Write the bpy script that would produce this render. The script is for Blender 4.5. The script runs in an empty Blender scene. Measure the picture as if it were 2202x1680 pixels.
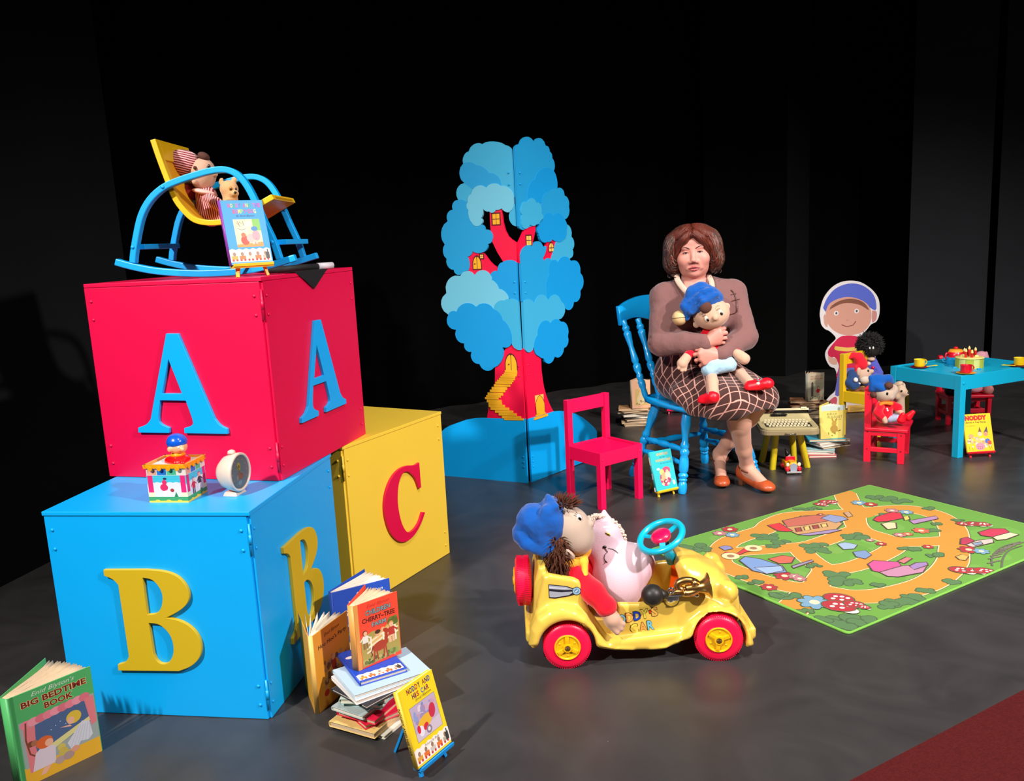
import bpy, bmesh, math, random
import numpy as np
from mathutils import Vector, Matrix, Euler
random.seed(7)
rng = np.random.default_rng(7)
SC = bpy.context.scene
COL = SC.collection
PI = math.pi
# ------------------------------------------------------------------ camera, world, lights, exposure
F_PX, PITCH, ROLL, CAM_H = 1829.4, .1789, .0504, 1.2984
_cp, _sp, _cr, _sr = math.cos(PITCH), math.sin(PITCH), math.cos(ROLL), math.sin(ROLL)
_right, FWD, _down = np.array([1., 0, 0]), np.array([0, _cp, -_sp]), np.array([0, -_sp, -_cp])
CX, CD = _cr*_right + _sr*_down, -_sr*_right + _cr*_down
CAM = np.array([0, 0, CAM_H])
cam_data = bpy.data.cameras.new('camera')
cam_data.sensor_fit = 'HORIZONTAL'; cam_data.sensor_width = 36.0
cam_data.lens = F_PX/2202*36.0
cam_data.clip_start = .05; cam_data.clip_end = 60
cam = bpy.data.objects.new('camera', cam_data); COL.objects.link(cam)
cam.matrix_world = Matrix(((CX[0], -CD[0], -FWD[0], CAM[0]), (CX[1], -CD[1], -FWD[1], CAM[1]),
                           (CX[2], -CD[2], -FWD[2], CAM[2]), (0, 0, 0, 1)))
SC.camera = cam
world = bpy.data.worlds.new('dark_theatre'); SC.world = world; world.use_nodes = True
world.node_tree.nodes['Background'].inputs[0].default_value = (.8, .85, 1, 1)
world.node_tree.nodes['Background'].inputs[1].default_value = .035
SC.view_settings.view_transform = 'Standard'; SC.view_settings.look = 'None'
SC.view_settings.gamma = 1; SC.view_settings.use_curve_mapping = False
SC.view_settings.exposure = 0.0

def spot(name, loc, target, power, color, angle, blend=.6, size=.12):
    d = bpy.data.lights.new(name, 'SPOT'); d.energy = power; d.color = color
    d.spot_size = math.radians(angle); d.spot_blend = blend; d.shadow_soft_size = size
    o = bpy.data.objects.new(name, d); COL.objects.link(o); o.location = loc
    o.rotation_euler = (Vector(target)-Vector(loc)).to_track_quat('-Z', 'Y').to_euler()
    return o
# theatre lanterns hanging above the audience, left and right of the camera; the last two lamps are added fills
spot('stage_and_fill_spot', (-2.7, -.6, 3.9), (.1, 3.1, .0), 1360, (1, .95, .90), 58, 1., .10)
spot('stage_and_fill_spot', (3.6, -.5, 3.9), (.5, 3.2, .0), 1640, (1, .88, .89), 58, 1., .10)
spot('stage_and_fill_spot', (.9, 1.0, 4.6), (1.1, 3.9, .0), 560, (1, .95, .90), 75, 1., .20)  # soft overhead fill, added
spot('stage_and_fill_spot', (3.9, .6, 3.9), (2.3, 4.7, .1), 900, (1, .93, .88), 60, 1., .10)  # extra spot added to brighten the dim right of the stage

# ------------------------------------------------------------------ measuring helpers (photo pixel -> point on a plane of the room)
def ray(px, py): return FWD + (px-1101)/F_PX*CX + (py-840)/F_PX*CD
def G(px, py, z=0.):
    d = ray(px, py); return CAM + (z-CAM_H)/d[2]*d
def D(px, py, y):
    d = ray(px, py); return CAM + y/d[1]*d
def on_face(px, py, O, a):                       # plane upright through O along the horizontal direction a -> (u, z)
    n = np.array([a[1], -a[0], 0]); d = ray(px, py); t = ((O-CAM)@n)/(d@n); p = CAM+t*d
    return (float((p-O)@a), float(p[2]-O[2]))

# ------------------------------------------------------------------ materials
def lin(c):
    if isinstance(c, str):
        c = c.lstrip('#'); c = tuple(int(c[i:i+2], 16)/255 for i in (0, 2, 4))
    return tuple((x/12.92 if x <= .04045 else ((x+.055)/1.055)**2.4) for x in c)
MATS = {}
def mat(name, color, rough=.5, metal=0., spec=.5, noise=0., scale=20., bump=0., bscale=60., sheen=0., coat=0., sss=0.):
    if name in MATS: return MATS[name]
    m = bpy.data.materials.new(name); m.use_nodes = True; MATS[name] = m
    nt = m.node_tree; b = nt.nodes['Principled BSDF']
    c = lin(color)+(1,)
    b.inputs['Base Color'].default_value = c
    b.inputs['Roughness'].default_value = rough; b.inputs['Metallic'].default_value = metal
    b.inputs['Specular IOR Level'].default_value = spec
    if sheen: b.inputs['Sheen Weight'].default_value = sheen; b.inputs['Sheen Roughness'].default_value = .5
    if coat: b.inputs['Coat Weight'].default_value = coat; b.inputs['Coat Roughness'].default_value = .1
    if sss:
        b.inputs['Subsurface Weight'].default_value = sss; b.inputs['Subsurface Radius'].default_value = (.012, .004, .002)
    if noise or bump:
        tc = nt.nodes.new('ShaderNodeTexCoord')
    if noise:
        n = nt.nodes.new('ShaderNodeTexNoise'); n.inputs['Scale'].default_value = scale; n.inputs['Detail'].default_value = 5
        nt.links.new(tc.outputs['Object'], n.inputs['Vector'])
        r = nt.nodes.new('ShaderNodeMapRange'); r.inputs['To Min'].default_value = 1-noise; r.inputs['To Max'].default_value = 1+noise
        nt.links.new(n.outputs['Fac'], r.inputs['Value'])
        v = nt.nodes.new('ShaderNodeVectorMath'); v.operation = 'SCALE'; v.inputs[0].default_value = c[:3]
        nt.links.new(r.outputs['Result'], v.inputs['Scale']); nt.links.new(v.outputs['Vector'], b.inputs['Base Color'])
    if bump:
        n = nt.nodes.new('ShaderNodeTexNoise'); n.inputs['Scale'].default_value = bscale; n.inputs['Detail'].default_value = 4
        nt.links.new(tc.outputs['Object'], n.inputs['Vector'])
        bp = nt.nodes.new('ShaderNodeBump'); bp.inputs['Strength'].default_value = bump; bp.inputs['Distance'].default_value = .004
        nt.links.new(n.outputs['Fac'], bp.inputs['Height']); nt.links.new(bp.outputs['Normal'], b.inputs['Normal'])
    return m
def print_mat(rough=.45):
    nm = 'printed_surface_%d' % int(rough*100)
    if nm in MATS: return MATS[nm]
    m = mat(nm, (1, 1, 1), rough); nt = m.node_tree
    a = nt.nodes.new('ShaderNodeVertexColor'); a.layer_name = 'Col'
    nt.links.new(a.outputs['Color'], nt.nodes['Principled BSDF'].inputs['Base Color'])
    return m

# ------------------------------------------------------------------ objects
def put(name, me, m, parent=None, smooth=False):
    if m is not None and len(me.materials) == 0: me.materials.append(m)
    if smooth:
        me.polygons.foreach_set('use_smooth', [True]*len(me.polygons))
    o = bpy.data.objects.new(name, me); COL.objects.link(o)
    if parent is not None: o.parent = parent
    return o
def tag(o, label, cat, group=None, kind=None):
    if label: o['label'] = label
    if cat: o['category'] = cat
    if group: o['group'] = group
    if kind: o['kind'] = kind
    return o
def thing(name, label, cat, loc=(0, 0, 0), rz=0., group=None, mw=None):
    o = bpy.data.objects.new(name, None); COL.objects.link(o); o.empty_display_size = .05
    if mw is not None: o.matrix_world = mw
    else: o.location = loc; o.rotation_euler = (0, 0, rz)
    return tag(o, label, cat, group)
def structure(o): o['kind'] = 'structure'; return o
def frame(o, x, z=None):            # matrix with origin o, x axis and up
    x = Vector(x).normalized(); z = Vector(z or (0, 0, 1)).normalized(); y = z.cross(x).normalized(); z = x.cross(y)
    return Matrix(((x.x, y.x, z.x, o[0]), (x.y, y.y, z.y, o[1]), (x.z, y.z, z.z, o[2]), (0, 0, 0, 1)))
def T(x, y, z): return Matrix.Translation((x, y, z))
def RX(a): return Matrix.Rotation(a, 4, 'X')
def RY(a): return Matrix.Rotation(a, 4, 'Y')
def RZ(a): return Matrix.Rotation(a, 4, 'Z')
I4 = Matrix.Identity(4)

class MB:
    """collects simple shapes; build() links them as one mesh object"""
    def __init__(s): s.bm = bmesh.new()
    def _add(s, vs, fs, M=I4):
        v = [s.bm.verts.new(M @ Vector(p)) for p in vs]
        for f in fs:
            try: s.bm.faces.new([v[i] for i in f])
            except ValueError: pass
        return v
    def box(s, size, c=(0, 0, 0), M=I4, bev=0., taper=1.):
        x, y, z = size[0]/2, size[1]/2, size[2]/2
        t = taper
        if bev <= 0:
            vs = [(-x*t, -y*t, -z), (x*t, -y*t, -z), (x*t, y*t, -z), (-x*t, y*t, -z), (-x, -y, z), (x, -y, z), (x, y, z), (-x, y, z)]
            s._add(vs, [(3, 2, 1, 0), (4, 5, 6, 7), (0, 1, 5, 4), (1, 2, 6, 5), (2, 3, 7, 6), (3, 0, 4, 7)], M @ T(*c))
        else:
            b = bmesh.new(); bmesh.ops.create_cube(b, size=1)
            for v in b.verts:
                k = t if v.co.z < 0 else 1
                v.co = Vector((v.co.x*size[0]*k, v.co.y*size[1]*k, v.co.z*size[2]))
            bmesh.ops.bevel(b, geom=b.edges[:], offset=bev, segments=2, affect='EDGES', profile=.6)
            s.merge(b, M @ T(*c))
        return s
    def merge(s, b, M=I4):
        b.verts.index_update()
        vs = [s.bm.verts.new(M @ v.co) for v in b.verts]
        for f in b.faces:
            try: s.bm.faces.new([vs[v.index] for v in f.verts])
            except ValueError: pass
        b.free(); return s
    def prism(s, poly, t, M=I4, holes=()):         # outline in XY, thickness along +Z
        b = bmesh.new(); es = []
        for lp in (poly,)+tuple(holes):
            vs = [b.verts.new((p[0], p[1], 0)) for p in lp]
            es += [b.edges.new((vs[i], vs[(i+1) % len(vs)])) for i in range(len(vs))]
        if not holes:
            b.faces.new(b.verts[:])
        else:
            bmesh.ops.triangle_fill(b, edges=es, use_beauty=True, use_dissolve=False)
        bmesh.ops.recalc_face_normals(b, faces=b.faces[:])
        for f in b.faces:
            if f.normal.z > 0: f.normal_flip()
        r = bmesh.ops.extrude_face_region(b, geom=b.faces[:])
        bmesh.ops.translate(b, verts=[v for v in r['geom'] if isinstance(v, bmesh.types.BMVert)], vec=(0, 0, t))
        bmesh.ops.recalc_face_normals(b, faces=b.faces[:])
        return s.merge(b, M)
    def lathe(s, prof, M=I4, seg=24, cap=True):     # (radius, z) pairs about Z
        n = len(prof); vs = []; fs = []
        for r, z in prof:
            for k in range(seg):
                a = 2*PI*k/seg; vs.append((max(r, 1e-5)*math.cos(a), max(r, 1e-5)*math.sin(a), z))
        for i in range(n-1):
            for k in range(seg):
                k2 = (k+1) % seg; fs.append((i*seg+k, i*seg+k2, (i+1)*seg+k2, (i+1)*seg+k))
        if cap:
            fs.append(tuple(range(seg-1, -1, -1))); fs.append(tuple((n-1)*seg+k for k in range(seg)))
        s._add(vs, fs, M); return s
    def tube(s, pts, r, seg=10, M=I4, closed=False, flat=None, up=None):
        pts = [Vector(p) for p in pts]; n = len(pts)
        rs = r if isinstance(r, (list, tuple)) else [r]*n
        vs = []; fs = []; prev = None
        for i, p in enumerate(pts):
            a = pts[(i-1) % n] if (closed or i > 0) else p
            b = pts[(i+1) % n] if (closed or i < n-1) else p
            t = (b-a).normalized()
            if up is not None: q = Vector(up); q = (q - t*q.dot(t)).normalized()
            elif prev is None:
                q = Vector((0, 0, 1)) if abs(t.z) < .9 else Vector((1, 0, 0)); q = (q - t*q.dot(t)).normalized()
            else: q = (prev - t*prev.dot(t)).normalized()
            prev = q; w = t.cross(q)
            for k in range(seg):
                an = 2*PI*k/seg + (PI/seg if flat else 0)
                if flat:            # rectangular section (half width along w, half height along q)
                    sx = 1 if math.cos(an) > 0 else -1; sy = 1 if math.sin(an) > 0 else -1
                    vs.append(p + w*flat[0]*sx + q*flat[1]*sy)
                else: vs.append(p + w*math.cos(an)*rs[i] + q*math.sin(an)*rs[i])
        m = n if closed else n-1
        for i in range(m):
            for k in range(seg):
                j = (i+1) % n; k2 = (k+1) % seg
                fs.append((i*seg+k, i*seg+k2, j*seg+k2, j*seg+k))
        if not closed:
            fs.append(tuple(range(seg-1, -1, -1))); fs.append(tuple((n-1)*seg+k for k in range(seg)))
        s._add(vs, fs, M); return s
    def bar(s, pts, w, h, up=(0, 0, 1), M=I4, closed=False):
        return s.tube(pts, 1, 4, M, closed, (w/2, h/2), up)
    def ball(s, c, r, M=I4, u=16, v=10, R=I4):
        b = bmesh.new(); bmesh.ops.create_uvsphere(b, u_segments=u, v_segments=v, radius=1)
        rr = r if isinstance(r, (tuple, list)) else (r, r, r)
        return s.merge(b, M @ T(*c) @ R @ Matrix.Diagonal((*rr, 1)))
    def grid(s, P, M=I4, closed_u=False, closed_v=False):   # P[i][j] points
        ni, nj = len(P), len(P[0]); vs = [p for row in P for p in row]; fs = []
        for i in range(ni if closed_u else ni-1):
            for j in range(nj if closed_v else nj-1):
                i2, j2 = (i+1) % ni, (j+1) % nj
                fs.append((i*nj+j, i2*nj+j, i2*nj+j2, i*nj+j2))
        s._add(vs, fs, M); return s
    def loft(s, rings, M=I4):                              # list of closed rings, capped
        nj = len(rings[0]); s.grid(rings, M, closed_v=True)
        s._add(rings[0], [tuple(range(nj))], M); s._add(rings[-1], [tuple(range(nj-1, -1, -1))], M); return s
    def mesh(s, name='mesh', weld=True):
        if weld: bmesh.ops.remove_doubles(s.bm, verts=s.bm.verts[:], dist=1e-6)
        bmesh.ops.recalc_face_normals(s.bm, faces=s.bm.faces[:])
        me = bpy.data.meshes.new(name); s.bm.to_mesh(me); s.bm.free(); return me
    def build(s, name, m, parent=None, smooth=False, bevel=0., seg=2, sub=0, angle=None, solid=0.):
        me = s.mesh(name); o = put(name, me, m, parent, smooth or angle is not None)
        if angle is not None:
            me.set_sharp_from_angle(angle=math.radians(angle))
        if solid:
            k = o.modifiers.new('thick', 'SOLIDIFY'); k.thickness = solid; k.offset = 0
        if sub:
            k = o.modifiers.new('sub', 'SUBSURF'); k.levels = sub; k.render_levels = sub
        if bevel:
            k = o.modifiers.new('bevel', 'BEVEL'); k.width = bevel; k.segments = seg; k.limit_method = 'ANGLE'; k.angle_limit = math.radians(40)
        return o

# ------------------------------------------------------------------ flat print (lettering, pictures) laid on a real surface
_txt = {}
def text2d(body, bold=0., shear=0.):
    key = (body, bold, shear)
    if key not in _txt:
        cu = bpy.data.curves.new('t', 'FONT'); cu.body = body; cu.fill_mode = 'FRONT'; cu.offset = bold; cu.shear = shear; cu.resolution_u = 2
        ob = bpy.data.objects.new('t', cu); COL.objects.link(ob)
        dg = bpy.context.evaluated_depsgraph_get(); me = bpy.data.meshes.new_from_object(ob.evaluated_get(dg))
        vs = [(v.co.x, v.co.y) for v in me.vertices]; fs = [tuple(p.vertices) for p in me.polygons]
        bpy.data.objects.remove(ob); bpy.data.curves.remove(cu); bpy.data.meshes.remove(me)
        _txt[key] = (vs, fs)
    return _txt[key]
class Print:
    """flat shapes in a (u, v) frame; every later shape lies a hair above the earlier ones"""
    def __init__(s, step=3e-6, lift=8e-5): s.v = []; s.f = []; s.c = []; s.z = lift; s.step = step
    def _put(s, vs, fs, c):
        n = len(s.v); s.v += [(p[0], p[1], s.z) for p in vs]; s.f += [tuple(i+n for i in f) for f in fs]; s.c += [lin(c)]*len(vs)
        s.z += s.step
    def poly(s, pts, c):
        b = bmesh.new(); f = b.faces.new([b.verts.new((p[0], p[1], 0)) for p in pts])
        r = bmesh.ops.triangulate(b, faces=[f]); b.verts.index_update()
        s._put([tuple(v.co)[:2] for v in b.verts], [tuple(v.index for v in q.verts) for q in b.faces], c); b.free(); return s
    def rect(s, x0, y0, x1, y1, c): s._put([(x0, y0), (x1, y0), (x1, y1), (x0, y1)], [(0, 1, 2, 3)], c); return s
    def ell(s, x, y, rx, ry, c, rot=0., n=20, wob=0.):
        pts = []
        for k in range(n):
            a = 2*PI*k/n; w = 1+wob*math.cos(a*n/4*1.0) if wob else 1
            p, q = rx*w*math.cos(a), ry*w*math.sin(a)
            pts.append((x+p*math.cos(rot)-q*math.sin(rot), y+p*math.sin(rot)+q*math.cos(rot)))
        s._put(pts, [tuple(range(n))], c); return s
    def line(s, pts, w, c, closed=False):
        P = [Vector((p[0], p[1])) for p in pts]; n = len(P); vs = []
        for i in range(n):
            a = P[(i-1) % n] if (closed or i > 0) else P[i]; b = P[(i+1) % n] if (closed or i < n-1) else P[i]
            t = (b-a); t = t.normalized() if t.length > 0 else Vector((1, 0)); q = Vector((-t.y, t.x))*w/2
            vs += [tuple(P[i]+q), tuple(P[i]-q)]
        fs = [(2*i, 2*i+1, 2*((i+1) % n)+1, 2*((i+1) % n)) for i in range(n if closed else n-1)]
        s._put(vs, fs, c); return s
    def text(s, body, x, y, w, h, c, bold=0., shear=0., rot=0., outline=None, ow=.03):
        """fits the text in w x h with its lower-left corner at (x, y)"""
        vs, fs = text2d(body, bold, shear)
        if not vs: return s
        a = np.array(vs); mn, mx = a.min(0), a.max(0); sc = (w/(mx[0]-mn[0]), h/(mx[1]-mn[1]))
        def tr(arr, m0):
            q = (arr-m0)*sc; cr, sr = math.cos(rot), math.sin(rot)
            return [(x+p[0]*cr-p[1]*sr, y+p[0]*sr+p[1]*cr) for p in q]
        if outline:
            v2, f2 = text2d(body, bold+ow, shear); s._put(tr(np.array(v2), mn), f2, outline)
        s._put(tr(a, mn), fs, c); return s
    def build(s, name, parent, M=I4, rough=.45):
        me = bpy.data.meshes.new(name); me.from_pydata(s.v, [], s.f)
        at = me.color_attributes.new('Col', 'FLOAT_COLOR', 'POINT')
        at.data.foreach_set('color', np.array([(*c, 1) for c in s.c], dtype=np.float32).ravel())
        o = put(name, me, print_mat(rough), parent); o.matrix_local = M; return o
def scallop(cusps, bulge=.28, n=6):
    """closed outline of arcs between cusp points; (x, y[, bulge])"""
    P = [(c[0], c[1]) for c in cusps]; B = [c[2] if len(c) > 2 else bulge for c in cusps]
    A = sum(P[i][0]*P[(i+1) % len(P)][1]-P[(i+1) % len(P)][0]*P[i][1] for i in range(len(P)))
    sg = 1 if A > 0 else -1; out = []
    for i, p in enumerate(P):
        q = P[(i+1) % len(P)]; dx, dy = q[0]-p[0], q[1]-p[1]; h = B[i]*sg
        out.append(p)
        if abs(h) > 1e-6:
            for k in range(1, n):
                t = k/n; k4 = 4*t*(1-t)
                k4 = k4**.75
                out.append((p[0]+dx*t+dy*h*k4, p[1]+dy*t-dx*h*k4))
    return out

# ------------------------------------------------------------------ soft bodies: a distance field of rounded limbs, blended, then skinned
def _rot_to(R): return np.array(R.to_3x3()) if isinstance(R, Matrix) else np.asarray(R)
class Soft:
    def __init__(s, h=.006, k=.02): s.h = h; s.k = k; s.p = []
    def cap(s, a, b, ra, rb=None, k=None): s.p.append(('c', np.array(a, float), np.array(b, float), ra, ra if rb is None else rb, s.k if k is None else k, 0)); return s
    def chain(s, pts, rs, k=None):
        for i in range(len(pts)-1): s.cap(pts[i], pts[i+1], rs[i], rs[i+1], k)
        return s
    def ell(s, c, r, R=None, k=None, sub=0):
        r = (r, r, r) if not isinstance(r, (tuple, list)) else r
        s.p.append(('e', np.array(c, float), np.array(r, float), np.eye(3) if R is None else _rot_to(R), 0, s.k if k is None else k, sub)); return s
    def box(s, c, half, r=.01, R=None, k=None, sub=0):
        s.p.append(('b', np.array(c, float), np.array(half, float), np.eye(3) if R is None else _rot_to(R), r, s.k if k is None else k, sub)); return s
    def slab(s, poly, y0, y1, r=.01, k=None, sub=0):   # outline in XZ, thickness along Y, rounded
        s.p.append(('x', np.array(poly, float), np.array([y0, y1]), None, r, s.k if k is None else k, sub)); return s
    def tunnel(s, a, b, r, k=None): s.p.append(('c', np.array(a, float), np.array(b, float), r, r, s.k if k is None else k, 1)); return s
    def surf(s):
        h = s.h; lo = np.full(3, 1e9); hi = -lo; bb = []
        for q in s.p:
            if q[0] == 'c': r = max(q[3], q[4]); l = np.minimum(q[1], q[2])-r; u = np.maximum(q[1], q[2])+r
            elif q[0] == 'x':
                l = np.array([q[1][:, 0].min(), q[2][0], q[1][:, 1].min()]); u = np.array([q[1][:, 0].max(), q[2][1], q[1][:, 1].max()])
            else:
                e = (np.abs(q[3])*q[2]).sum(1) if q[0] == 'b' else np.sqrt(((q[3]*q[2])**2).sum(1)); l = q[1]-e; u = q[1]+e
            bb.append((l, u))
            if not q[6]: lo = np.minimum(lo, l); hi = np.maximum(hi, u)
        lo = lo-4*h; n = np.ceil((hi+4*h-lo)/h).astype(int)+1
        V = np.full(n, 1.0, dtype=np.float32)
        for q, (l, u) in zip(s.p, bb):
            k = q[5]; pad = k*1.6+4*h
            i0 = np.maximum(((l-pad-lo)/h).astype(int), 0); i1 = np.minimum(((u+pad-lo)/h).astype(int)+2, n)
            if (i1 <= i0).any(): continue
            ax = [lo[d]+h*np.arange(i0[d], i1[d]) for d in range(3)]
            X, Y, Z = np.meshgrid(*ax, indexing='ij')
            if q[0] == 'c':
                a, b, ra, rb = q[1], q[2], q[3], q[4]; d = b-a; L = d@d+1e-12
                t = np.clip(((X-a[0])*d[0]+(Y-a[1])*d[1]+(Z-a[2])*d[2])/L, 0, 1)
                dist = np.sqrt((X-a[0]-t*d[0])**2+(Y-a[1]-t*d[1])**2+(Z-a[2]-t*d[2])**2)-(ra+(rb-ra)*t)
            elif q[0] == 'x':
                px, pz = X[:, 0, :], Z[:, 0, :]; V2 = q[1]; d2 = np.full(px.shape, 1e9); ins = np.zeros(px.shape, bool)
                for i in range(len(V2)):
                    a, b = V2[i-1], V2[i]; e = b-a; t = np.clip(((px-a[0])*e[0]+(pz-a[1])*e[1])/(e@e+1e-12), 0, 1)
                    d2 = np.minimum(d2, (px-a[0]-t*e[0])**2+(pz-a[1]-t*e[1])**2)
                    cr_ = (a[1] > pz) != (b[1] > pz)
                    ins ^= cr_ & (px < (b[0]-a[0])*(pz-a[1])/(b[1]-a[1] if b[1] != a[1] else 1e-9)+a[0])
                d2 = np.sqrt(d2)*np.where(ins, -1, 1); r = q[4]
                dy = np.abs(Y-(q[2][0]+q[2][1])/2)-(q[2][1]-q[2][0])/2+r; dd = np.broadcast_to((d2+r)[:, None, :], dy.shape)
                dist = np.hypot(np.maximum(dd, 0), np.maximum(dy, 0))+np.minimum(np.maximum(dd, dy), 0)-r
            elif q[0] == 'b':
                P = np.abs(np.stack([X-q[1][0], Y-q[1][1], Z-q[1][2]], -1) @ q[3])-(q[2]-q[4])
                dist = np.sqrt((np.maximum(P, 0)**2).sum(-1))+np.minimum(P.max(-1), 0)-q[4]
            else:
                R = q[3]; P = np.stack([X-q[1][0], Y-q[1][1], Z-q[1][2]], -1) @ R
                k0 = np.sqrt(((P/q[2])**2).sum(-1)); k1 = np.sqrt(((P/q[2]**2)**2).sum(-1))+1e-9
                dist = np.where(k0 < 1e-6, -q[2].min(), k0*(k0-1)/k1)
            sl = tuple(slice(i0[d], i1[d]) for d in range(3)); A = V[sl]
            if q[6]:
                B = -dist; hh = np.clip(.5-.5*(A-B)/max(k, 1e-6), 0, 1); V[sl] = A*(1-hh)+B*hh+k*hh*(1-hh)
            else:
                hh = np.clip(.5+.5*(A-dist)/max(k, 1e-6), 0, 1); V[sl] = A*(1-hh)+dist*hh-k*hh*(1-hh)
        return nets(V, lo, h)
def nets(V, lo, h):
    S = V < 0; c = [S[i:S.shape[0]-1+i, j:S.shape[1]-1+j, k:S.shape[2]-1+k] for i in (0, 1) for j in (0, 1) for k in (0, 1)]
    cnt = sum(x.astype(np.int8) for x in c); I, J, K = np.nonzero((cnt > 0) & (cnt < 8))
    idx = np.full(cnt.shape, -1, np.int64); idx[I, J, K] = np.arange(len(I))
    acc = np.zeros((len(I), 3)); w = np.zeros(len(I))
    for ax in range(3):
        o1, o2 = [d for d in range(3) if d != ax]
        for a in (0, 1):
            for b in (0, 1):
                off = [0, 0, 0]; off[o1] = a; off[o2] = b; of2 = list(off); of2[ax] = 1
                v0 = V[I+off[0], J+off[1], K+off[2]]; v1 = V[I+of2[0], J+of2[1], K+of2[2]]
                m = (v0 < 0) != (v1 < 0); t = np.where(m, v0/np.where(v0-v1 == 0, 1, v0-v1), 0)
                p = np.tile(np.array(off, float), (len(I), 1)); p[:, ax] = t
                acc[m] += p[m]; w += m
    P = lo+h*(np.stack([I, J, K], 1)+acc/np.maximum(w, 1)[:, None])
    F = []
    for ax in range(3):
        o1, o2 = [(1, 2), (2, 0), (0, 1)][ax]
        s0 = [slice(None)]*3; s1 = [slice(None)]*3; s0[ax] = slice(0, -1); s1[ax] = slice(1, None)
        A, B = S[tuple(s0)], S[tuple(s1)]; E = np.argwhere(A != B)
        E = E[(E[:, o1] > 0) & (E[:, o2] > 0) & (E[:, o1] < V.shape[o1]-1) & (E[:, o2] < V.shape[o2]-1)]
        flip = A[E[:, 0], E[:, 1], E[:, 2]]
        q = []
        for a, b in ((1, 1), (0, 1), (0, 0), (1, 0)):
            e = E.copy(); e[:, o1] -= a; e[:, o2] -= b; q.append(idx[e[:, 0], e[:, 1], e[:, 2]])
        q = np.stack(q, 1); q[~flip] = q[~flip][:, ::-1]; F.append(q)
    return P, np.concatenate(F)
def soft_obj(name, soft, m, parent=None, warp=None, relax=1, regions=None, mats=None):
    P, Fc = soft.surf() if isinstance(soft, Soft) else soft
    if warp is not None: P = warp(P)
    me = bpy.data.meshes.new(name); me.vertices.add(len(P)); me.vertices.foreach_set('co', P.astype(np.float32).ravel())
    me.loops.add(Fc.size); me.loops.foreach_set('vertex_index', Fc.astype(np.int32).ravel())
    me.polygons.add(len(Fc)); me.polygons.foreach_set('loop_start', np.arange(0, Fc.size, 4, dtype=np.int32))
    me.update(calc_edges=True); me.validate()
    for q in (mats or [m]): me.materials.append(q)
    if regions is not None:
        C = P[Fc].mean(1); me.polygons.foreach_set('material_index', regions(C).astype(np.int32))
    o = put(name, me, m, parent, True)
    if relax:
        k = o.modifiers.new('relax', 'SMOOTH'); k.iterations = relax; k.factor = .5
    return o
from mathutils.bvhtree import BVHTree
def bvh(o): me = o.data; return BVHTree.FromPolygons([v.co for v in me.vertices], [tuple(p.vertices) for p in me.polygons])
def crumple(o, size, strength, mid=.5):
    t = bpy.data.textures.new('crumple', 'CLOUDS'); t.noise_scale = size; t.noise_depth = 2
    k = o.modifiers.new('crumple', 'DISPLACE'); k.texture = t; k.strength = strength; k.mid_level = mid; k.texture_coords = 'LOCAL'; return o
def copy_thing(root, loc, rz=None, label=None, group=None):
    r = root.copy(); COL.objects.link(r); r.location = loc
    if rz is not None: r.rotation_euler = (0, 0, rz)
    if label: r['label'] = label
    if group: r['group'] = group
    for ch in list(root.children):
        c = ch.copy(); COL.objects.link(c); c.parent = r
        for g in ch.children:
            d = g.copy(); COL.objects.link(d); d.parent = c
    return r
# ================================================================== the room
def world_child(o, root):
    o.matrix_parent_inverse = root.matrix_basis.inverted(); return o
fm = mat('stage_floor_vinyl', (.145, .145, .15), .38, spec=.5)
nt = fm.node_tree; bs = nt.nodes['Principled BSDF']; N = nt.nodes.new; Lk = nt.links.new
tc = N('ShaderNodeTexCoord')
n1 = N('ShaderNodeTexNoise'); n1.inputs['Scale'].default_value = 1.3; n1.inputs['Detail'].default_value = 6; Lk(tc.outputs['Object'], n1.inputs['Vector'])
mr = N('ShaderNodeMapRange'); mr.inputs['To Min'].default_value = .26; mr.inputs['To Max'].default_value = .46; Lk(n1.outputs['Fac'], mr.inputs['Value']); Lk(mr.outputs['Result'], bs.inputs['Roughness'])
vo = N('ShaderNodeTexVoronoi'); vo.inputs['Scale'].default_value = 5.5; Lk(tc.outputs['Object'], vo.inputs['Vector'])
lt = N('ShaderNodeMath'); lt.operation = 'LESS_THAN'; lt.inputs[1].default_value = .018; Lk(vo.outputs['Distance'], lt.inputs[0])
n2 = N('ShaderNodeTexNoise'); n2.inputs['Scale'].default_value = 2.6; n2.inputs['Detail'].default_value = 9; n2.inputs['Distortion'].default_value = 2.2; Lk(tc.outputs['Object'], n2.inputs['Vector'])
r2_ = N('ShaderNodeMapRange'); r2_.inputs['From Min'].default_value = .3; r2_.inputs['From Max'].default_value = .75; r2_.inputs['To Min'].default_value = .8; r2_.inputs['To Max'].default_value = 1.3; Lk(n2.outputs['Fac'], r2_.inputs['Value'])
vm = N('ShaderNodeVectorMath'); vm.operation = 'SCALE'; vm.inputs[0].default_value = (.036, .0342, .0338); Lk(r2_.outputs['Result'], vm.inputs['Scale'])
mx = N('ShaderNodeMix'); mx.data_type = 'RGBA'; mx.inputs[7].default_value = (.16, .15, .14, 1); Lk(lt.outputs[0], mx.inputs[0]); Lk(vm.outputs['Vector'], mx.inputs[6]); Lk(mx.outputs[2], bs.inputs['Base Color'])
structure(MB().box((16, 14, .1), (0, 3, -.05)).build('floor', fm))

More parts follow.
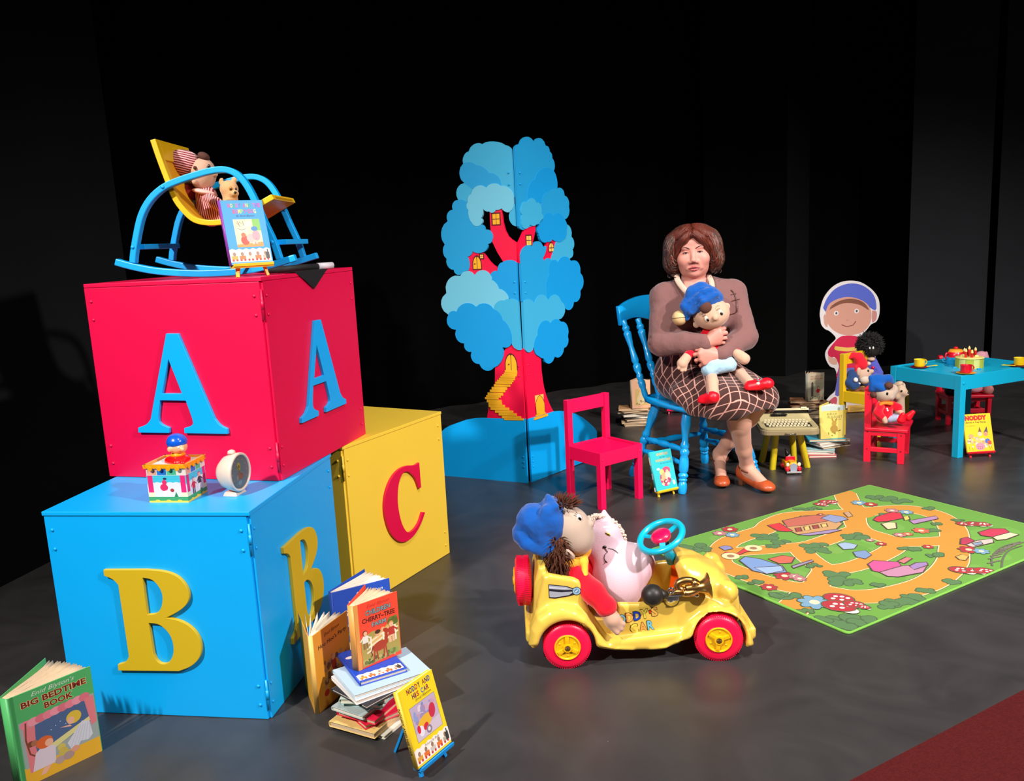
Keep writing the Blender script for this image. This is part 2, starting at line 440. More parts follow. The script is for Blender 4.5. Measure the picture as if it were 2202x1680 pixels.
drape = mat('black_drape', (.045, .047, .047), .95, spec=.05, noise=.25, scale=3)
flat_m = mat('dark_flat_paint', (.115, .12, .125), .9, spec=.1, noise=.12, scale=4)
grey_m = mat('grey_flat_paint', (.20, .205, .22), .9, spec=.1, noise=.12, scale=4)
def upright(name, pts, m, h=5.2, t=.012, folds=0.):
    """wall standing along a floor polyline; folds gives it the waves of hung cloth"""
    P = []
    for i in range(len(pts)-1):
        a, b = Vector(pts[i]), Vector(pts[i+1]); n = max(1, int((b-a).length/.06)) if folds else 1
        q = Vector((-(b-a).y, (b-a).x)).normalized()
        for k in range(n):
            t0 = k/n; w = folds*math.sin(k*.83+1.3*math.sin(k*.21)) if folds else 0
            P.append(a+(b-a)*t0+q*w)
    P.append(Vector(pts[-1]))
    rows = [[(p.x, p.y, z) for p in P] for z in (-.0, h)]
    o = MB().grid(rows).build(name, m, smooth=bool(folds), solid=t); return structure(o)
lw = Vector((-2.122, 3.286)); ld = (Vector((-2.061, 3.549))-lw).normalized()
lend = lw+ld*1.02
upright('wall_left', [lw-ld*3.2, lend], flat_m)
upright('wall_back', [(-4.2, 4.83), (-.563, 6.577), (1.042, 7.368), (1.9, 7.79)], drape, folds=.025)
upright('wall_back', [(1.7, 7.35), (2.05, 7.345), (2.354, 7.199)], drape)
upright('wall_back', [(2.354, 7.199), (2.62, 7.44)], flat_m)
upright('wall_back', [(2.62, 7.44), (3.4, 7.5), (6.2, 7.7)], drape, folds=.02)
upright('wall_right', [(3.16, 6.72), (3.66, 6.50)], grey_m, t=.003)
upright('wall_right', [(3.72, 6.50), (5.0, 5.9)], grey_m)
upright('wall_right', [(3.42, 6.93), (5.2, 6.2)], drape)
structure(MB().box((16, 14, .1), (0, 3, 5.3)).build('ceiling', drape))
# red carpet in front of the stage floor
cm = mat('red_carpet', (.30, .09, .09), .95, spec=.1, noise=.35, scale=120, bump=.8, bscale=220)
e0, e1 = Vector((1.364, 2.141)), Vector((.755, 1.798)); ed = (e1-e0).normalized(); en = Vector((-ed.y, ed.x)); en = en if en.y < 0 else -en
a_, b_ = e0-ed*2.4, e1+ed*3.0
cpoly = [tuple(a_), tuple(b_), tuple(b_+en*3), tuple(a_+en*3)]
co = MB().prism(cpoly, .006).build('floor', cm); co.location.z = .0; structure(co)
co['label'] = 'red carpet in front of the stage floor'
# ================================================================== giant letter blocks
RED, BLUE, YEL = '#e8003c', '#0aa3ee', '#e6c23c'
m_red = mat('red_paint', (.86, .0, .26), .42, noise=.03, scale=6)
m_blue = mat('sky_blue_paint', (.0, .65, .94), .40, noise=.03, scale=6)
m_yel = mat('yellow_paint', (.94, .80, .25), .42, noise=.03, scale=6)
m_yel2 = mat('mustard_letter_paint', (.79, .67, .10), .45)
m_cream = mat('raw_edge', (.8, .75, .65), .7)
BS = .61
LET = {
 'A': ([(.28,.454),(.321,.453),(.413,.193),(.429,.172),(.452,.163),(.452,.147),(.302,.148),(.303,.164),(.331,.171),(.339,.183),(.32,.249),(.23,.25),(.214,.191),(.221,.175),(.25,.164),(.248,.148),(.137,.148),(.139,.164),(.171,.173),(.188,.191)],
       [[(.277,.376),(.31,.271),(.24,.271)]]),
 'B': ([(.167,.444),(.296,.446),(.347,.443),(.386,.43),(.408,.405),(.417,.378),(.409,.35),(.383,.327),(.339,.305),(.374,.299),(.408,.281),(.43,.251),(.433,.215),(.422,.184),(.393,.159),(.355,.145),(.169,.141),(.17,.16),(.197,.167),(.208,.185),(.206,.4),(.193,.417),(.167,.426)],
       [[(.283,.422),(.308,.419),(.326,.402),(.336,.376),(.333,.351),(.324,.328),(.307,.315),(.282,.313)],
        [(.283,.288),(.311,.287),(.334,.269),(.347,.244),(.349,.213),(.342,.187),(.326,.168),(.305,.164),(.291,.175),(.285,.195)]]),
 'C': ([(.426,.443),(.427,.34),(.411,.341),(.396,.386),(.367,.416),(.341,.431),(.314,.428),(.288,.402),(.274,.353),(.272,.305),(.284,.243),(.306,.201),(.328,.185),(.364,.187),(.399,.205),(.424,.24),(.442,.233),(.415,.2),(.37,.167),(.324,.155),(.278,.162),(.239,.19),(.207,.235),(.191,.287),(.189,.335),(.204,.383),(.238,.425),(.286,.45),(.34,.453),(.394,.439),(.415,.441)], []),
}
def rounded(poly, it=1):
    """cut the corners between short neighbours so the bowls of the letters curve"""
    for _ in range(it):
        out = []; n = len(poly)
        for i in range(n):
            a, b, c = Vector(poly[i-1]), Vector(poly[i]), Vector(poly[(i+1) % n])
            l1, l2 = (a-b).length, (c-b).length; an = (a-b).angle(c-b) if l1 > 0 and l2 > 0 else PI
            if an > math.radians(120) and max(l1, l2) < .075:
                out += [tuple(b+(a-b)*.25), tuple(b+(c-b)*.25)]
            else: out.append(tuple(b))
        poly = out
    return poly
bolt_me = {}
def bolt(m, parent, M):
    if m.name not in bolt_me:
        bolt_me[m.name] = MB().lathe([(.0048, 0), (.0048, .0015), (.0036, .0035), (.0015, .0042)], seg=10).mesh('bolt')
    o = put('bolt', bolt_me[m.name], m, parent, True); o.matrix_local = M; return o
def letter_block(label, letter, m, lm, corner, yaw, z0, toplip):
    x, y = corner; c, s_ = math.cos(yaw), math.sin(yaw)
    org = (x-c*BS, y-s_*BS, z0)
    t = thing('letter_block', label, 'letter block', org, yaw, None)
    S, th, g = BS, .012, .004
    ps = {}
    for nm, size, cen in (('front_panel', (S-.008, th, S-th-.002), ((S-.008)/2, th/2, (S-th)/2)),
                          ('side_panel', (th, S-.008, S-th-.002), (S-th/2, S/2+.004, (S-th)/2)),
                          ('side_panel', (th, S-.024, S-th-.002), (th/2+.002, S/2, (S-th)/2)),
                          ('back_panel', (S-.026, th, S-th-.002), (S/2, S-th/2, (S-th)/2)),
                          ('top_panel', (S+toplip, S+toplip, th), (S/2, S/2, S-th/2))):
        o = MB().box(size, cen).build(nm, m, t, bevel=.0015); ps.setdefault(nm, o)
    # front frame: X right, Z up, outwards = -Y ; side frame: X along +Y, outwards = +X
    FF = Matrix(((1, 0, 0, 0), (0, 0, -1, 0), (0, 1, 0, 0), (0, 0, 0, 1)))
    SF = Matrix(((0, 0, 1, S), (1, 0, 0, 0), (0, 1, 0, 0), (0, 0, 0, 1)))
    poly, holes = LET[letter]
    for M, pn in ((FF, 'front_panel'), (SF, 'side_panel')):
        MB().prism(rounded(poly, 2), .011, M, [rounded(h, 2) for h in holes]).build('letter', lm, t, bevel=.0012)
        for u in (.021, S-.027):
            for v in (.045, .102, .5, .556):
                bolt(m, ps[pn], M @ T(u, v, 0))
    for z in (.075, .53):        # hinges in the open joint
        MB().lathe([(.0035, -.045), (.0035, .045)], T(S-.004, .001, z), seg=10).lathe([(.0042, -.014), (.0042, .014)], T(S-.004, .001, z), seg=10).build('hinge', m, t, True)
    return t
letter_block('giant sky blue block with a mustard letter B on each face, standing on the floor', 'B', m_blue, m_yel2, (-1.1812*BS, 3.5879*BS), -.158, 0, .006)
letter_block('giant red block with a blue letter A on each face, topmost of the three', 'A', m_red, m_blue, (-1.1555*BS, 4.0482*BS), -.2651, BS, .0)
letter_block('giant yellow block with a red letter C behind the blue block', 'C', m_yel, m_red, (-.9829*BS, 4.7226*BS), -.5209, 0, .004)

# ================================================================== folding tree of painted boards
TF, TL, TR = np.array([.065, 4.39, 0]), np.array([-.399, 4.62, 0]), np.array([.464, 4.827, 0])
tree = thing('folding_tree', 'tall folding wooden tree with blue cloud foliage, red trunk and tiny yellow windows', 'stage tree', tuple(TF))
def crop(ox, oy, sc): return lambda P: [((p[0]/sc+ox, p[1]/sc+oy)+tuple(p[2:])) for p in P]
c1, c2, c3 = crop(940, 280, 6.4606), crop(940, 520, 6.0), crop(920, 650, 4.097)
def panel(a_end, flip):
    a = (a_end-TF); a = a/np.linalg.norm(a)
    # u runs from the hinge outwards; the board's front must face the camera
    n = np.array([a[1], -a[0], 0]); 
    if n[1] > 0: n = -n
    M = Matrix(((a[0], 0, n[0], 0), (a[1], 0, n[1], 0), (0, 1, 0, 0), (0, 0, 0, 1)))
    def uv(P): return [on_face(p[0], p[1], TF, a)+tuple(p[2:]) for p in P]
    def add(nm, P, m, z0, t, bul=None, edge=True):
        q = uv(P); q = scallop(q, bul) if bul is not None else [p[:2] for p in q]
        q = [(max(p[0], .0013), max(p[1], 0)) for p in q]
        return MB().prism(q, t, M @ T(0, 0, z0)).build(nm, m, tree)
    return add, M, uv, a
fol = {k: mat('foliage_%s' % k, c, .5, noise=.03, scale=5) for k, c in
       dict(pale_blue=(.42, .74, .84), soft_blue=(.22, .66, .82), mid_blue=(.10, .60, .82), deep_blue=(.02, .58, .84)).items()}
trunk_m = mat('trunk_red', (.90, .0, .24), .5)
gold = mat('window_gold', (.93, .68, .12), .5); gold2 = mat('window_pale_gold', (.95, .75, .35), .5); maroon = mat('window_maroon', (.35, .05, .08), .6)
addL, ML, uvL, aL = panel(TL, 0); addR, MR, uvR, aR = panel(TR, 1)
# --- left board
addL('mound', c3([(870,1025),(530,1017),(420,1020),(340,1035),(270,1060),(200,1085),(160,1108),(122,1145),(152,1527),(905,1600)]), m_blue, 0, .012)
addL('trunk', c3([(830,408),(745,320),(640,500),(600,560),(598,700),(585,800),(560,880),(545,920),(527,1022),(870,1030)]), trunk_m, -.002, .012)
addL('branch', c1([(740,1100),(745,1250),(755,1390),(775,1545),(850,1700),(930,1830),(1118,1850),(1110,1560),(1050,1520),(1000,1475),(960,1400),(930,1290),(920,1200),(915,1080)]), trunk_m, -.002, .012)
addL('branch', c2([(440,100),(600,135),(640,180),(690,250),(740,300),(800,335),(820,420),(600,470),(390,420),(400,180)]), trunk_m, -.002, .012)
addL('foliage', c1([(1100,1335),(1045,270,.0),(1040,262,.10),(955,210,.12),(640,195,.22),(455,295,.22),(378,468,.0),(600,700,.0),(900,1050,0),(915,1085,.05),(1020,1145,.22)]), fol['soft_blue'], 0, .012, .2)
addL('foliage', c1([(378,468,.15),(560,490,.12),(740,600,.2),(905,740,0),(900,860,0),(560,860,0),(395,735,.26)]), fol['mid_blue'], 0, .0135, .2)
addL('foliage', c1([(395,735,.0),(560,760,0),(560,1000,0),(430,1005,0),(310,970,.3)]), fol['soft_blue'], 0, .013, .2)
addL('foliage', c1([(490,890,.28),(700,800,.2),(900,775,.15),(1070,880,.2),(1020,1140,.15),(915,1085,.1),(835,1108,.25),(740,1130,.15),(655,1088,.12),(625,1225,.3),(630,1305,.25),(500,1285,.12),(455,1110,.25),(445,1000,.2)]), fol['pale_blue'], 0, .0155, .2)
addL('foliage', c1([(430,1000,.12),(310,970,.28),(235,1105,.28),(165,1265,.25),(125,1588,.22),(150,1785,.25),(250,1940,.2),(318,2010,.1),(400,1960,.0)])
     +c2([(418,370,.15),(405,190,.18),(475,120,.12),(600,135,.2),(670,30,.0)])+c1([(720,1580,.12),(775,1548,.35),(680,1380,.2),(625,1310,0),(500,1285,0),(455,1110,0)]), fol['mid_blue'], 0, .0145, .2)
addL('foliage', c2([(1040,268,.0),(1020,250,.12),(860,262,.18),(800,340,.12),(798,380,.2),(705,420,.1),(720,490,0),(815,605,0),(945,725,0),(1062,775,0)]), fol['deep_blue'], 0, .0145, .2)
addL('foliage', c2([(315,440,.28),(500,430,.28),(705,430,.2),(720,490,.12),(815,605,.15),(942,725,.1),(860,860,0),(530,900,0),(300,960,0),(165,938,.34),(138,660,.3)]), fol['pale_blue'], 0, .0155, .2)
addL('foliage', c2([(1062,768,.12),(940,735,.1),(885,755,.2),(750,850,.1),(765,900,.12),(862,1000,.12),(985,1240,.22),(1040,1380,.1),(1105,1392,0)]), fol['soft_blue'], 0, .0165, .2)
addL('foliage', c2([(270,900,.26),(525,835,.24),(752,870,.16),(862,1000,.12),(985,1238,.3),(862,1355,.2),(752,1618,.3),(565,1573,.3),(463,1415,.3),(370,1308,.3),(265,1132,.34),(165,938,.22)]), fol['deep_blue'], 0, .0175, .2)
# --- right board
addR('mound', c3([(870,1025),(940,1005),(1000,990),(1090,962),(1165,957),(1230,965),(1290,982),(1350,1015),(1400,1055),(1445,1095),(1475,1135),(1475,1362),(905,1600)]), m_blue, 0, .012)
addR('trunk', c3([(830,408),(905,400),(985,500),(990,600),(1000,680),(1010,740),(1028,810),(1050,870),(1072,920),(1097,964),(1000,1000),(870,1030)]), trunk_m, -.002, .012)
addR('branch', c1([(1113,1562),(1150,1490),(1180,1420),(1200,1365),(1260,1300),(1350,1295),(1345,1400),(1325,1500),(1305,1580),(1280,1700),(1118,1850)]), trunk_m, -.002, .012)
addR('branch', c1([(1500,1560),(1530,1500),(1628,1530),(1615,1640),(1590,1740),(1545,1830),(1440,1830),(1470,1700)]), trunk_m, -.002, .012)
addR('foliage', c1([(1045,270,.15),(1125,200,.28),(1325,170,.32),(1485,220,.25),(1540,300,.2),(1575,390,.22),(1595,572,0),(1600,900,0),(1440,1200,0),(1350,1310,.0),(1200,1372,.2),(1103,1335,0)]), fol['mid_blue'], 0, .012, .2)
addR('foliage', c1([(1595,572,.14),(1640,818,0),(1520,960,.12),(1240,960,.22),(1330,690,.22)]), fol['deep_blue'], 0, .0135, .2)
addR('foliage', c1([(1640,818,.3),(1742,912,.25),(1802,1065,.25),(1742,1242,0),(1600,1320,0),(1365,1305,.1),(1390,1240,0),(1430,1000,.2),(1525,860,.1)]), fol['mid_blue'], 0, .0145, .2)
addR('foliage', c1([(1140,1070,.25),(1225,1005,.32),(1352,1015,.25),(1420,1075,.05),(1420,1165,.25),(1445,1235,.1),(1350,1312,.15),(1260,1312,.12),(1195,1374,.25),(1140,1270,.15),(1150,1180,.25)]), fol['soft_blue'], 0, .0155, .2)
addR('foliage', c1([(1740,1310,.3),(1840,1482,.25),(1862,1652,.2)])+c2([(1720,95,.3),(1698,212,0),(1600,300,0),(1440,240,0),(1500,30,0)])+c1([(1628,1540,0)]), fol['soft_blue'], 0, .0135, .2)
addR('foliage', c1([(1385,1335,.15),(1440,1235,.25),(1580,1192,.22),(1735,1235,.2),(1768,1400,.2),(1715,1530,.15),(1628,1540,.12),(1570,1518,.15),(1500,1550,.25),(1390,1475,.2),(1385,1450,.25)]), fol['deep_blue'], 0, .0155, .2)
addR('foliage', c2([(1046,165,.22),(1205,60,.32),(1345,68,.1),(1385,62,.1),(1335,212,.1),(1358,256,.25),(1445,236,0),(1440,700,0),(1220,800,0),(1075,770,0)]), fol['mid_blue'], 0, .0145, .2)
addR('foliage', c2([(1430,265,.2),(1530,265,.25),(1703,255,.32),(1820,402,.3),(1820,632,.3),(1738,775,.32),(1623,855,0),(1400,800,0),(1380,600,.1),(1420,420,.1)]), fol['deep_blue'], 0, .0155, .2)
addR('foliage', c2([(1080,775,.2),(1225,795,.32),(1405,750,.3),(1575,775,.15),(1622,860,.2),(1545,1000,0),(1400,1100,0),(1280,1200,0),(1215,1360,.3),(1107,1392,0)]), fol['soft_blue'], 0, .0165, .2)
addR('foliage', c2([(1275,1110,.25),(1430,1050,.2),(1565,1030,.3),(1655,1220,.28),(1605,1370,.28),(1487,1480,.35),(1338,1500,.1),(1285,1475,.2),(1218,1335,.12),(1268,1200,.12)]), fol['deep_blue'], 0, .0175, .2)
def pane_window(uv, M, px, kind, pale=False):
    q = [p[:2] for p in uv(px)]; us = [p[0] for p in q]; vs = [p[1] for p in q]
    u0, u1, v0, v1 = min(us), max(us), min(vs), max(vs); w, h = u1-u0, v1-v0
    g = gold2 if pale else gold; z = .0102
    if kind == 'grid':
        f = MB().prism([(u0-.006, v0-.006), (u1+.006, v0-.006), (u1+.006, v1+.006), (u0-.006, v1+.006)], .0012, M @ T(0, 0, z)).build('window', maroon, tree)
        for i in (0, 1):
            for j in (0, 1):
                a, b = u0+w*(i*.53), v0+h*(j*.53)
                MB().prism([(a, b), (a+w*.45, b), (a+w*.45, b+h*.45), (a, b+h*.45)], .0012, M @ T(0, 0, z+.0012)).build('pane', g, f)
    else:
        def arch(x0, x1, y0, y1, n=7):
            xm = (x0+x1)/2; L = []
            for k in range(n+1):
                t = k/n; L.append((x0+(xm-x0)*(t**1.6), y0+(y1-y0)*(.40+.60*math.sin(t*PI/2)**1.0)))
            Rr = [(2*xm-p[0], p[1]) for p in L[-2::-1]]
            return [(x0, y0)]+L+Rr+[(x1, y0)]
        f = MB().prism(arch(u0-.005, u1+.005, v0-.005, v1+.008), .0012, M @ T(0, 0, z)).build('door' if kind == 'door' else 'window', maroon, tree)
        A = arch(u0, u1, v0, v1); xm = (u0+u1)/2
        Lh = [p for p in A if p[0] <= xm-.001]+[(xm-.002, A[8][1]-.004), (xm-.002, v0)]
        Rh = [(2*xm-p[0], p[1]) for p in Lh]
        for hh in (Lh, Rh):
            MB().prism(hh, .0012, M @ T(0, 0, z+.0012)).build('door_leaf' if kind == 'door' else 'pane', g, f)
        if kind == 'door':
            MB().ball((xm+.012 if u1 > u0 else xm, v0+h*.42, 0), .004, M @ T(0, 0, z+.003), 8, 6).build('door_knob', maroon, f, True)
        elif kind == 'arch':
            MB().box((w, .004, .001), (xm, v0+h*.42, 0), M @ T(0, 0, z+.003)).build('glazing_bar', maroon, f)
pane_window(uvL, ML, c1([(780,1165),(885,1305)]), 'grid')
pane_window(uvR, MR, c1([(1216,1470),(1285,1595)]), 'grid', True)
pane_window(uvL, ML, c2([(475,195),(580,347)]), 'door')
pane_window(uvL, ML, c2([(568,166),(606,210)]), 'grid', True)
pane_window(uvR, MR, c2([(1420,20),(1480,122)]), 'arch', True)
pane_window(uvL, ML, c3([(690,460),(793,606)]), 'door')
def flat(nm, uv, M, px, m, z=.0102, t=.0015, parent=None):
    return MB().prism([p[:2] for p in uv(px)], t, M @ T(0, 0, z)).build(nm, m, parent or tree)
flat('gable_panel', uvR, MR, c3([(930,822),(1004,808),(1008,905),(936,925)]), gold2)
rd = flat('door', uvR, MR, c3([(940,985),(936,890),(942,865),(952,838),(966,820),(984,832),(1000,860),(1010,890),(1014,972)]), gold, .0115, .002)
MB().tube([MR @ Vector((*p[:2], .0135)) for p in uvR(c3([(940,985),(934,890),(942,862),(952,836),(966,816),(984,828),(1002,858),(1012,888),(1016,972)]))], .0012, 6).build('door_trim', maroon, rd)
flat('stair_step', uvR, MR, c3([(933,1006),(1020,980),(1022,968),(936,990)]), gold, .0115, .004)
flat('stair_step', uvR, MR, c3([(918,1038),(1038,998),(1036,980),(919,1016)]), gold, .0115, .006)
for y, x0, x1, hgt in ((606,688,797,20),(627,680,795,15),(642,665,792,15),(657,650,780,15),(674,637,776,16),(691,620,762,17),(708,605,750,17),(729,592,735,20),(752,573,707,24),(777,557,692,19),(802,537,672,24),(826,525,652,18),(842,514,632,18),(864,530,658,24),(888,545,662,22),(908,546,688,22),(932,562,725,23),(958,602,760,21),(982,634,790,22),(1008,662,828,20),(1026,682,852,18)):
    flat('stair_step', uvL, ML, c3([(x0,y-10),(x0,y-10+hgt),(x1,y-6+hgt),(x1,y-6)]), gold, .0112, .003)
for uv, M, pts in ((uvL, ML, c1([(1012,592),(1020,757)])+c2([(1015,518),(1023,660)])+c3([(808,562),(812,650),(850,1360),(852,1405),(855,1448)])),
                   (uvR, MR, c1([(1117,595),(1122,750)])+c2([(1105,518),(1113,658)])+c3([(868,552),(876,638),(908,1356),(911,1400),(914,1444)]))):
    for i_, p in enumerate(uv(pts)):
        bolt(trunk_m if i_ in (4, 5) else m_blue, tree, M @ T(p[0], p[1], .0100 if i_ in (4, 5) else .0145 if i_ < 4 else .0120))
# ================================================================== books and easels
m_page = mat('book_pages', (.90, .86, .78), .8, noise=.06, scale=80)
m_page2 = mat('aged_pages', (.82, .72, .58), .85, noise=.10, scale=60)
_bc = {}
def bm_col(c, rough=.45):
    k = 'board_'+str(c)
    if k not in _bc: _bc[k] = mat(k.replace('#', ''), c, rough, noise=.03, scale=30)
    return _bc[k]
def closed_book(label, w, h, t, color, M, spine=None, group=None, page=None, parts=True, name='book', cat='book'):
    """cover in local XZ, front at -Y, spine at -X, standing on its bottom edge"""
    r = thing(name, label, cat, group=group, mw=M); b = .0022; cm_ = bm_col(color)
    MB().box((w, b, h), (0, -t/2+b/2, 0+h/2)).build('front_cover', cm_, r, bevel=.0006, seg=1)
    MB().box((w, b, h), (0, t/2-b/2, h/2)).build('back_cover', cm_, r, bevel=.0006, seg=1)
    sp = bm_col(spine) if spine else cm_
    P = []
    for z in (0, h):
        P.append([(-w/2-.0035*math.sin(a)+.0005, -t/2*math.cos(a), z) for a in np.linspace(0, PI, 7)])
    MB().grid(P).build('spine', sp, r, True, solid=.0016)
    MB().box((w-.005, t-2*b, h-.006), (-.001, 0, h/2)).build('pages', page or m_page, r)
    return r
def lying_book(label, w, h, t, color, x, y, z, yaw, spine=None, group=None, page=None, cat='book'):
    """closed book lying flat: spine along the local -X side, cover up"""
    M = T(x, y, z) @ RZ(yaw) @ T(0, -h/2, t/2) @ RX(-PI/2)      # local Z -> +Y, local -Y -> up
    return closed_book(label, w, h, t, color, M, spine, group, page, cat=cat)
def open_book(label, w, h, t, color, sp_pt, a_front, a_back, spine=None, page=None, leaves=9, z=0., group=None, seed=1):
    """hardback standing upright, opened like a fan; a_front / a_back are the heading angles of the two boards"""
    r = thing('open_book', label, 'book', (sp_pt[0], sp_pt[1], z), 0, group); b = .0025; cm_ = bm_col(color)
    rg = random.Random(seed)
    # frame: front board's local X = heading, outward normal on its right hand side
    def board(nm, a, off, m):
        o = MB().box((w, b, h), (w/2, off, h/2), RZ(a)).build(nm, m, r, bevel=.0007, seg=1); return o
    board('front_cover', a_front, -t/2, cm_); board('back_cover', a_back, t/2, cm_)
    f0 = RZ(a_front) @ Vector((0, -t/2, 0)); b0 = RZ(a_back) @ Vector((0, t/2, 0)); q = (f0+b0)/2 - Vector((math.cos((a_front+a_back)/2), math.sin((a_front+a_back)/2), 0))*.004
    P = [[((1-u)**2*f0+2*u*(1-u)*q+u*u*b0)+Vector((0, 0, zz)) for u in np.linspace(0, 1, 6)] for zz in (0, h)]
    MB().grid(P).build('spine', bm_col(spine) if spine else cm_, r, True, solid=.002)
    # leaves: sheaves of paper fanned between the boards, each one bowed
    n = leaves
    for k in range(n):
        u = (k+.5)/n; a = a_front+(a_back-a_front)*(.06+.88*u)+rg.uniform(-.02, .02); base = f0*(1-u)*.8+b0*u*.8
        bow = rg.uniform(-.1, .1)+(.5-u)*.25; th = t*.55/n
        rows = []
        for zz in (.004, h-.004):
            rows.append([(base+Vector((math.cos(a+bow*(s*(1-s))*1.6), math.sin(a+bow*(s*(1-s))*1.6), 0))*s*(w-.006-rg.random()*.001))+Vector((0, 0, zz)) for s in np.linspace(.02, 1, 7)])
        MB().grid(rows).build('leaf', page or m_page, r, True, solid=max(th, .0008))
    M = RZ(a_front) @ Matrix(((1, 0, 0, 0), (0, 0, -1, -t/2-b/2), (0, 1, 0, 0), (0, 0, 0, 1)))
    return r, M
def front_M(w, t): return Matrix(((1, 0, 0, -w/2), (0, 0, -1, -t/2), (0, 1, 0, 0), (0, 0, 0, 1)))
def easel(label, m, x, y, z, rz, w, h, lean=.30, foot=.028):
    """small display easel; returns the empty and the matrix for a book of width w standing on its ledge"""
    r = thing('display_easel', label, 'easel', (x, y, z), rz)
    H = h*.78; sl = math.tan(lean)
    for s in (-1, 1):
        MB().bar([(s*w*.36, -.004, 0), (s*w*.16, H*sl+.006, H)], .009, .009, (0, 1, 0)).build('leg', m, r, bevel=.0008)
    MB().bar([(0, H*sl+.016, H*.92), (0, H*sl+.016+h*.34, 0)], .009, .007, (0, 1, 0)).build('leg', m, r, bevel=.0008)
    MB().box((w*.96, .026, .007), (0, -.010+.004, foot)).box((w*.96, .004, .009), (0, -.021, foot+.006)).build('ledge', m, r, bevel=.0008)
    MB().box((w*.44, .007, .012), (0, H*sl*.8+.006, H*.82)).build('crossbar', m, r, bevel=.0008)
    Mb = T(x, y, z) @ RZ(rz) @ T(0, -.006, foot+.0045) @ RX(-lean)
    return r, Mb
def blobs(p, x0, y0, x1, y1, cols, n, seed, smin=.04, smax=.14):
    rg = random.Random(seed); w = min(x1-x0, y1-y0)
    for k in range(n):
        rx = w*rg.uniform(smin, smax); ry = rx*rg.uniform(.6, 1.5)
        p.ell(rg.uniform(x0+rx, x1-rx), rg.uniform(y0+ry, max(y0+ry+1e-4, y1-ry)), rx, ry, rg.choice(cols), rg.uniform(0, 3), 12)
def child(p, x, y, s, hair, top, leg, skin='#e8b48c', lean=0.):
    """a plain little picture of a child"""
    p.poly([(x-.16*s, y), (x-.02*s, y), (x-.04*s, y+.42*s), (x-.16*s, y+.42*s)], leg)
    p.poly([(x+.03*s, y), (x+.16*s, y), (x+.15*s, y+.42*s), (x+.02*s, y+.42*s)], leg)
    p.poly([(x-.2*s, y+.36*s), (x+.2*s, y+.36*s), (x+.15*s+lean*s, y+.78*s), (x-.15*s+lean*s, y+.78*s)], top)
    p.line([(x-.12*s+lean*s, y+.72*s), (x-.32*s, y+.5*s)], .08*s, top); p.line([(x+.12*s+lean*s, y+.72*s), (x+.34*s, y+.55*s)], .08*s, top)
    p.ell(x+lean*s, y+.93*s, .15*s, .17*s, hair, 0, 14); p.ell(x+lean*s+.02*s, y+.9*s, .115*s, .13*s, skin, 0, 14)
def train(p, w, y, h):
    """little painted train along the foot of a cover"""
    p.poly([(0, y), (w, y), (w, y+h)]+[(w*(1-k/12), y+h*(1+.12*(k % 2))) for k in range(1, 12)]+[(0, y+h)], '#efe9dc')
    for k, c in enumerate(('#d9a03c', '#e07030', '#c8c0b0', '#e07030', '#b0a890')):
        x = w*(.04+.19*k); p.rect(x, y+h*.22, x+w*.15, y+h*.52, c)
        for q in (.03, .12): p.ell(x+w*q, y+h*.16, h*.1, h*.1, '#c03020', 0, 10)
        p.ell(x+w*.075, y+h*.66, h*.14, h*.17, '#9a7a60', 0, 10)
    p.rect(w*.88, y+h*.2, w*.97, y+h*.75, '#3a3a3a'); p.rect(w*.92, y+h*.75, w*.95, y+h*.98, '#3a3a3a')

# --- the big green book, lower left corner
w, h = .2, .245
b1, M = open_book('large green picture book standing fanned open at the left foot of the blue block', w, h, .028, '#4fae62', (-1.285, 1.938), math.radians(49), math.radians(88), page=m_page2, leaves=12, seed=3)
p = Print()
p.rect(.012, .0, w-.002, .048, '#e3ae2a'); p.rect(.014, .045, w-.002, .17, '#9aa7a0')
p.poly([(.03, .05), (.19, .10), (.19, .165), (.05, .150)], '#4a6288')
p.poly([(.055, .075), (.19, .115), (.19, .103), (.07, .062)], '#d9d28a')
for k in range(9): p.ell(.03+.018*k, .160+.0012*k, .014, .011, ['#e5808c', '#ea94a0', '#d8707c'][k % 3], .1, 12)
p.poly([(.022, .15), (.05, .15), (.045, .09), (.05, .03), (.024, .03)], '#dd7b80'); p.poly([(.172, .165), (.196, .165), (.196, .09), (.182, .085)], '#dd7b80')
p.line([(.03, .165), (.025, .12), (.03, .08), (.04, .07)], .004, '#7a4028'); p.ell(.035, .105, .009, .008, '#7a4028'); p.ell(.043, .104, .008, .008, '#a86a48')
for k in range(7): p.ell(.085+.012*k, .12+.006*(k % 3), .0012, .0012, '#dfe6ee', 0, 6)
p.poly([(.03, .03), (.085, .03), (.09, .075), (.06, .088), (.042, .075)], '#d9cbd2'); p.ell(.066, .095, .020, .016, '#d8642c'); p.ell(.076, .090, .010, .010, '#e9b090')
p.poly([(.055, .028), (.045, .012), (.06, .012), (.075, .03)], '#e9b090')
p.poly([(.118, .065), (.16, .108), (.178, .10), (.182, .06), (.17, .05), (.15, .055), (.14, .04), (.125, .045)], '#cfd2d8'); p.ell(.142, .128, .019, .017, '#d8b83a'); p.ell(.134, .122, .009, .010, '#e9b090'); p.poly([(.105, .115), (.135, .105), (.13, .112)], '#e9b090')
for k in range(6): p.line([(.125+.009*k, .05), (.15+.006*k, .098)], .0006, '#9aa0b0')
p.ell(.103, .062, .010, .010, '#cdbb5a'); p.ell(.106, .046, .012, .014, '#c6b24e'); p.ell(.095, .03, .012, .010, '#b39a92'); p.ell(.117, .032, .014, .011, '#a98f88'); p.ell(.135, .042, .010, .008, '#d79a80')
p.text("Enid Blyton's", .052, .2235, .105, .015, '#d6e4cc', .0, .35)
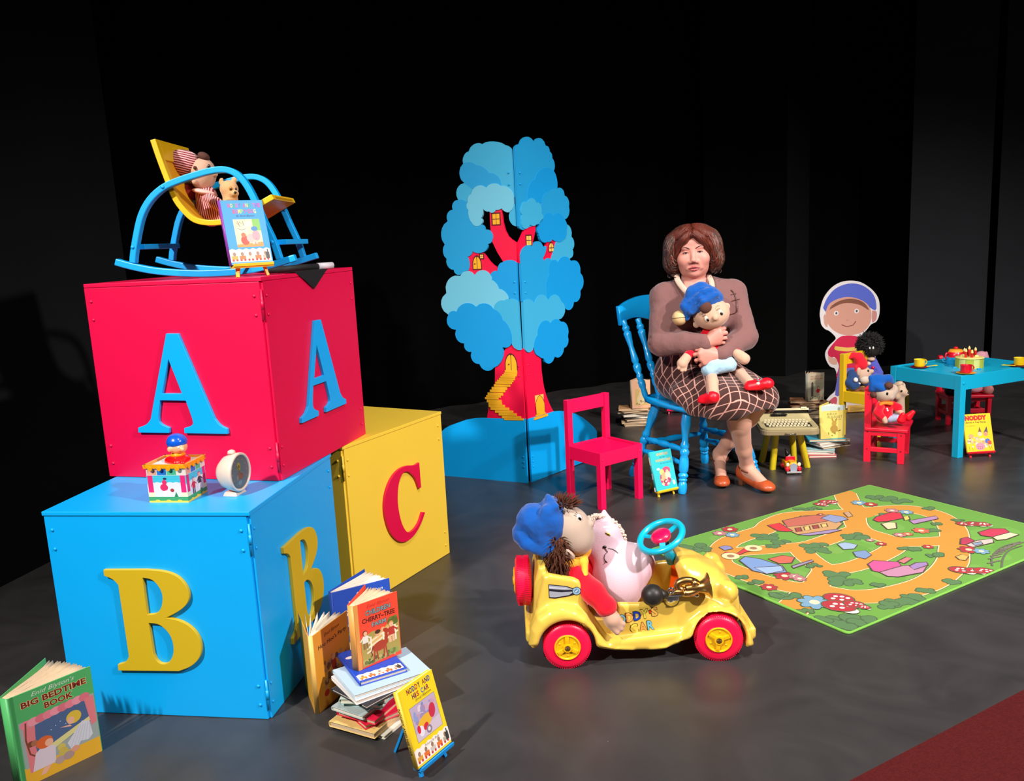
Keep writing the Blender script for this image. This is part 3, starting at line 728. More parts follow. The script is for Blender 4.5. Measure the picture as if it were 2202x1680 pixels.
p.text('BIG BEDTIME', .026, .204, .158, .0165, '#7a1d12', .035, 0, 0, '#e8d68c', .035); p.text('BOOK', .078, .182, .070, .0165, '#7a1d12', .035, 0, 0, '#e8d68c', .035)
p.rect(.004, .0, .011, h, '#3c9350')
p.build('cover_print', b1, M)
# --- ochre book leaning at the side of the blue block
w, h = .17, .235
b2, M = open_book('tall ochre picture book standing open against the side face of the blue block', w, h, .014, '#dd9a2e', (-.595, 2.213), math.radians(67), math.radians(112), '#e2b45c', leaves=7, seed=5)
p = Print(); blobs(p, .03, .05, .15, .145, ['#9a6a3a', '#b98a58', '#7a5030', '#a87a60', '#caa070', '#6a4a3a'], 60, 4, .03, .09)
p.ell(.085, .11, .012, .018, '#b52a20'); p.ell(.085, .132, .009, .010, '#d9a070'); p.ell(.04, .042, .012, .010, '#b8281e'); blobs(p, .10, .09, .165, .125, ['#b98a78', '#8a6050', '#caa090'], 14, 9, .06, .2)
p.text('Enid Blyton', .05, .205, .075, .013, '#3a2410', .0, .35); p.text("Hoo Hoo's Party", .018, .178, .14, .017, '#2a1a10', .012, .08)
p.build('cover_print', b2, M)

# --- the pile in front: lying books, then the ones standing on top
px_, py_ = -.418, 2.188
pile = [  # w, h, t, colour, dx, dy, yaw deg, label, pages
 (.135, .20, .010, '#c9c4b4', .025, -.005, 60, 'thin off-white book, lowest in the front pile', None),
 (.150, .22, .017, '#d9b870', -.005, -.005, 62, 'fawn hardback with worn cover, second from the bottom of the front pile', m_page2),
 (.125, .19, .013, '#d2173c', .020, -.012, 38, 'crimson hardback angled to the right, just above the fawn hardback', m_page2),
 (.125, .19, .013, '#d8143c', .000, -.008, 62, 'crimson hardback turned the other way, topmost of the two red ones', m_page2),
 (.110, .18, .012, '#a8b4b2', -.02, -.012, 58, 'pale grey hardback with signature on its spine, in the front pile', None),
 (.120, .18, .013, '#9fc2c4', -.005, .012, 72, 'washed-out teal hardback with a white spine label, in the front pile', None),
 (.125, .19, .014, '#b9c8b8', -.016, .016, 84, 'pale sage hardback with spine label, in the middle of the front pile', None),
 (.150, .22, .009, '#2a2a30', .012, .000, 48, 'thin black book in the upper half of the front pile', None),
 (.165, .225, .013, '#d9d4d6', .014, .006, 34, 'white glossy book under the pale blue one in the front pile', None),
 (.165, .225, .012, '#a9c4d6', .016, .010, 31, 'pale blue glossy book lying right under the small royal blue one', None)]
z = 0.
for (w, h, t, c, dx, dy, yw, lb, pg) in pile:
    lying_book(lb, w, h, t, c, px_+dx, py_+dy, z, math.radians(yw-90), None, 'books piled at the foot of the blue block', pg); z += t+.0003
for (o_, tx) in ():
    pass
ZP = z; w, h, t = .135, .195, .012
Ml = T(-.434, 2.232, ZP) @ RZ(math.radians(29)) @ T(0, -h/2, t/2) @ RX(-PI/2)
bl = closed_book('small royal blue book lying flat on top of the front pile', w, h, t, '#1c46b4', Ml, None, 'books piled at the foot of the blue block')
p = Print(); train(p, w-.006, .008, .03); p.ell(.02, .15, .012, .008, '#e8e4d8'); p.build('cover_print', bl, front_M(w, t))
ZT = ZP+t+.0004
w, h = .19, .247
_s, _f, _b = G(711.4, 1272.9, h), G(844.3, 1238.6, h), G(794, 1221, h)
b3, M = open_book('tall royal blue book standing open on the floor behind the front pile', w, h, .018, '#2450b8', (_s[0], _s[1]), math.atan2(_f[1]-_s[1], _f[0]-_s[0]), math.atan2(_b[1]-_s[1], _b[0]-_s[0]), leaves=8, seed=8)
p = Print(); blobs(p, .01, .01, .18, .14, ['#c8382c', '#e8d8b0', '#4a8a4a', '#d8a040', '#8ab0d8', '#203a80'], 40, 6, .05, .12)
p.text('Enid Blyton', .075, .212, .09, .016, '#eef2f8', .0, .35); p.text('BEDTIME', .05, .186, .115, .019, '#f2f2ee', .03); p.text('STORIES', .03, .158, .14, .019, '#f2f2ee', .03); p.build('cover_print', b3, M)
w, h = .14, .19
b4, M = open_book('orange-red book with a chestnut foal on its cover, standing open on the front pile', w, h, .022, '#ee4a30', (-.468, 2.183), math.radians(40), math.radians(79), '#dc9a4a', page=m_page2, leaves=11, z=ZT, seed=11)
p = Print(); p.rect(.0, .0, .012, h, '#dc9a4a')
p.poly([(.014, .004), (w-.002, .012), (w-.002, .105), (.11, .112), (.085, .095), (.05, .10), (.014, .088)], '#a8984a'); blobs(p, .014, .006, w-.004, .03, ['#6a7a34', '#8a9a44', '#b8b060', '#546428'], 40, 3, .1, .3)
p.poly([(.04, .075), (.12, .11), (.125, .085), (.05, .055)], '#d8b060')
for y0 in (.045, .058, .071): p.line([(.03, y0-.004), (w-.006, y0+.03)], .005, '#e8dcb8')
for x0 in (.045, .085, .125): p.line([(x0, .025+x0*.2), (x0, .075+x0*.25)], .005, '#efe6c8')
blobs(p, .10, .095, .136, .125, ['#5a6a2c', '#7a7a30', '#48581f'], 16, 5, .15, .4)
child(p, .028, .055, .05, '#7a3a1c', '#e4e0d0', '#8a6a40'); child(p, .112, .048, .058, '#b88a40', '#b8382c', '#e8b48c'); p.ell(.068, .088, .008, .009, '#e0a878'); p.ell(.068, .093, .009, .006, '#4a2c18'); p.ell(.085, .094, .007, .008, '#e0a878')
hc = '#a83a1c'; p.ell(.072, .050, .024, .014, hc, .15); p.poly([(.085, .05), (.098, .05), (.100, .085), (.092, .09)], hc); p.ell(.095, .088, .011, .0065, hc, -.6)
for x0, x1 in ((.055, .05), (.06, .064), (.085, .083), (.09, .094)): p.line([(x0, .045), ((x0+x1)/2, .028), (x1, .012)], .0045, hc)
p.line([(.05, .055), (.044, .04), (.046, .028)], .004, '#7a2412')
p.text('Enid Blyton', .04, .168, .072, .013, '#c8322a', .0, .35, .0); p.text('CHILDREN', .034, .150, .080, .014, '#7fa0a4', .02, 0, .0, '#3a2a28', .04); p.text('CHERRY~TREE', .022, .130, .106, .014, '#4a1a14', .02, 0, 0); p.text('FARM', .052, .112, .045, .013, '#7fa0a4', .02, 0, 0, '#3a2a28', .04)
p.build('cover_print', b4, M)
# --- books shown on easels
m_eb, m_ey, m_er = mat('easel_blue', (.05, .55, .85), .45), mat('easel_yellow', (.93, .76, .12), .45), mat('easel_red', (.86, .08, .16), .45)
w, h, t = .132, .195, .014
_, Mb = easel('blue display easel holding the yellow book, front right of the book pile', m_eb, -.247, 1.938, 0, math.radians(56), w, h, .26)
bk = closed_book('bright yellow picture book shown on the blue display easel', w, h, t, '#ecd21e', Mb, '#dcb83a')
p = Print(); p.rect(.022, .055, .118, .142, '#b8a8c0'); p.poly([(.022, .055), (.118, .055), (.118, .085), (.022, .075)], '#c8bcc8'); blobs(p, .024, .085, .116, .140, ['#8a9ac8', '#b898b0', '#d8c8d0', '#7a88b8', '#caa0a8', '#9a8ab0'], 26, 12, .06, .16)
p.ell(.062, .09, .03, .016, '#e0b030', .25); p.ell(.095, .105, .012, .018, '#c03048', -.3); p.ell(.044, .075, .010, .013, '#dedee6'); p.ell(.062, .079, .010, .008, '#d0263c', .6); p.ell(.036, .082, .006, .010, '#d0263c'); p.ell(.07, .068, .010, .010, '#8a7a88'); p.ell(.07, .068, .005, .005, '#d8d8d8')
p.line([(.022, .055), (.118, .055), (.118, .142), (.022, .142)], .0012, '#8a7a50', True)
train(p, w, .006, .036)
def multi(p, words, x, y, h, cw, cols, bold=.03, rot=0.):
    k = 0
    for ch in words:
        if ch == '-': p.rect(x, y+h*.4, x+cw*.5, y+h*.58, cols[k % len(cols)])
        elif ch != ' ': p.text(ch, x, y, cw*(.4 if ch in "I'" else .84), h, cols[k % len(cols)], bold); k += 1
        x += cw*(.62 if ch in " I'-" else 1)
cc = ['#8a2a2a', '#5a2a5a', '#2a4a9a', '#b03a2a', '#3a2a4a']
multi(p, 'NODDY AND', .028, .174, .014, .0105, cc); multi(p, 'HIS CAR', .042, .157, .013, .0105, ['#5a2a5a', '#8a2a4a', '#b03a2a', '#2a6aba']); p.text('Enid Blyton', .05, .1465, .06, .008, '#2a2420', .0, .35); p.text('Pictures by Beek', .04, .034, .055, .008, '#5a5048', 0, .3)
p.build('cover_print', bk, front_M(w, t))
sp = Print(); sp.text('NODDY AND HIS CAR', 0, 0, .12, .007, '#3a3228', .02); sp.build('spine_print', bk, Matrix(((0, 0, -1, -w/2-.0041), (0, -1, 0, .0035), (-1, 0, 0, .155), (0, 0, 0, 1))))
w, h, t = .128, .195, .016
_, Mb = easel('yellow display easel beside the near front leg of the turned blue chair', m_ey, .735, 4.047, 0, math.radians(27), w, h, .28)
bk = closed_book('turquoise library book with children on its cover, on an easel beside the turned blue chair', w, h, t, '#28b4b8', Mb, '#2aa0a4')
p = Print(); p.ell(.065, .055, .032, .038, '#c8386a'); p.ell(.078, .094, .024, .018, '#d8486a'); p.ell(.05, .088, .013, .015, '#e8c870'); p.ell(.062, .06, .02, .026, '#d8a070'); p.ell(.082, .066, .016, .024, '#e8c0a8'); p.ell(.082, .088, .008, .009, '#e8b48c'); blobs(p, .035, .02, .10, .06, ['#c8386a', '#d8b080', '#e0d0c0', '#7a3a4a'], 14, 5, .08, .2); blobs(p, .095, .015, .122, .05, ['#cfe4c8', '#a8d0c0'], 8, 3, .1, .25); p.ell(.032, .105, .010, .006, '#d8f0ee')
for s_, y_, x_, w_ in (('ADVENTURES', .170, .034, .072), ('WISHING-CHAIR', .140, .024, .094)): p.text(s_, x_, y_, w_, .013, '#c8b070', .02, 0, 0, '#8a6a40', .02)
p.text('OF THE', .052, .158, .032, .006, '#1a3a48', .02); p.text('By Enid Blyton', .05, .126, .066, .008, '#1a4a8a', 0, .3); p.build('cover_print', bk, front_M(w, t))
sp = Print(); sp.rect(.004, .13, .012, .17, '#e8e0d8'); sp.rect(.003, .0, .013, .02, '#f0ece4'); sp.rect(.004, .06, .012, .09, '#b8c8d0'); sp.build('spine_label', bk, Matrix(((0, 0, -1, -w/2-.0041), (-1, 0, 0, .008), (0, 1, 0, 0), (0, 0, 0, 1))))
w, h, t = .150, .205, .008
_, Mb = easel('red display easel beside the front leg of the blue table', m_er, 2.508, 4.44, 0, math.radians(2), w, h, .30)
bk = closed_book('yellow picture book on a red easel under the blue table', w, h, t, '#f2c814', Mb, '#e0b818')
p = Print(); blobs(p, .004, .02, .14, .085, ['#d8b88a', '#e8d8b8', '#8a5a3a', '#c8c0a0', '#caa070', '#b8a890'], 40, 21, .06, .14); p.ell(.075, .028, .026, .02, '#e090a0')
for k in range(7): p.ell(.062+.011*(k % 3), .018+.009*(k//3), .0025, .0025, '#8a3040', 0, 8)
p.ell(.118, .055, .014, .014, '#4a70c0'); p.rect(.118, .036, .138, .056, '#e0502c'); p.poly([(.07, .10), (.082, .135), (.092, .10)], '#7a5a3a'); p.ell(.08, .095, .013, .012, '#e8c8a0'); p.poly([(.10, .1), (.122, .135), (.125, .1)], '#5a4a5a'); p.ell(.112, .094, .012, .012, '#d89070'); p.ell(.03, .085, .014, .012, '#caa070')
for x_ in (.012, .03, .125, .135): p.line([(x_, .03), (x_+.002, .008)], .0014, '#3a2c20')
p.text('NODDY', .008, .170, .118, .026, '#d82020', .05, 0, 0, '#6a1010', .03); p.text('Gives a Tea Party', .010, .153, .112, .010, '#2a2418', .03); p.text('Enid Blyton', .012, .137, .045, .007, '#4a3a20', 0, .35); p.build('cover_print', bk, front_M(w, t))
# --- piles at the back of the stage
def back_pile(x, y, z0, spec, group, where):
    z = z0
    for k, (w, h, t, c, dx, dy, yw, lb, pg) in enumerate(spec):
        lying_book(lb+' '+where, w, h, t, c, x+dx, y+dy, z, math.radians(yw), None, group, pg); z += t+.0003
    return z
g = 'books piled behind the turned blue chair'; wh = 'in the pile behind the turned blue chair'
zt = back_pile(.84, 5.66, 0, [(.19, .13, .016, '#c8b090', .0, 0, 4, 'tan hardback at the bottom', m_page2), (.20, .14, .018, '#b89a78', -.003, 0, -6, 'light brown hardback second from the bottom', m_page2),
    (.185, .13, .016, '#5a5046', .004, 0, 8, 'dark brown hardback', m_page2), (.16, .12, .014, '#b8b4a0', .02, 0, -14, 'grey-green hardback', m_page), (.20, .135, .018, '#cfc8b8', .0, 0, 3, 'thick off-white hardback', m_page),
    (.21, .14, .010, '#a89a80', -.008, 0, -18, 'thin khaki book jutting out', m_page2), (.21, .13, .012, '#8a7458', -.01, 0, 14, 'olive brown book', m_page2), (.20, .13, .016, '#c89868', -.02, 0, -8, 'orange tan hardback at the top', m_page2)], g, wh)
ob, M = open_book('peach book with a rabbit cover standing on the pile behind the turned blue chair', .125, .19, .022, '#dcaa84', (.800, 5.60), math.radians(6), math.radians(58), '#c8b098', page=m_page2, leaves=6, z=zt, seed=21)
p = Print(); p.rect(.02, .02, .11, .13, '#c8a868'); p.ell(.06, .06, .026, .036, '#d8c090'); p.ell(.062, .1, .014, .016, '#d8c090'); p.ell(.055, .122, .005, .016, '#d0b080', .2); p.ell(.07, .122, .005, .016, '#d0b080', -.2); blobs(p, .022, .022, .108, .06, ['#8a7a40', '#a08a50', '#6a5a38'], 14, 2, .06, .14); p.text('Enid Blyton', .035, .168, .06, .008, '#5a4030', 0, .3); p.build('cover_print', ob, M)
g = 'books piled behind the typewriter'; wh = 'in the far pile behind the typewriter'
zt = back_pile(2.0, 5.62, 0, [(.20, .14, .03, '#8a8070', 0, 0, 5, 'thick grey brown book at the bottom', m_page2), (.19, .13, .03, '#a89078', 0, 0, -5, 'thick tan book second from the bottom', m_page2), (.22, .15, .014, '#a88468', .01, 0, 10, 'reddish tan book', m_page2), (.21, .14, .016, '#b07a58', -.02, 0, -10, 'terracotta hardback', m_page2), (.20, .14, .014, '#c89a70', .02, 0, 6, 'sandy hardback', m_page2), (.19, .13, .016, '#b8805c', -.03, 0, -16, 'rust coloured hardback at the top', m_page2)], g, wh)
ob, M = open_book('cream book with a castle tower cover standing open on the far pile behind the typewriter', .118, .185, .026, '#d8c8a8', (1.965, 5.56), math.radians(14), math.radians(70), '#b8b8a8', page=m_page2, leaves=7, z=zt, seed=23)
p = Print(); p.rect(.008, .005, .112, .12, '#c8c0a0'); p.rect(.02, .03, .036, .115, '#5a5a50'); p.poly([(.018, .115), (.028, .13), (.038, .115)], '#4a4a44'); child(p, .072, .03, .06, '#5a3a28', '#c8242c', '#c8b090'); blobs(p, .008, .006, .11, .04, ['#8a8a60', '#a8a070', '#6a7050'], 20, 4, .06, .16); p.text('THE CASTLE OF', .012, .158, .09, .010, '#a07048', .02); p.text('ADVENTURE', .012, .142, .092, .012, '#a06038', .02); p.build('cover_print', ob, M)
g = 'books piled beside the yellow stool'; wh = 'in the pile beside the yellow stool'
zt = back_pile(1.77, 4.69, 0, [(.15, .12, .014, '#c85a5c', -.05, -.045, -6, 'faded red book at the bottom left', m_page), (.16, .12, .013, '#d8ccc0', -.055, -.03, -14, 'off-white book near the bottom', m_page)], g, wh)
zt = back_pile(1.77, 4.69, zt, [(.17, .13, .012, '#9ac4c8', -.05, -.02, -24, 'pale turquoise book', m_page), (.19, .14, .013, '#5a5a50', .02, .01, 18, 'dark olive hardback sticking out to the right', m_page2), (.20, .14, .013, '#d0ccc4', .01, .01, 22, 'light grey book', m_page), (.20, .14, .014, '#a8988a', .01, .01, 16, 'fawn grey hardback', m_page), (.20, .14, .016, '#2e9ab0', -.01, .0, -6, 'teal hardback with a white label, at the top', m_page2)], g, wh)
w, h = .135, .188
ob, M = open_book('pale yellow book with a brown rabbit cover standing on the pile beside the yellow stool', w, h, .016, '#dccb6a', (1.712, 4.632), math.radians(3), math.radians(48), page=m_page, leaves=5, z=zt, seed=25)
p = Print(); p.rect(0, .16, w, h, '#b8c8c4'); p.ell(.075, .085, .014, .016, '#b09040'); p.ell(.066, .106, .005, .014, '#a88838', .4); p.ell(.086, .105, .005, .014, '#a88838', -.3); p.ell(.075, .055, .022, .022, '#a8883c'); blobs(p, .03, .012, .125, .05, ['#8a7434', '#a8903c', '#6a5a28'], 14, 3, .05, .12); p.ell(.1, .168, .008, .01, '#8a9a8a')
p.text('Enid Blyton', .05, .150, .05, .006, '#5a5030', .0, .3); p.text('BRER', .035, .134, .06, .013, '#7a7444', .0); p.text('RABBIT', .038, .116, .085, .014, '#7a7444', .0); p.text('BOOK', .078, .104, .04, .008, '#7a7444', .0); p.build('cover_print', ob, M)
# ================================================================== rocking chair, book and bits on the red block
YN, YW = 2.665, .31
ROCK0 = Vector((-.90, 2.82, 2*BS+.002))
rock = thing('rocking_chair', "child's rocking chair with blue hoop frame and yellow bent seat, on the red block", 'rocking chair', tuple(ROCK0))
cr = crop(220, 270, 3.7966)
def prof(P, y=YN): return [Vector(D(q[0], q[1], y))-ROCK0 for q in cr(P)]
def bez(P, n=4):
    """smooth line through points"""
    P = [Vector(p) for p in P]; out = []
    for i in range(len(P)-1):
        a = P[max(i-1, 0)]; b = P[i]; c = P[i+1]; d = P[min(i+2, len(P)-1)]
        for k in range(n):
            t = k/n; out.append(.5*((2*b)+(c-a)*t+(2*a-5*b+4*c-d)*t*t+(3*b-a-3*c+d)*t**3))
    return out+[P[-1]]
rockl = bez(prof([(115,1105),(250,1142),(450,1180),(700,1198),(900,1198),(1130,1182),(1350,1140),(1580,1070)]))
hoop = bez(prof([(258,1115),(262,1050),(285,900),(325,730),(395,600),(500,502),(620,445),(760,398),(880,365),(990,352),(1075,375),(1140,425),(1200,510),(1255,620),(1325,780),(1400,940),(1450,1085)]))
dmin = min(p.z for p in rockl)-.0105
for k, yy in enumerate((0., YW)):
    off = Vector((0, yy, -dmin))
    MB().bar([p+off for p in rockl], .026, .021, (0, 0, 1)).build('rocker', m_blue, rock, bevel=.003)
    MB().bar([p+off for p in hoop], .019, .028, (0, 1, 0)).build('arm_hoop', m_blue, rock, bevel=.003)
    for b_ in ((262, 985), (505, 495), (1395, 945), (1290, 655)):
        q = prof([b_])[0]+off
        MB().ball((0, -.0145, 0), (.006, .004, .006), T(*q), 10, 6).build('bolt', m_blue, rock, True)
zo = Vector((0, 0, -dmin))
for a_ in ((275, 985), (1440, 945)):
    q = prof([a_])[0]+zo
    MB().box((.03, YW-.02, .016), (q.x+.008, YW/2+YN-ROCK0.y, q.z)).build('cross_rail', m_blue, rock, bevel=.002)
seat = bez(prof([(385,110),(432,250),(490,405),(560,580),(635,690),(735,780),(860,808),(1000,795),(1140,745),(1290,655),(1400,592)], YN+.015), 5)
rows_o = []
n_ = len(seat)
def seat_strip(y0, y1, off, th):
    up = []; dn = []
    for i, p in enumerate(seat):
        t = (seat[min(i+1, n_-1)]-seat[max(i-1, 0)]).normalized(); nn = Vector((-t.z, 0, t.x))
        up.append(p+zo+nn*(off+th)); dn.append(p+zo+nn*off)
    V = [[Vector((p.x, y+YN-ROCK0.y, p.z)) for p in lst] for lst, y in ((dn, y0), (up, y0), (up, y1), (dn, y1))]
    m = MB(); rings = [[V[0][i], V[1][i], V[2][i], V[3][i]] for i in range(n_)]; m.loft(rings); return m
m_seat = mat('rocking_seat_yellow', (.90, .72, .06), .38)
m_slab = mat('rocking_seat_panel', (.86, .62, .10), .45)
ys0, ys1 = .017, YW-.017
seat_strip(ys0, ys0+.028, 0, .017).build('seat_rail', m_seat, rock, bevel=.002); seat_strip(ys1-.028, ys1, 0, .017).build('seat_rail', m_seat, rock, bevel=.002)
seat_strip(ys0+.028, ys1-.028, .002, .009).build('seat_panel', m_slab, rock)
for i0, i1, nm in ((0, 7, 'top_rail'), (n_-6, n_, 'front_rail')):
    sv, n_s = seat, n_; seat = seat[i0:i1]; n_ = len(seat)
    seat_strip(ys0+.028, ys1-.028, .0, .017).build(nm, m_seat, rock, bevel=.002); seat, n_ = sv, n_s
# book in front of it
w, h, t = .128, .192, .014
_, Mb = easel('yellow display easel on the front corner of the red block', m_ey, -.752, 2.552, 2*BS, math.radians(38), w, h, .22, .03)
bk = closed_book('sky blue picture book on the yellow easel in front of the rocking chair', w, h, t, '#1595d8', Mb, '#8a3aa0')
p = Print(); p.rect(.028, .052, .108, .135, '#d8d0a8'); p.rect(.085, .1, .108, .135, '#7ab850'); blobs(p, .03, .08, .085, .133, ['#dcd8b8', '#c8c8a0', '#e8e0c0'], 12, 3, .08, .2); p.poly([(.028, .052), (.108, .052), (.108, .066), (.028, .06)], '#d8903c')
for q in ([(.036, .125), (.042, .12), (.047, .127), (.052, .122)], [(.036, .108), (.05, .103), (.062, .106)], [(.04, .13), (.046, .112)], [(.056, .13), (.058, .116)]): p.line(q, .0012, '#3a3a38')
p.ell(.055, .072, .013, .014, '#c8442c'); p.ell(.052, .088, .007, .007, '#d86a40'); p.ell(.072, .078, .012, .013, '#d8b0a8'); p.ell(.09, .085, .012, .016, '#c898a0'); p.ell(.088, .106, .010, .007, '#3a80b8'); blobs(p, .07, .058, .106, .08, ['#c8a0a8', '#e0c8c0', '#a87888'], 10, 7, .06, .15)
train(p, w-.004, .008, .036)
multi(p, 'NODDY AND THE', .02, .170, .0125, .0082, ['#d83a8a', '#d8d04a', '#3aa85a', '#e0509a', '#8a4ab0']); multi(p, 'BUMPY-DOG', .032, .152, .013, .0084, ['#e0407a', '#d8408a', '#e8e06a', '#8ac85a', '#d03a7a']); p.text('By Enid Blyton', .04, .141, .056, .007, '#16324a', .0, .35); p.build('cover_print', bk, front_M(w, t))
# black folder with a white label hanging over the edge
fo = thing('fabric_sleeve', 'black fabric sleeve rolled on the red block with one corner hanging down', 'sleeve', (-.62, 2.78, 2*BS))
m_blk = mat('black_cloth', (.06, .055, .06), .7, bump=.3)
A0 = Vector((-1.1555*BS, 4.0482*BS, 2*BS)); Ab = Vector((math.sin(.2651), math.cos(.2651), 0)); Ao = Vector((math.cos(.2651), -math.sin(.2651), 0))
fo.location = tuple(A0+Ab*.30-Ao*.03)
def fl(u, o, z): return (A0+Ab*u+Ao*o+Vector((0, 0, z)))-Vector(fo.location)
MB().tube([fl(.235, -.115, .012), fl(.33, -.065, .012), fl(.46, -.012, .012)], .011, 10).build('roll', m_blk, fo, True)
MB().tube([fl(.41, -.03, .0125), fl(.47, -.008, .0125)], .0118, 10).build('label', mat('white_label', (.85, .84, .86), .5), fo, True)
MB().grid([[fl(.20, -.06, .003), fl(.30, -.05, .003), fl(.42, -.03, .003)], [fl(.20, .0, .003), fl(.31, .002, .003), fl(.42, .0, .003)], [fl(.245, .004, -.022), fl(.305, .005, -.03), fl(.365, .004, -.022)], [fl(.295, .005, -.05), fl(.305, .005, -.055), fl(.315, .005, -.05)]]).build('flap', m_blk, fo, solid=.0015)

# ================================================================== tin box toy and alarm clock on the blue block
jb = thing('pop_up_toy', 'printed tin pop-up box toy with a blue-capped plastic figure, on the blue block', 'toy', (-.965, 2.36, BS), 0)
J0, J1, J2 = G(406, 1081, BS), G(322, 1081, BS), G(439, 1058, BS)
ex = (J0-J1)/np.linalg.norm(J0-J1); ang = math.atan2(ex[1], ex[0]); wj = np.linalg.norm(J0-J1); dj = .105
jb.location = tuple(J1); jb.rotation_euler = (0, 0, ang)
hj = .105
m_tin = mat('printed_tin', (.82, .84, .80), .35)
MB().box((wj, dj, hj), (wj/2, dj/2, hj/2)).build('box', m_tin, jb, bevel=.002)
def face_print(W):
    p = Print(); H = hj
    p.rect(0, 0, W, H*.05, '#e6c840'); p.rect(0, H*.05, W, H*.16, '#3f9a5c'); p.rect(0, H*.16, W, H*.5, '#d8d6d4'); p.rect(0, H*.5, W, H*.75, '#3cb8cc')
    for k in range(6): p.ell(W*(.1+.16*k), H*.52, W*.09, H*.05, '#d8d6d4', 0, 12)
    for k in range(3): p.ell(W*(.22+.28*k), H*.05, W*.06, H*.03, '#e6c840', 0, 12)
    for k, c in enumerate(('#dfa088', '#1f6ec0', '#4bb488', '#d8d0c0')): p.rect(W*(.03+k*.25), H*.76, W*(.03+k*.25+.235), H*.92, c)
    for x in (0, W*.83): p.rect(x+W*.02, H*.22, x+W*.15, H*.75, '#e0206a'); p.rect(x, H*.16, x+W*.17, H*.28, '#e0dcb0')
    p.poly([(W*.66, H*.16), (W*.71, H*.3), (W*.76, H*.16)], '#2a7a4a')
    return p
p = face_print(wj); W, H = wj, hj; p.ell(W*.42, H*.42, W*.10, H*.10, '#d8285a'); p.ell(W*.44, H*.56, W*.06, H*.07, '#d8285a'); p.ell(W*.46, H*.66, W*.05, H*.03, '#2a2a4a'); p.ell(W*.5, H*.27, W*.12, H*.07, '#e6e2da'); p.ell(W*.62, H*.34, W*.05, H*.05, '#a83030'); p.ell(W*.42, H*.22, W*.05, H*.05, '#efe8dc')
p.build('tin_print', jb, Matrix(((1, 0, 0, 0), (0, 0, -1, 0), (0, 1, 0, 0), (0, 0, 0, 1))))
p = face_print(dj); child(p, dj*.34, hj*.16, hj*.42, '#2a6ab8', '#c82a3c', '#3a3a4a'); child(p, dj*.66, hj*.2, hj*.44, '#c02880', '#303038', '#e8e4dc')
p.build('tin_print', jb, Matrix(((0, 0, 1, wj), (1, 0, 0, 0), (0, 1, 0, 0), (0, 0, 0, 1))))
m_org = mat('orange_plastic', (.96, .60, .05), .3, coat=.3); m_rpl = mat('red_plastic', (.88, .04, .08), .28, coat=.3); m_bpl = mat('blue_plastic', (.04, .34, .80), .25, coat=.4); m_skinp = mat('skin_plastic', (.93, .68, .50), .35); m_brpl = mat('brown_plastic', (.22, .09, .06), .4)
rim = MB()
for (s, c) in (((wj+.008, .008, .012), (wj/2, -.0, hj)), ((wj+.008, .008, .012), (wj/2, dj, hj)), ((.008, dj+.008, .012), (0, dj/2, hj)), ((.008, dj+.008, .012), (wj, dj/2, hj))): rim.box(s, c)
for k in range(4): rim.lathe([(.007, 0), (.007, .003)], T(wj*(.15+.23*k), -.0055, hj-.005) @ RX(PI/2), 12); rim.lathe([(.007, 0), (.007, .003)], T(wj+.003, dj*(.15+.23*k), hj-.005) @ RY(PI/2), 12)
rim.build('rim', m_org, jb, bevel=.0015)
fx, fy = wj*.58, dj*.55
s = Soft(.003, .008); s.ell((fx, fy, hj+.004), (.034, .030, .017)); s.cap((fx-.025, fy-.012, hj+.004), (fx+.008, fy-.03, hj+.002), .010, .008); s.cap((fx+.025, fy-.004, hj+.004), (fx+.03, fy-.03, hj+.002), .010, .008)
soft_obj('lid', s, m_rpl, jb)
MB().lathe([(.016, hj+.014), (.022, hj+.020), (.016, hj+.026)], T(fx, fy, 0), 14).build('collar', m_org, jb, True)
R_ = RZ(math.radians(35))
s = Soft(.0025, .005); s.ell((fx+.004, fy, hj+.042), (.025, .024, .021)); s.ell((fx+.026, fy-.016, hj+.038), .006); s.ell((fx-.010, fy-.023, hj+.040), (.007, .005, .008))
soft_obj('head', s, m_skinp, jb)
s = Soft(.0025, .005); s.ell((fx, fy+.002, hj+.056), (.029, .028, .022)); s.ell((fx-.002, fy+.002, hj+.066), (.022, .021, .014)); soft_obj('cap', s, m_bpl, jb)
s = Soft(.0025, .004); s.ell((fx-.004, fy+.006, hj+.046), (.026, .024, .018)); soft_obj('hair', s, m_brpl, jb)
for dy_ in (-.019, -.004): MB().ball((fx+.024 if dy_ > -.01 else fx+.016, fy+dy_, hj+.045), .0035, I4, 8, 6).build('eye', mat('eye_white', (.9, .9, .88), .3), jb, True)
ck = thing('alarm_clock', 'round cream alarm clock with a yellow figure on its dial, on the blue block', 'alarm clock', tuple(G(521, 1063, BS)), math.radians(76))
m_crm = mat('cream_plastic', (.84, .77, .70), .35, coat=.2); m_dial = mat('clock_dial', (.50, .55, .56), .35)
rc = .056; Mk = T(0, .0, rc+.008) @ RX(-PI/2) @ Matrix.Identity(4)
Mk = T(0, 0, rc+.010) @ RX(math.radians(90))
MB().lathe([(.004, -.062), (.030, -.058), (.046, -.042), (.053, -.020), (rc, -.004), (rc, .002), (rc-.005, .005), (rc-.008, .001), (rc-.009, -.004)], Mk, 40, False).build('case', m_crm, ck, True)
MB().lathe([(rc-.009, -.006), (rc-.009, -.003)], Mk, 36).build('dial', m_dial, ck)
p = Print(); 
for k in range(12): a = k*PI/6; p.ell(.037*math.sin(a), .037*math.cos(a), .0025, .0025, '#caa890', 0, 8)
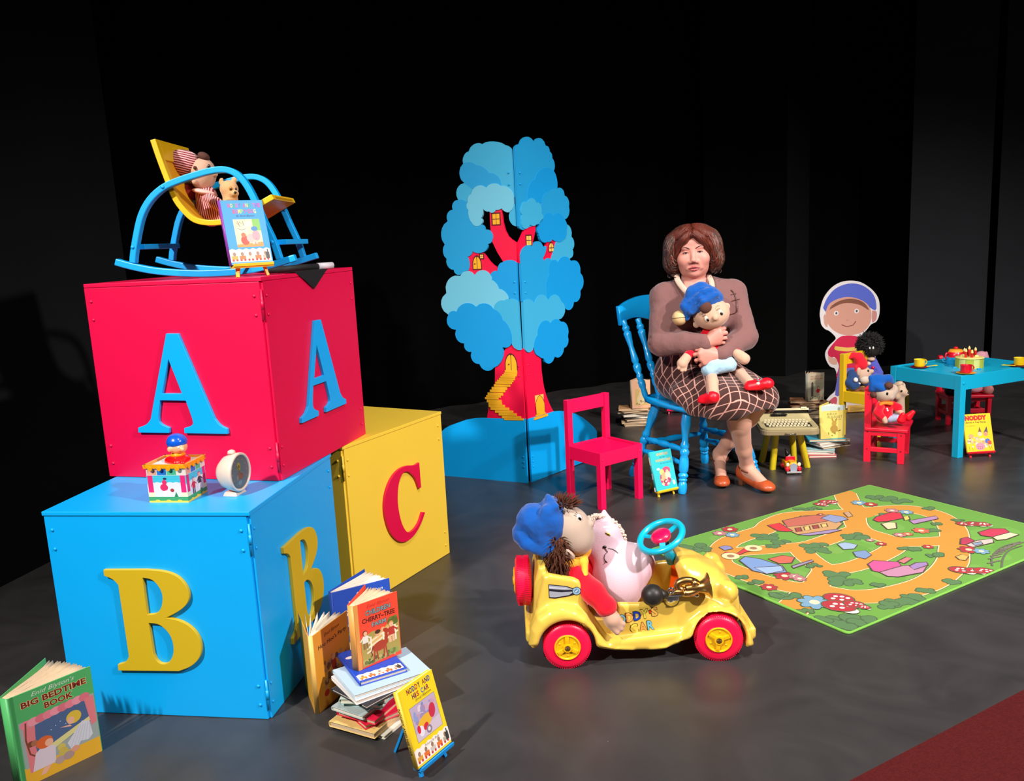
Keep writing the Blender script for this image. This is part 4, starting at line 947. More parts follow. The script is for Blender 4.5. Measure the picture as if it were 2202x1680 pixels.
p.ell(-.002, .016, .009, .012, '#d8c04a'); p.ell(-.001, .016, .003, .005, '#6a5020'); p.ell(.0, -.012, .013, .012, '#b0705a'); p.ell(.010, -.014, .006, .009, '#c86a3a'); p.ell(-.012, -.014, .005, .008, '#b8b0a0'); p.ell(-.002, -.03, .010, .006, '#a8c0c0')
p.build('dial_print', ck, Mk @ T(0, 0, -.003))
MB().bar([Mk @ Vector((0, 0, -.001)), Mk @ Vector((-.012, .020, -.001))], .002, .001).bar([Mk @ Vector((0, 0, -.0015)), Mk @ Vector((.014, -.010, -.0015))], .0025, .001).build('clock_hand', mat('hand_gold', (.75, .55, .3), .4), ck)
glass = bpy.data.materials.new('clock_glass'); glass.use_nodes = True; g_ = glass.node_tree.nodes['Principled BSDF']; g_.inputs['Transmission Weight'].default_value = 1; g_.inputs['Roughness'].default_value = .05; g_.inputs['IOR'].default_value = 1.2
MB().lathe([(rc-.008, .0005), (rc*.6, .003), (.002, .004)], Mk, 32, False).build('glass', glass, ck, True)
MB().lathe([(.012, .0), (.010, .008), (.004, .011)], T(0, .02, 2*rc+.008), 14).build('alarm_button', m_crm, ck, True)
MB().box((.044, .036, .012), (0, .024, .006), taper=1.25).build('foot', m_crm, ck, bevel=.002)
# ================================================================== ride-on toy car, its two passengers and the horn
CAR0 = (.128, 2.386, 0)
car = thing('ride_on_car', 'yellow plastic ride-on toy car with red wheels and turquoise steering wheel, mid stage', 'toy car', CAR0)
m_cy = mat('car_yellow_plastic', (.88, .74, .30), .25, coat=.2); m_co = mat('car_inside_glow', (.85, .30, .03), .35); m_cr = mat('car_red_plastic', (.95, .05, .26), .38)  # orange paints in the glow of the yellow plastic under the cowl
m_chub = mat('hub_yellow_plastic', (.93, .70, .04), .3, coat=.2); m_tq = mat('turquoise_plastic', (.06, .68, .80), .25, coat=.3); m_pk = mat('hot_pink_plastic', (.90, .05, .30), .3, coat=.2)
m_chrome = mat('chrome', (.8, .8, .8), .12, 1.); m_brass = mat('brass', (.80, .62, .36), .3, 1.); m_rub = mat('black_rubber', (.13, .12, .11), .45, spec=.4)
s = Soft(.0036, .012)
side = [(-.10, .10), (-.085, .20), (-.062, .286), (-.045, .293), (.030, .276), (.046, .266), (.056, .245), (.060, .205), (.075, .165), (.105, .115), (.122, .088), (.138, .078), (.150, .098), (.158, .188), (.230, .184), (.285, .190), (.320, .212), (.40, .215), (.50, .17), (.545, .10), (.44, .06), (.335, .075), (.277, .049), (.143, .054), (.09, .08)]
ffen = [(.250, .049), (.300, .050), (.335, .075), (.375, .122), (.41, .150), (.45, .164), (.485, .163), (.515, .150), (.542, .118), (.560, .078), (.567, .046), (.545, .036), (.50, .05), (.40, .08), (.35, .07)]
rfen = [(-.118, .080), (-.108, .132), (-.088, .170), (-.052, .195), (-.013, .203), (.03, .192), (.064, .165), (.09, .125), (.115, .085), (.140, .062), (.20, .052), (.20, .05), (.10, .06), (-.10, .074)]
hood = [(.345, .05), (.350, .20), (.352, .27), (.362, .292), (.385, .291), (.43, .276), (.49, .242), (.53, .20), (.552, .155), (.56, .10), (.55, .06)]
for a, b, q in ((.030, .058, 0), (.282, .310, 1)):
    s.slab(side, a, b, .012, .006)
for a, b in ((-.012, .085), (.255, .352)): s.slab(ffen, a, b, .028, .02); s.slab(rfen, a, b, .028, .016)
s.slab([(.10, .056), (.145, .046), (.285, .041), (.345, .060), (.345, .10), (.13, .082)], .006, .06, .016, .012); s.slab([(.10, .056), (.145, .046), (.285, .041), (.345, .060), (.345, .10), (.13, .082)], .28, .334, .016, .012)
s.slab(hood, .065, .275, .075, .012)
s.box((.12, .17, .062), (.23, .13, .010), .006)                                   # floor pan
s.slab([(-.10, .10), (-.09, .25), (-.075, .305), (-.055, .312), (-.045, .29), (-.05, .10)], .055, .285, .012, .012)   # seat back
s.box((0, .17, .115), (.07, .12, .02), .012)                                       # seat
for y in (.09, .25): s.ell((.500, y, .185 if y < .2 else .192), (.040, .038, .036), k=.006)
s.ell((.500, .272, .215), (.030, .028, .028), k=.006)
s.box((.566, .17, .075), (.012, .15, .02), .010, k=.004); s.box((-.112, .17, .095), (.012, .14, .02), .010, k=.004)
for x, r in ((.0, .087), (.460, .083)):
    s.tunnel((x, -.08, .072), (x, .085, .072), r, .014); s.tunnel((x, .255, .072), (x, .42, .072), r, .014)
s.ell((.318, .17, .205), (.060, .088, .068), k=.006, sub=1)
def regions(C):
    d = ((C-np.array([.318, .17, .205]))/np.array([.066, .094, .074])); return ((d**2).sum(1) < 1) & (C[:, 0] > .30)
soft_obj('body', s, m_cy, car, relax=4, regions=regions, mats=[m_cy, m_co])
Rw, Ww = .072, .046
tire_p = [(.040, -Ww/2), (.052, -Ww/2-.001), (.062, -Ww/2+.001), (.068, -Ww/2+.004), (Rw, -Ww/2+.009), (Rw, Ww/2-.009), (.068, Ww/2-.004), (.060, Ww/2), (.040, Ww/2)]
def wheel(M, steer=0., nm='wheel', spin=0.):
    Mw = M @ RZ(steer) @ RX(PI/2) @ RZ(spin)      # local Z -> -Y (outer face towards the viewer)
    t = MB().lathe(tire_p, Mw, 48)
    for k in range(72):
        for z0, z1 in ((-.018, -.004), (.004, .018)):
            a = 2*PI*(k+(.5 if z0 > 0 else 0))/72
            t.box((.0016, .0022, z1-z0), (0, 0, 0), Mw @ RZ(a) @ T(Rw, 0, (z0+z1)/2))
    for k in range(60):
        a = 2*PI*k/60; t.box((.0025, .003, .003), (0, 0, 0), Mw @ RZ(a) @ T(Rw-.0028, 0, Ww/2-.0065))
    w = t.build(nm, m_cr, car, angle=35)
    MB().lathe([(.0425, Ww/2-.004), (.0415, Ww/2+.002), (.040, Ww/2+.001)], Mw, 36, False).build('rim', m_cr, w, True)
    hb = MB().lathe([(.002, Ww/2+.0012), (.034, Ww/2+.0012), (.036, Ww/2+.004), (.0385, Ww/2+.0045), (.0405, Ww/2+.001), (.0405, Ww/2)], Mw, 36, False)
    hb.lathe([(.014, Ww/2), (.0135, Ww/2+.008), (.009, Ww/2+.0085)], Mw, 20, False)
    for k in range(3):
        hb.box((.024, .012, .008), (.022, 0, Ww/2+.002), Mw @ RZ(k*2*PI/3+.4), .0015)
        hb.ball((.026, 0, Ww/2+.001), .003, Mw @ RZ(k*2*PI/3+.4+PI/3), 8, 6)
    hb.build('hub_cap', m_chub, w, angle=40)
    MB().lathe([(.0085, Ww/2+.0085), (.001, Ww/2+.006)], Mw, 14, False).build('axle_end', m_brass, w)
wheel(T(0, .022, Rw), 0, spin=1.2); wheel(T(.460, .022, Rw), math.radians(-7), spin=2.1); wheel(T(0, .318, Rw) @ RZ(PI)); wheel(T(.460, .318, Rw) @ RZ(PI))
wheel(T(-.112-.010, .17, .222) @ RZ(-PI/2) @ Matrix.Scale(1.08, 4), 0, 'spare_wheel')
# silver flash printed behind the door
p = Print(4e-6, 3e-4)
p.poly([(-.048,.264),(.005,.256),(.030,.246),(.042,.238),(.036,.228),(.01,.222),(-.03,.217),(-.048,.220)], '#23232b')
p.poly([(-.046,.261),(.005,.253),(.028,.243),(.0,.243),(-.046,.249)], '#9aa0ae'); p.poly([(-.046,.242),(-.01,.236),(.030,.237),(.012,.226),(-.03,.221),(-.046,.223)], '#9aa0ae'); p.poly([(-.046,.256),(.0,.249),(.015,.245),(-.046,.252)], '#c4c8d2'); p.ell(.036,.238,.0135,.0135,'#23303c'); p.ell(.036,.238,.0115,.0115,'#8fb0c4'); p.ell(.036,.238,.0075,.0075,'#5a86a4'); p.line([(.032,.234),(.040,.242)],.003,'#c4d4dc')
p.build('silver_print', car, Matrix(((1,0,0,0),(0,0,-1,.0292),(0,1,0,0),(0,0,0,1))), .3)
p = Print(4e-6, 3e-4)
ol = '#3a2a1c'
for ch, x, y, c, w_ in (('N',.137,.122,'#c8402c',.023),('O',.162,.1245,'#7cc4d4',.021),('D',.185,.1285,'#e6a04a',.021),('D',.208,.1325,'#1c3fb4',.021),('Y',.230,.1375,'#e8d24a',.022),("'",.2545,.154,'#d8301c',.005),('S',.262,.143,'#dda84c',.019),('C',.197,.092,'#e8cc4a',.023),('A',.224,.0955,'#e6a04a',.023),('R',.249,.1005,'#6cc0d8',.019)):
    p.text(ch, x-.0017, y-.0017, w_+.0034, (.0325 if ch != "'" else .013), ol, .05, 0, .12); p.text(ch, x, y, w_, (.029 if ch != "'" else .0095), c, .035, 0, .12)
p.build('side_lettering', car, Matrix(((1,0,0,0),(0,0,-1,.0292),(0,1,0,0),(0,0,0,1))), .35)
MB().box((.004, .026, .014), (.5795, .06, .070)).build('reflector', mat('reflector_white', (.85, .8, .78), .4), car, bevel=.001)
MB().box((.0045, .012, .010), (.5797, .062, .071)).build('reflector', mat('reflector_red', (.75, .12, .08), .3), car, bevel=.001)
# steering wheel
Ms = T(.315, .150, .352) @ RY(math.radians(-24)) @ RX(math.radians(14))
sw = MB().tube([Ms @ Vector((.070*math.cos(a), .070*math.sin(a), 0)) for a in np.linspace(0, 2*PI, 40, endpoint=False)], .0105, 12, closed=True)
for a in (.3, .3+2.1, .3+4.2): sw.bar([Ms @ Vector((.02*math.cos(a), .02*math.sin(a), -.004)), Ms @ Vector((.066*math.cos(a), .066*math.sin(a), -.002))], .018, .006, (0, 0, 1))
sw.build('steering_wheel', m_tq, car, angle=40)
MB().lathe([(.001, -.012), (.030, -.008), (.033, .004), (.028, .011), (.012, .014), (.001, .0145)], Ms, 28, False).build('steering_hub', m_pk, car, True)
MB().tube([Ms @ Vector((0, 0, -.006)), (.352, .160, .262)], [.013, .018], 12).build('steering_column', m_tq, car, True)
# brass bulb horn clipped to the side
horn = thing('bulb_horn', 'brass bulb horn with a black rubber bulb clamped to the car side', 'horn', CAR0)
hy = .012
Mh = T(.262, hy, .220)
MB().ball((0, 0, 0), (.034, .033, .033), Mh, 24, 16).lathe([(.022, .022), (.014, .036), (.009, .046)], Mh @ RY(PI/2), 18).build('bulb', m_rub, horn, True)
MB().tube([(.300, hy, .222), (.335, hy, .226), (.375, hy, .231)], [.0075, .006, .006], 12).build('neck', m_brass, horn, True)
coil = [(.335, hy-.004, .2265), (.350, hy-.006, .228), (.385, hy-.010, .236)]
MB().tube([(.352+.026*math.cos(a)*1.15+.016, hy-.004+.012*math.sin(a*.5), .243+.0165*math.sin(a)) for a in np.linspace(-2.2, 2*PI+1.2, 36)], .0115, 10).build('coil', m_brass, horn, True)
MB().lathe([(.012, -.01), (.013, .010), (.015, .024), (.019, .038), (.027, .050), (.039, .058), (.0395, .0595), (.036, .0585), (.024, .049), (.015, .036), (.009, .024)], T(.372, hy-.006, .238) @ RY(PI/2-.10), 28, False).build('bell', m_brass, horn, True)
MB().tube([(.317+.008*math.cos(a), hy-.008, .235+.008*math.sin(a)) for a in np.linspace(0, 2*PI, 18, endpoint=False)], .0032, 8, closed=True).build('ring', m_chrome, horn, True)
MB().box((.034, .004, .020), (.326, .026, .203), bev=.0015).tube([(.305, hy, .217), (.345, hy-.002, .217), (.39, hy-.002, .214)], .004, 8).ball((.395, hy-.002, .213), (.007, .006, .006)).build('bracket', m_chrome, horn, angle=40)
MB().lathe([(.001, 0), (.020, .001), (.021, .003), (.001, .005)], T(.322, .0295, .196) @ RX(PI/2), 20, False).build('clamp_disc', m_chrome, horn, True)

# ------------------------------------------------------------------ rag doll kit
m_dskin = mat('doll_cloth_skin', (.70, .62, .55), .9, spec=.15, sheen=.3, bump=.15, bscale=500)
m_dskin2 = mat('doll_cloth_skin_warm', (.78, .62, .52), .9, spec=.15, sheen=.3, bump=.15, bscale=500)
m_dred = mat('doll_red_cloth', (.90, .02, .14), .85, spec=.15, sheen=.3, bump=.2, bscale=300)
m_dblue = mat('doll_blue_cloth', (.01, .31, .63), .85, spec=.15, sheen=.3, bump=.25, bscale=120)
m_dhair = mat('doll_brown_fur', (.33, .19, .13), .9, spec=.2, noise=.3, scale=90)
m_yscarf = mat('doll_yellow_scarf', (.93, .66, .14), .8, sheen=.2)
m_eye_b, m_eye_w = mat('eye_black', (.05, .04, .04), .25), mat('eye_white', (.9, .9, .88), .3)
def fur(name, pts, m, parent, n, ln, r, seed=1, droop=(0, 0, 0), spread=.5):
    """short tapering tufts standing out of a set of (point, normal)"""
    rg = random.Random(seed); b = MB()
    for _ in range(n):
        p, nn = pts(rg); d = (nn+Vector((rg.uniform(-1, 1), rg.uniform(-1, 1), rg.uniform(-1, 1)))*spread+Vector(droop)).normalized(); L = ln*rg.uniform(.6, 1.2)
        q = p+d*L*.5+Vector((rg.uniform(-1, 1), rg.uniform(-1, 1), rg.uniform(-1, 1)))*L*.1; e = p+d*L+Vector(droop)*L*.4
        b.tube([p, q, e], [r, r*.8, r*.15], 4)
    o = b.build(name, m, parent, True); o['kind'] = 'stuff'; return o
def ell_pts(c, r, cond=None):
    def f(rg):
        while True:
            v = Vector((rg.gauss(0, 1), rg.gauss(0, 1), rg.gauss(0, 1))).normalized()
            if cond is None or cond(v): return Vector((c[0]+v.x*r[0], c[1]+v.y*r[1], c[2]+v.z*r[2])), v
    return f
# --- large doll at the wheel: looks towards +X
d1 = thing('rag_doll', 'large rag doll in blue cap and yellow scarf sitting in the toy car', 'doll', (CAR0[0]+.02, CAR0[1]+.15, .13))
def L1(x, y, z): return (x-.036, y-.15, z-.13)
s = Soft(.005, .02); s.ell(L1(.052, .134, .395), (.062, .062, .075), RY(-.25)); s.ell(L1(.070, .134, .365), (.050, .056, .050)); s.ell(L1(.108, .122, .414), (.013, .013, .013), k=.006); s.ell(L1(.035, .070, .340), (.024, .009, .013), RY(.7), k=.006); s.cap(L1(.055, .14, .34), L1(.04, .145, .29), .028, .03)
h1o = soft_obj('head', s, m_dskin, d1)
s = Soft(.005, .012); s.ell(L1(-.005, .136, .430), (.042, .068, .076), RY(-.15)); s.ell(L1(-.055, .138, .425), (.066, .062, .058), RY(.3)); s.ell(L1(-.100, .138, .392), (.034, .048, .034)); s.ell(L1(-.02, .13, .360), (.040, .060, .045), RY(.5)); s.cap(L1(.002, .09, .485), L1(-.02, .135, .508), .012, .008); s.cap(L1(-.028, .086, .475), L1(-.045, .082, .39), .016, .018, .02); s.cap(L1(-.09, .10, .365), L1(-.04, .09, .35), .02, .022, .02)
crumple(soft_obj('cap', s, m_dblue, d1), .045, .010)
s = Soft(.005, .015); s.ell(L1(.006, .10, .335), (.030, .045, .060), RY(.2)); s.ell(L1(.005, .13, .31), (.030, .045, .035)); soft_obj('hair', s, m_dhair, d1)
fur('hair_tuft', ell_pts(L1(.004, .095, .330), (.032, .045, .062), lambda v: v.y < .2), m_dhair, d1, 220, .026, .0022, 2, (0, -.1, -.7), .45)
fur('hair_tuft', ell_pts(L1(.033, .132, .478), (.030, .034, .012), lambda v: v.z > -.2), m_dhair, d1, 150, .024, .0022, 3, (.45, 0, .35), .35)
s = Soft(.005, .02); s.cap(L1(.035, .16, .27), L1(.03, .17, .17), .055, .075); s.chain([L1(.045, .105, .270), L1(.104, .038, .226), L1(.140, .008, .190)], [.036, .033, .028]); s.chain([L1(.04, .22, .265), L1(.10, .26, .22), L1(.16, .25, .18)], [.036, .033, .028]); s.ell(L1(.138, .010, .192), (.029, .029, .017), RY(-.7)); soft_obj('top', s, m_dred, d1)
s = Soft(.004, .008); s.cap(L1(.136, .008, .188), L1(.152, .002, .156), .022, .026); s.ell(L1(.158, .000, .146), (.024, .018, .026)); s.cap(L1(.164, -.006, .139), L1(.180, -.004, .126), .0095, .009, .005); s.cap(L1(.154, -.008, .132), L1(.166, -.008, .116), .0095, .009, .005); s.cap(L1(.172, -.004, .150), L1(.186, -.004, .140), .009, .008, .005); soft_obj('hand', s, m_dskin2, d1)
s = Soft(.004, .01); s.chain([L1(.03+.052*math.cos(a), .142+.052*math.sin(a), .306-.012*math.cos(a)) for a in np.linspace(-2.6, 1.0, 9)], [.015]*9); s.ell(L1(.082, .098, .305), (.016, .013, .014)); s.ell(L1(.094, .118, .328), (.014, .016, .022), RY(.4)); s.chain([L1(.084, .086, .298), L1(.080, .058, .262), L1(.094, .040, .222)], [.010, .012, .005]); soft_obj('scarf', s, m_yscarf, d1)
dots = MB()
for q in ((.058, .088, .306), (.072, .088, .300), (.044, .085, .302), (.078, .052, .268), (.082, .046, .250), (.086, .036, .236)): dots.ball(L1(*q), .0042, I4, 8, 6)
o = dots.build('scarf_dots', mat('scarf_dot_ochre', (.74, .42, .08), .8), d1, True); o['kind'] = 'stuff'
th1 = bvh(h1o); od1 = Vector(d1.location)
def on_h1(px, py, lift=.001):
    d = Vector(ray(px, py)).normalized(); loc, nn, i, dd = th1.ray_cast(Vector(CAM)-od1, d); return loc-d*lift if loc is not None else Vector(D(px, py, 2.46))-od1
MB().ball((0, 0, 0), (.0075, .0035, .0115), T(*on_h1(1245, 1113, -.001)) @ RY(-.5), 12, 8).build('eye_patch', m_eye_w, d1, True)
MB().ball((0, 0, 0), (.0045, .0025, .0065), T(*on_h1(1247, 1116, .0025)) @ RY(-.5), 10, 8).build('eye', m_eye_b, d1, True)
b = MB()
for q in ([(1241,1108),(1236,1104)], [(1241,1111),(1234,1108)], [(1242,1105),(1238,1100)], [(1223,1104),(1220,1098),(1219,1093)]): b.tube([on_h1(*e) for e in q], .0007, 4)
o = b.build('lashes', m_eye_b, d1); o['kind'] = 'stuff'
# --- pink cat cushion beside it
m_catp = mat('pink_plush', (.84, .73, .77), .95, spec=.05, sheen=.15, bump=.25, bscale=350); m_pearl = mat('pearl_trim', (.86, .78, .70), .3, coat=.3)
k1 = thing('cat_cushion', 'pale pink plush cat cushion with pearl-edged ears, beside the doll in the toy car', 'cushion', (CAR0[0]+.18, CAR0[1]+.24, .09))
def L2(x, y, z): return (x-.18, y-.24, z-.09)
s = Soft(.005, .03); s.ell(L2(.142, .245, .306), (.068, .045, .076), RY(-.15)); s.cap(L2(.150, .25, .352), L2(.151, .258, .405), .038, .008, .03); s.cap(L2(.09, .26, .35), L2(.080, .27, .392), .036, .008, .02)
s.ell(L2(.185, .215, .19), (.085, .085, .105)); s.ell(L2(.215, .235, .225), (.070, .07, .075)); s.ell(L2(.252, .235, .232), (.056, .06, .058)); catb = soft_obj('body', s, m_catp, k1)
b = MB(); rg = random.Random(4)
for t in np.linspace(0, 1, 44):
    a = 1.18-1.75*t; x, z_ = .142+.072*math.cos(a), .306+.083*math.sin(a)
    for q in range(2): b.ball(L2(x+rg.uniform(-.004, .004), .240+rg.uniform(-.006, .006), z_+rg.uniform(-.003, .003)), .0042, I4, 6, 5)
for t in np.linspace(0, 1, 40):
    for q in range(2): b.ball(L2(.148-.06*t, .238+.01*q, .402-.012*abs(t-.5)-.03*t*.3+rg.uniform(-.004, .004)), .0046, I4, 6, 5)
for t in np.linspace(0, 1, 30): b.ball(L2(.115-.02*rg.random(), .225, .345+.05*rg.random()), .0046, I4, 6, 5)
o = b.build('pearl_trim', m_pearl, k1, True); o['kind'] = 'stuff'
tcat = bvh(catb); ok1 = Vector(k1.location)
def on_cat(px, py, lift=.002):
    d = Vector(ray(px, py)).normalized(); loc, nn, i, dd = tcat.ray_cast(Vector(CAM)-ok1, d); return loc-d*lift if loc is not None else Vector(D(px, py, 2.6))-ok1
MB().ball(tuple(on_cat(1307, 1149, .0)), (.010, .003, .0045), I4, 12, 6, RY(.6)).build('eye', mat('cat_eye_yellow', (.72, .66, .08), .3), k1, True)
MB().ball(tuple(on_cat(1307, 1149, .002)), (.009, .002, .0013), I4, 10, 6, RY(.6)).build('pupil', m_eye_b, k1, True)
MB().ball(tuple(on_cat(1300, 1177, .0)), (.007, .004, .005), I4, 10, 6).build('nose', m_eye_b, k1, True)
b = MB()
for L in ([(1301,1179),(1307,1187),(1301,1192)], [(1308,1179),(1318,1181),(1324,1185),(1329,1190)], [(1301,1192),(1299,1200),(1302,1209),(1299,1213)], [(1302,1206),(1306,1210)]): b.tube([on_cat(*q) for q in L], .0011, 4)
b.build('whiskers', m_eye_b, k1)
# ================================================================== turned wooden chair
TH = math.radians(26); CC = np.array([.935, 4.29, 0])
def CL(x, y, z): return Vector((CC[0]+x*math.cos(TH)-y*math.sin(TH), CC[1]+x*math.sin(TH)+y*math.cos(TH), z))
wch = thing('turned_chair', 'sky blue wooden chair with turned spindles and legs, the one the woman sits on', 'chair', tuple(CC), TH)
m_wch = mat('chair_blue_gloss', (.05, .62, .90), .28, coat=.25)
def turned(pts, prof, seg=14):
    """lathe profile (radius, 0..1) along the line between two points"""
    a, b = Vector(pts[0]), Vector(pts[1]); d = b-a; M = T(*a) @ d.to_track_quat('Z', 'Y').to_matrix().to_4x4()
    return [(r, t*d.length) for r, t in prof], M
LEG = [(.017,0),(.021,.02),(.0225,.08),(.021,.12),(.016,.145),(.021,.155),(.021,.175),(.016,.185),(.025,.21),(.025,.225),(.017,.25),(.023,.275),(.0245,.34),(.022,.42),(.018,.455),(.023,.475),(.024,.505),(.017,.535),(.022,.56),(.022,.59),(.0165,.615),(.0165,.66),(.021,.74),(.026,.83),(.023,.92),(.016,1)]
SPI = [(.012,0),(.016,.05),(.014,.12),(.019,.16),(.019,.21),(.014,.23),(.018,.25),(.018,.29),(.013,.31),(.021,.36),(.021,.42),(.0145,.44),(.020,.48),(.016,.56),(.013,.66),(.020,.80),(.021,.84),(.014,.86),(.020,.88),(.020,.91),(.014,.93),(.016,1)]
feet = {'fl': Vector((.818, 4.06, 0)), 'bl': Vector((.622, 4.42, 0)), 'br': Vector((1.058, 4.605, 0)), 'fr': Vector((1.250, 4.245, 0))}
tops = {'fl': CL(-.145, -.125, .415), 'bl': CL(-.145, .12, .415), 'br': CL(.145, .12, .415), 'fr': CL(.145, -.125, .415)}
for k in feet:
    pr, M = turned((feet[k], tops[k]), LEG); world_child(MB().lathe(pr, M, 18).build('leg', m_wch, wch, angle=50), wch)
def lerp(k, t): return feet[k]*(1-t)+tops[k]*t
STR = [(.009, 0), (.013, .15), (.018, .3), (.012, .36), (.017, .42), (.019, .5), (.017, .58), (.012, .64), (.018, .7), (.013, .85), (.009, 1)]
for a, b, t1, t2 in (('fl', 'bl', .36, .36), ('fr', 'br', .36, .36), ('fl', 'bl', .52, .52), ('fr', 'br', .52, .52), ('bl', 'br', .45, .45)):
    pr, M = turned((lerp(a, t1), lerp(b, t2)), STR); world_child(MB().lathe(pr, M, 12).build('stretcher', m_wch, wch, True), wch)
def seat_ring(z, inset):
    out = []
    for x, y in ((-.205,-.17),(-.15,-.205),(0,-.215),(.15,-.205),(.205,-.17),(.215,0),(.195,.17),(.12,.205),(0,.21),(-.12,.205),(-.195,.17),(-.215,0)):
        out.append((x, y))
    b = [p for p in bez([(q[0], q[1], 0) for q in out+out[:1]], 3)][:-1]
    return [CL(p.x*(1-inset), p.y*(1-inset), z+(.006*math.sin(p.y*14) if z > .43 else 0)) for p in b]
world_child(MB().loft([seat_ring(.408, .10), seat_ring(.416, .02), seat_ring(.432, 0), seat_ring(.442, .015), seat_ring(.440, .12), seat_ring(.428, .35), seat_ring(.425, .8)]).build('seat', m_wch, wch, True), wch)
for x in (-.190, -.095, .095, .190):
    world_child(MB().lathe(*turned((CL(x*.97, .165+.02*(1-abs(x)/.19), .435), CL(x*1.04, .335+.02*(1-abs(x)/.19), .83)), SPI), 14).build('spindle', m_wch, wch, angle=50), wch)
def crest(z_of, off):
    return [CL(x, .345+.035*(1-(x/.22)**2)+off+(.02 if z_of(x) > .87 else 0), z_of(x)) for x in np.linspace(-.218, .218, 21)]
ztop = lambda x: .905+.045*math.cos(min(1, abs(x)/.2)*PI/2)**.8+(.012 if abs(x) > .2 else 0)*0
zbot = lambda x: .815+.022*abs(math.sin(x/.218*PI))-(.0 if abs(x) < .2 else .012)
rings = []
f_, b_ = crest(zbot, -.014), crest(zbot, .014); ft, bt = crest(ztop, -.016), crest(ztop, .012)
rings = [[f_[i], (f_[i]+ft[i])/2+Vector((0, -.006, 0)), ft[i], bt[i], (b_[i]+bt[i])/2, b_[i]] for i in range(21)]
world_child(MB().loft(rings).build('crest_rail', m_wch, wch, True, bevel=.003), wch)

# ================================================================== seated woman
P = lambda px, py, y: Vector(D(px, py, y))
wom = thing('person', 'seated woman in brown cardigan and checked skirt hugging a doll', 'person', (1.0, 4.2, 0))
m_skin = mat('skin', (.82, .55, .49), .5, spec=.35, sss=.08, noise=.03, scale=40); m_hose = mat('tan_stockings', (.80, .60, .51), .55, spec=.3, sheen=.2); m_lip = mat('lips', (.70, .33, .34), .4)
HX, HF = Vector((.976, -.216, 0)), Vector((-.216, -.976, -.02)).normalized()
class Fr:
    def __init__(s, o, tilt, fwd=HF, nod=0.):
        f = Vector(fwd).normalized(); x = f.cross(Vector((0, 0, 1))).normalized()*-1
        x = Vector((0, 0, 1)).cross(f).normalized(); u = f.cross(x)
        f2 = f*math.cos(nod)-u*math.sin(nod); u = u*math.cos(nod)+f*math.sin(nod); f = f2
        s.x = x*math.cos(tilt)+u*math.sin(tilt); s.u = u*math.cos(tilt)-x*math.sin(tilt); s.f = f; s.o = Vector(o)
        s.R = np.array([list(s.x), list(s.u), list(s.f)]).T
    def __call__(s, x, y, z): return s.o+s.x*x+s.u*y+s.f*z
    def M(s): return Matrix(((s.x.x, s.u.x, s.f.x, s.o.x), (s.x.y, s.u.y, s.f.y, s.o.y), (s.x.z, s.u.z, s.f.z, s.o.z), (0, 0, 0, 1)))
hd = Fr(P(1490, 541, 4.215), math.radians(3.5))
J = dict(pel=Vector((.955, 4.36, .56)), waist=P(1500, 742, 4.29), chest=P(1497, 662, 4.25), neck=P(1491, 606, 4.25), shR=P(1428, 640, 4.26), shL=P(1574, 632, 4.26), elR=P(1422, 738, 4.15), elL=P(1601, 724, 4.14),
         wrR=P(1517, 737, 4.022), wrL=P(1549, 763, 4.030), knA=Vector((1.045, 3.915, .475)), knB=Vector((1.19, 4.0, .475)), anA=Vector((1.160, 4.135, .115)), anB=Vector((1.062, 4.285, .135)), hpA=Vector((.885, 4.33, .54)), hpB=Vector((1.04, 4.385, .54)))
toeA, toeB = Vector((1.236, 3.990, .02)), Vector((1.030, 4.105, .02))
s = Soft(.0042, .03)
s.ell(J['pel'], (.17, .13, .12)); s.ell(J['waist'], (.15, .12, .12)); s.ell(J['chest'], (.165, .115, .15)); s.chain([J['shR'], J['neck']-Vector((0, 0, .03)), J['shL']], [.055, .06, .055])
s.cap(J['neck']-Vector((0, 0, .04)), hd(0, -.08, -.02), .062, .056, .02)
s.chain([J['shR'], J['elR'], J['wrR']], [.052, .044, .027]); s.chain([J['shL'], J['elL'], J['wrL']], [.052, .044, .027])
s.chain([J['hpA'], J['knA']], [.085, .062]); s.chain([J['hpB'], J['knB']], [.085, .062])
for kn, an in (('knA', 'anA'), ('knB', 'anB')):
    a, b = J[kn], J[an]; bk = Vector((.3, .9, 0)); c = a*.68+b*.32+bk*.016
    s.chain([a, c, a*.25+b*.75, b], [.055, .054, .037, .034], .02)
for an, toe in ((J['anA'], toeA), (J['anB'], toeB)):
    d = (toe-an); d.z = 0; d.normalize(); heel = an-d*.02+Vector((0, 0, -.045))
    s.cap(an, heel, .032, .028, .015); s.cap(an+d*.01-Vector((0, 0, .02)), toe-d*.02+Vector((0, 0, .012)), .031, .020, .015); s.cap(heel, toe-d*.02+Vector((0, 0, .008)), .026, .020, .015)
# head
H = lambda c, r, k=.012, sub=0, R=None: s.ell(hd(*c), r, hd.R if R is None else hd.R @ R, k, sub)
H((0, .035, -.03), (.078, .095, .095)); H((0, .042, .022), (.074, .050, .055), .02); H((0, -.03, .008), (.080, .085, .070), .02); H((0, -.072, .020), (.068, .046, .050), .02); H((0, -.104, .050), (.026, .018, .020), .018); H((0, -.09, .0), (.06, .034, .05), .02)
for sx in (-1, 1):
    H((sx*.044, -.034, .046), (.032, .030, .028), .02); H((sx*.032, .022, .066), (.020, .007, .009), .014); H((sx*.034, .001, .084), (.020, .010, .012), .008, 1); H((sx*.0135, -.046, .082), (.0085, .008, .010), .006)
    H((sx*.078, -.015, -.012), (.010, .028, .018), .008)
    s.cap(hd(sx*.022, -.046, .078), hd(sx*.036, -.078, .066), .005, .004, .010)
s.cap(hd(0, .014, .068), hd(0, -.026, .082), .007, .009, .014); H((0, -.038, .088), (.0125, .010, .012), .008)
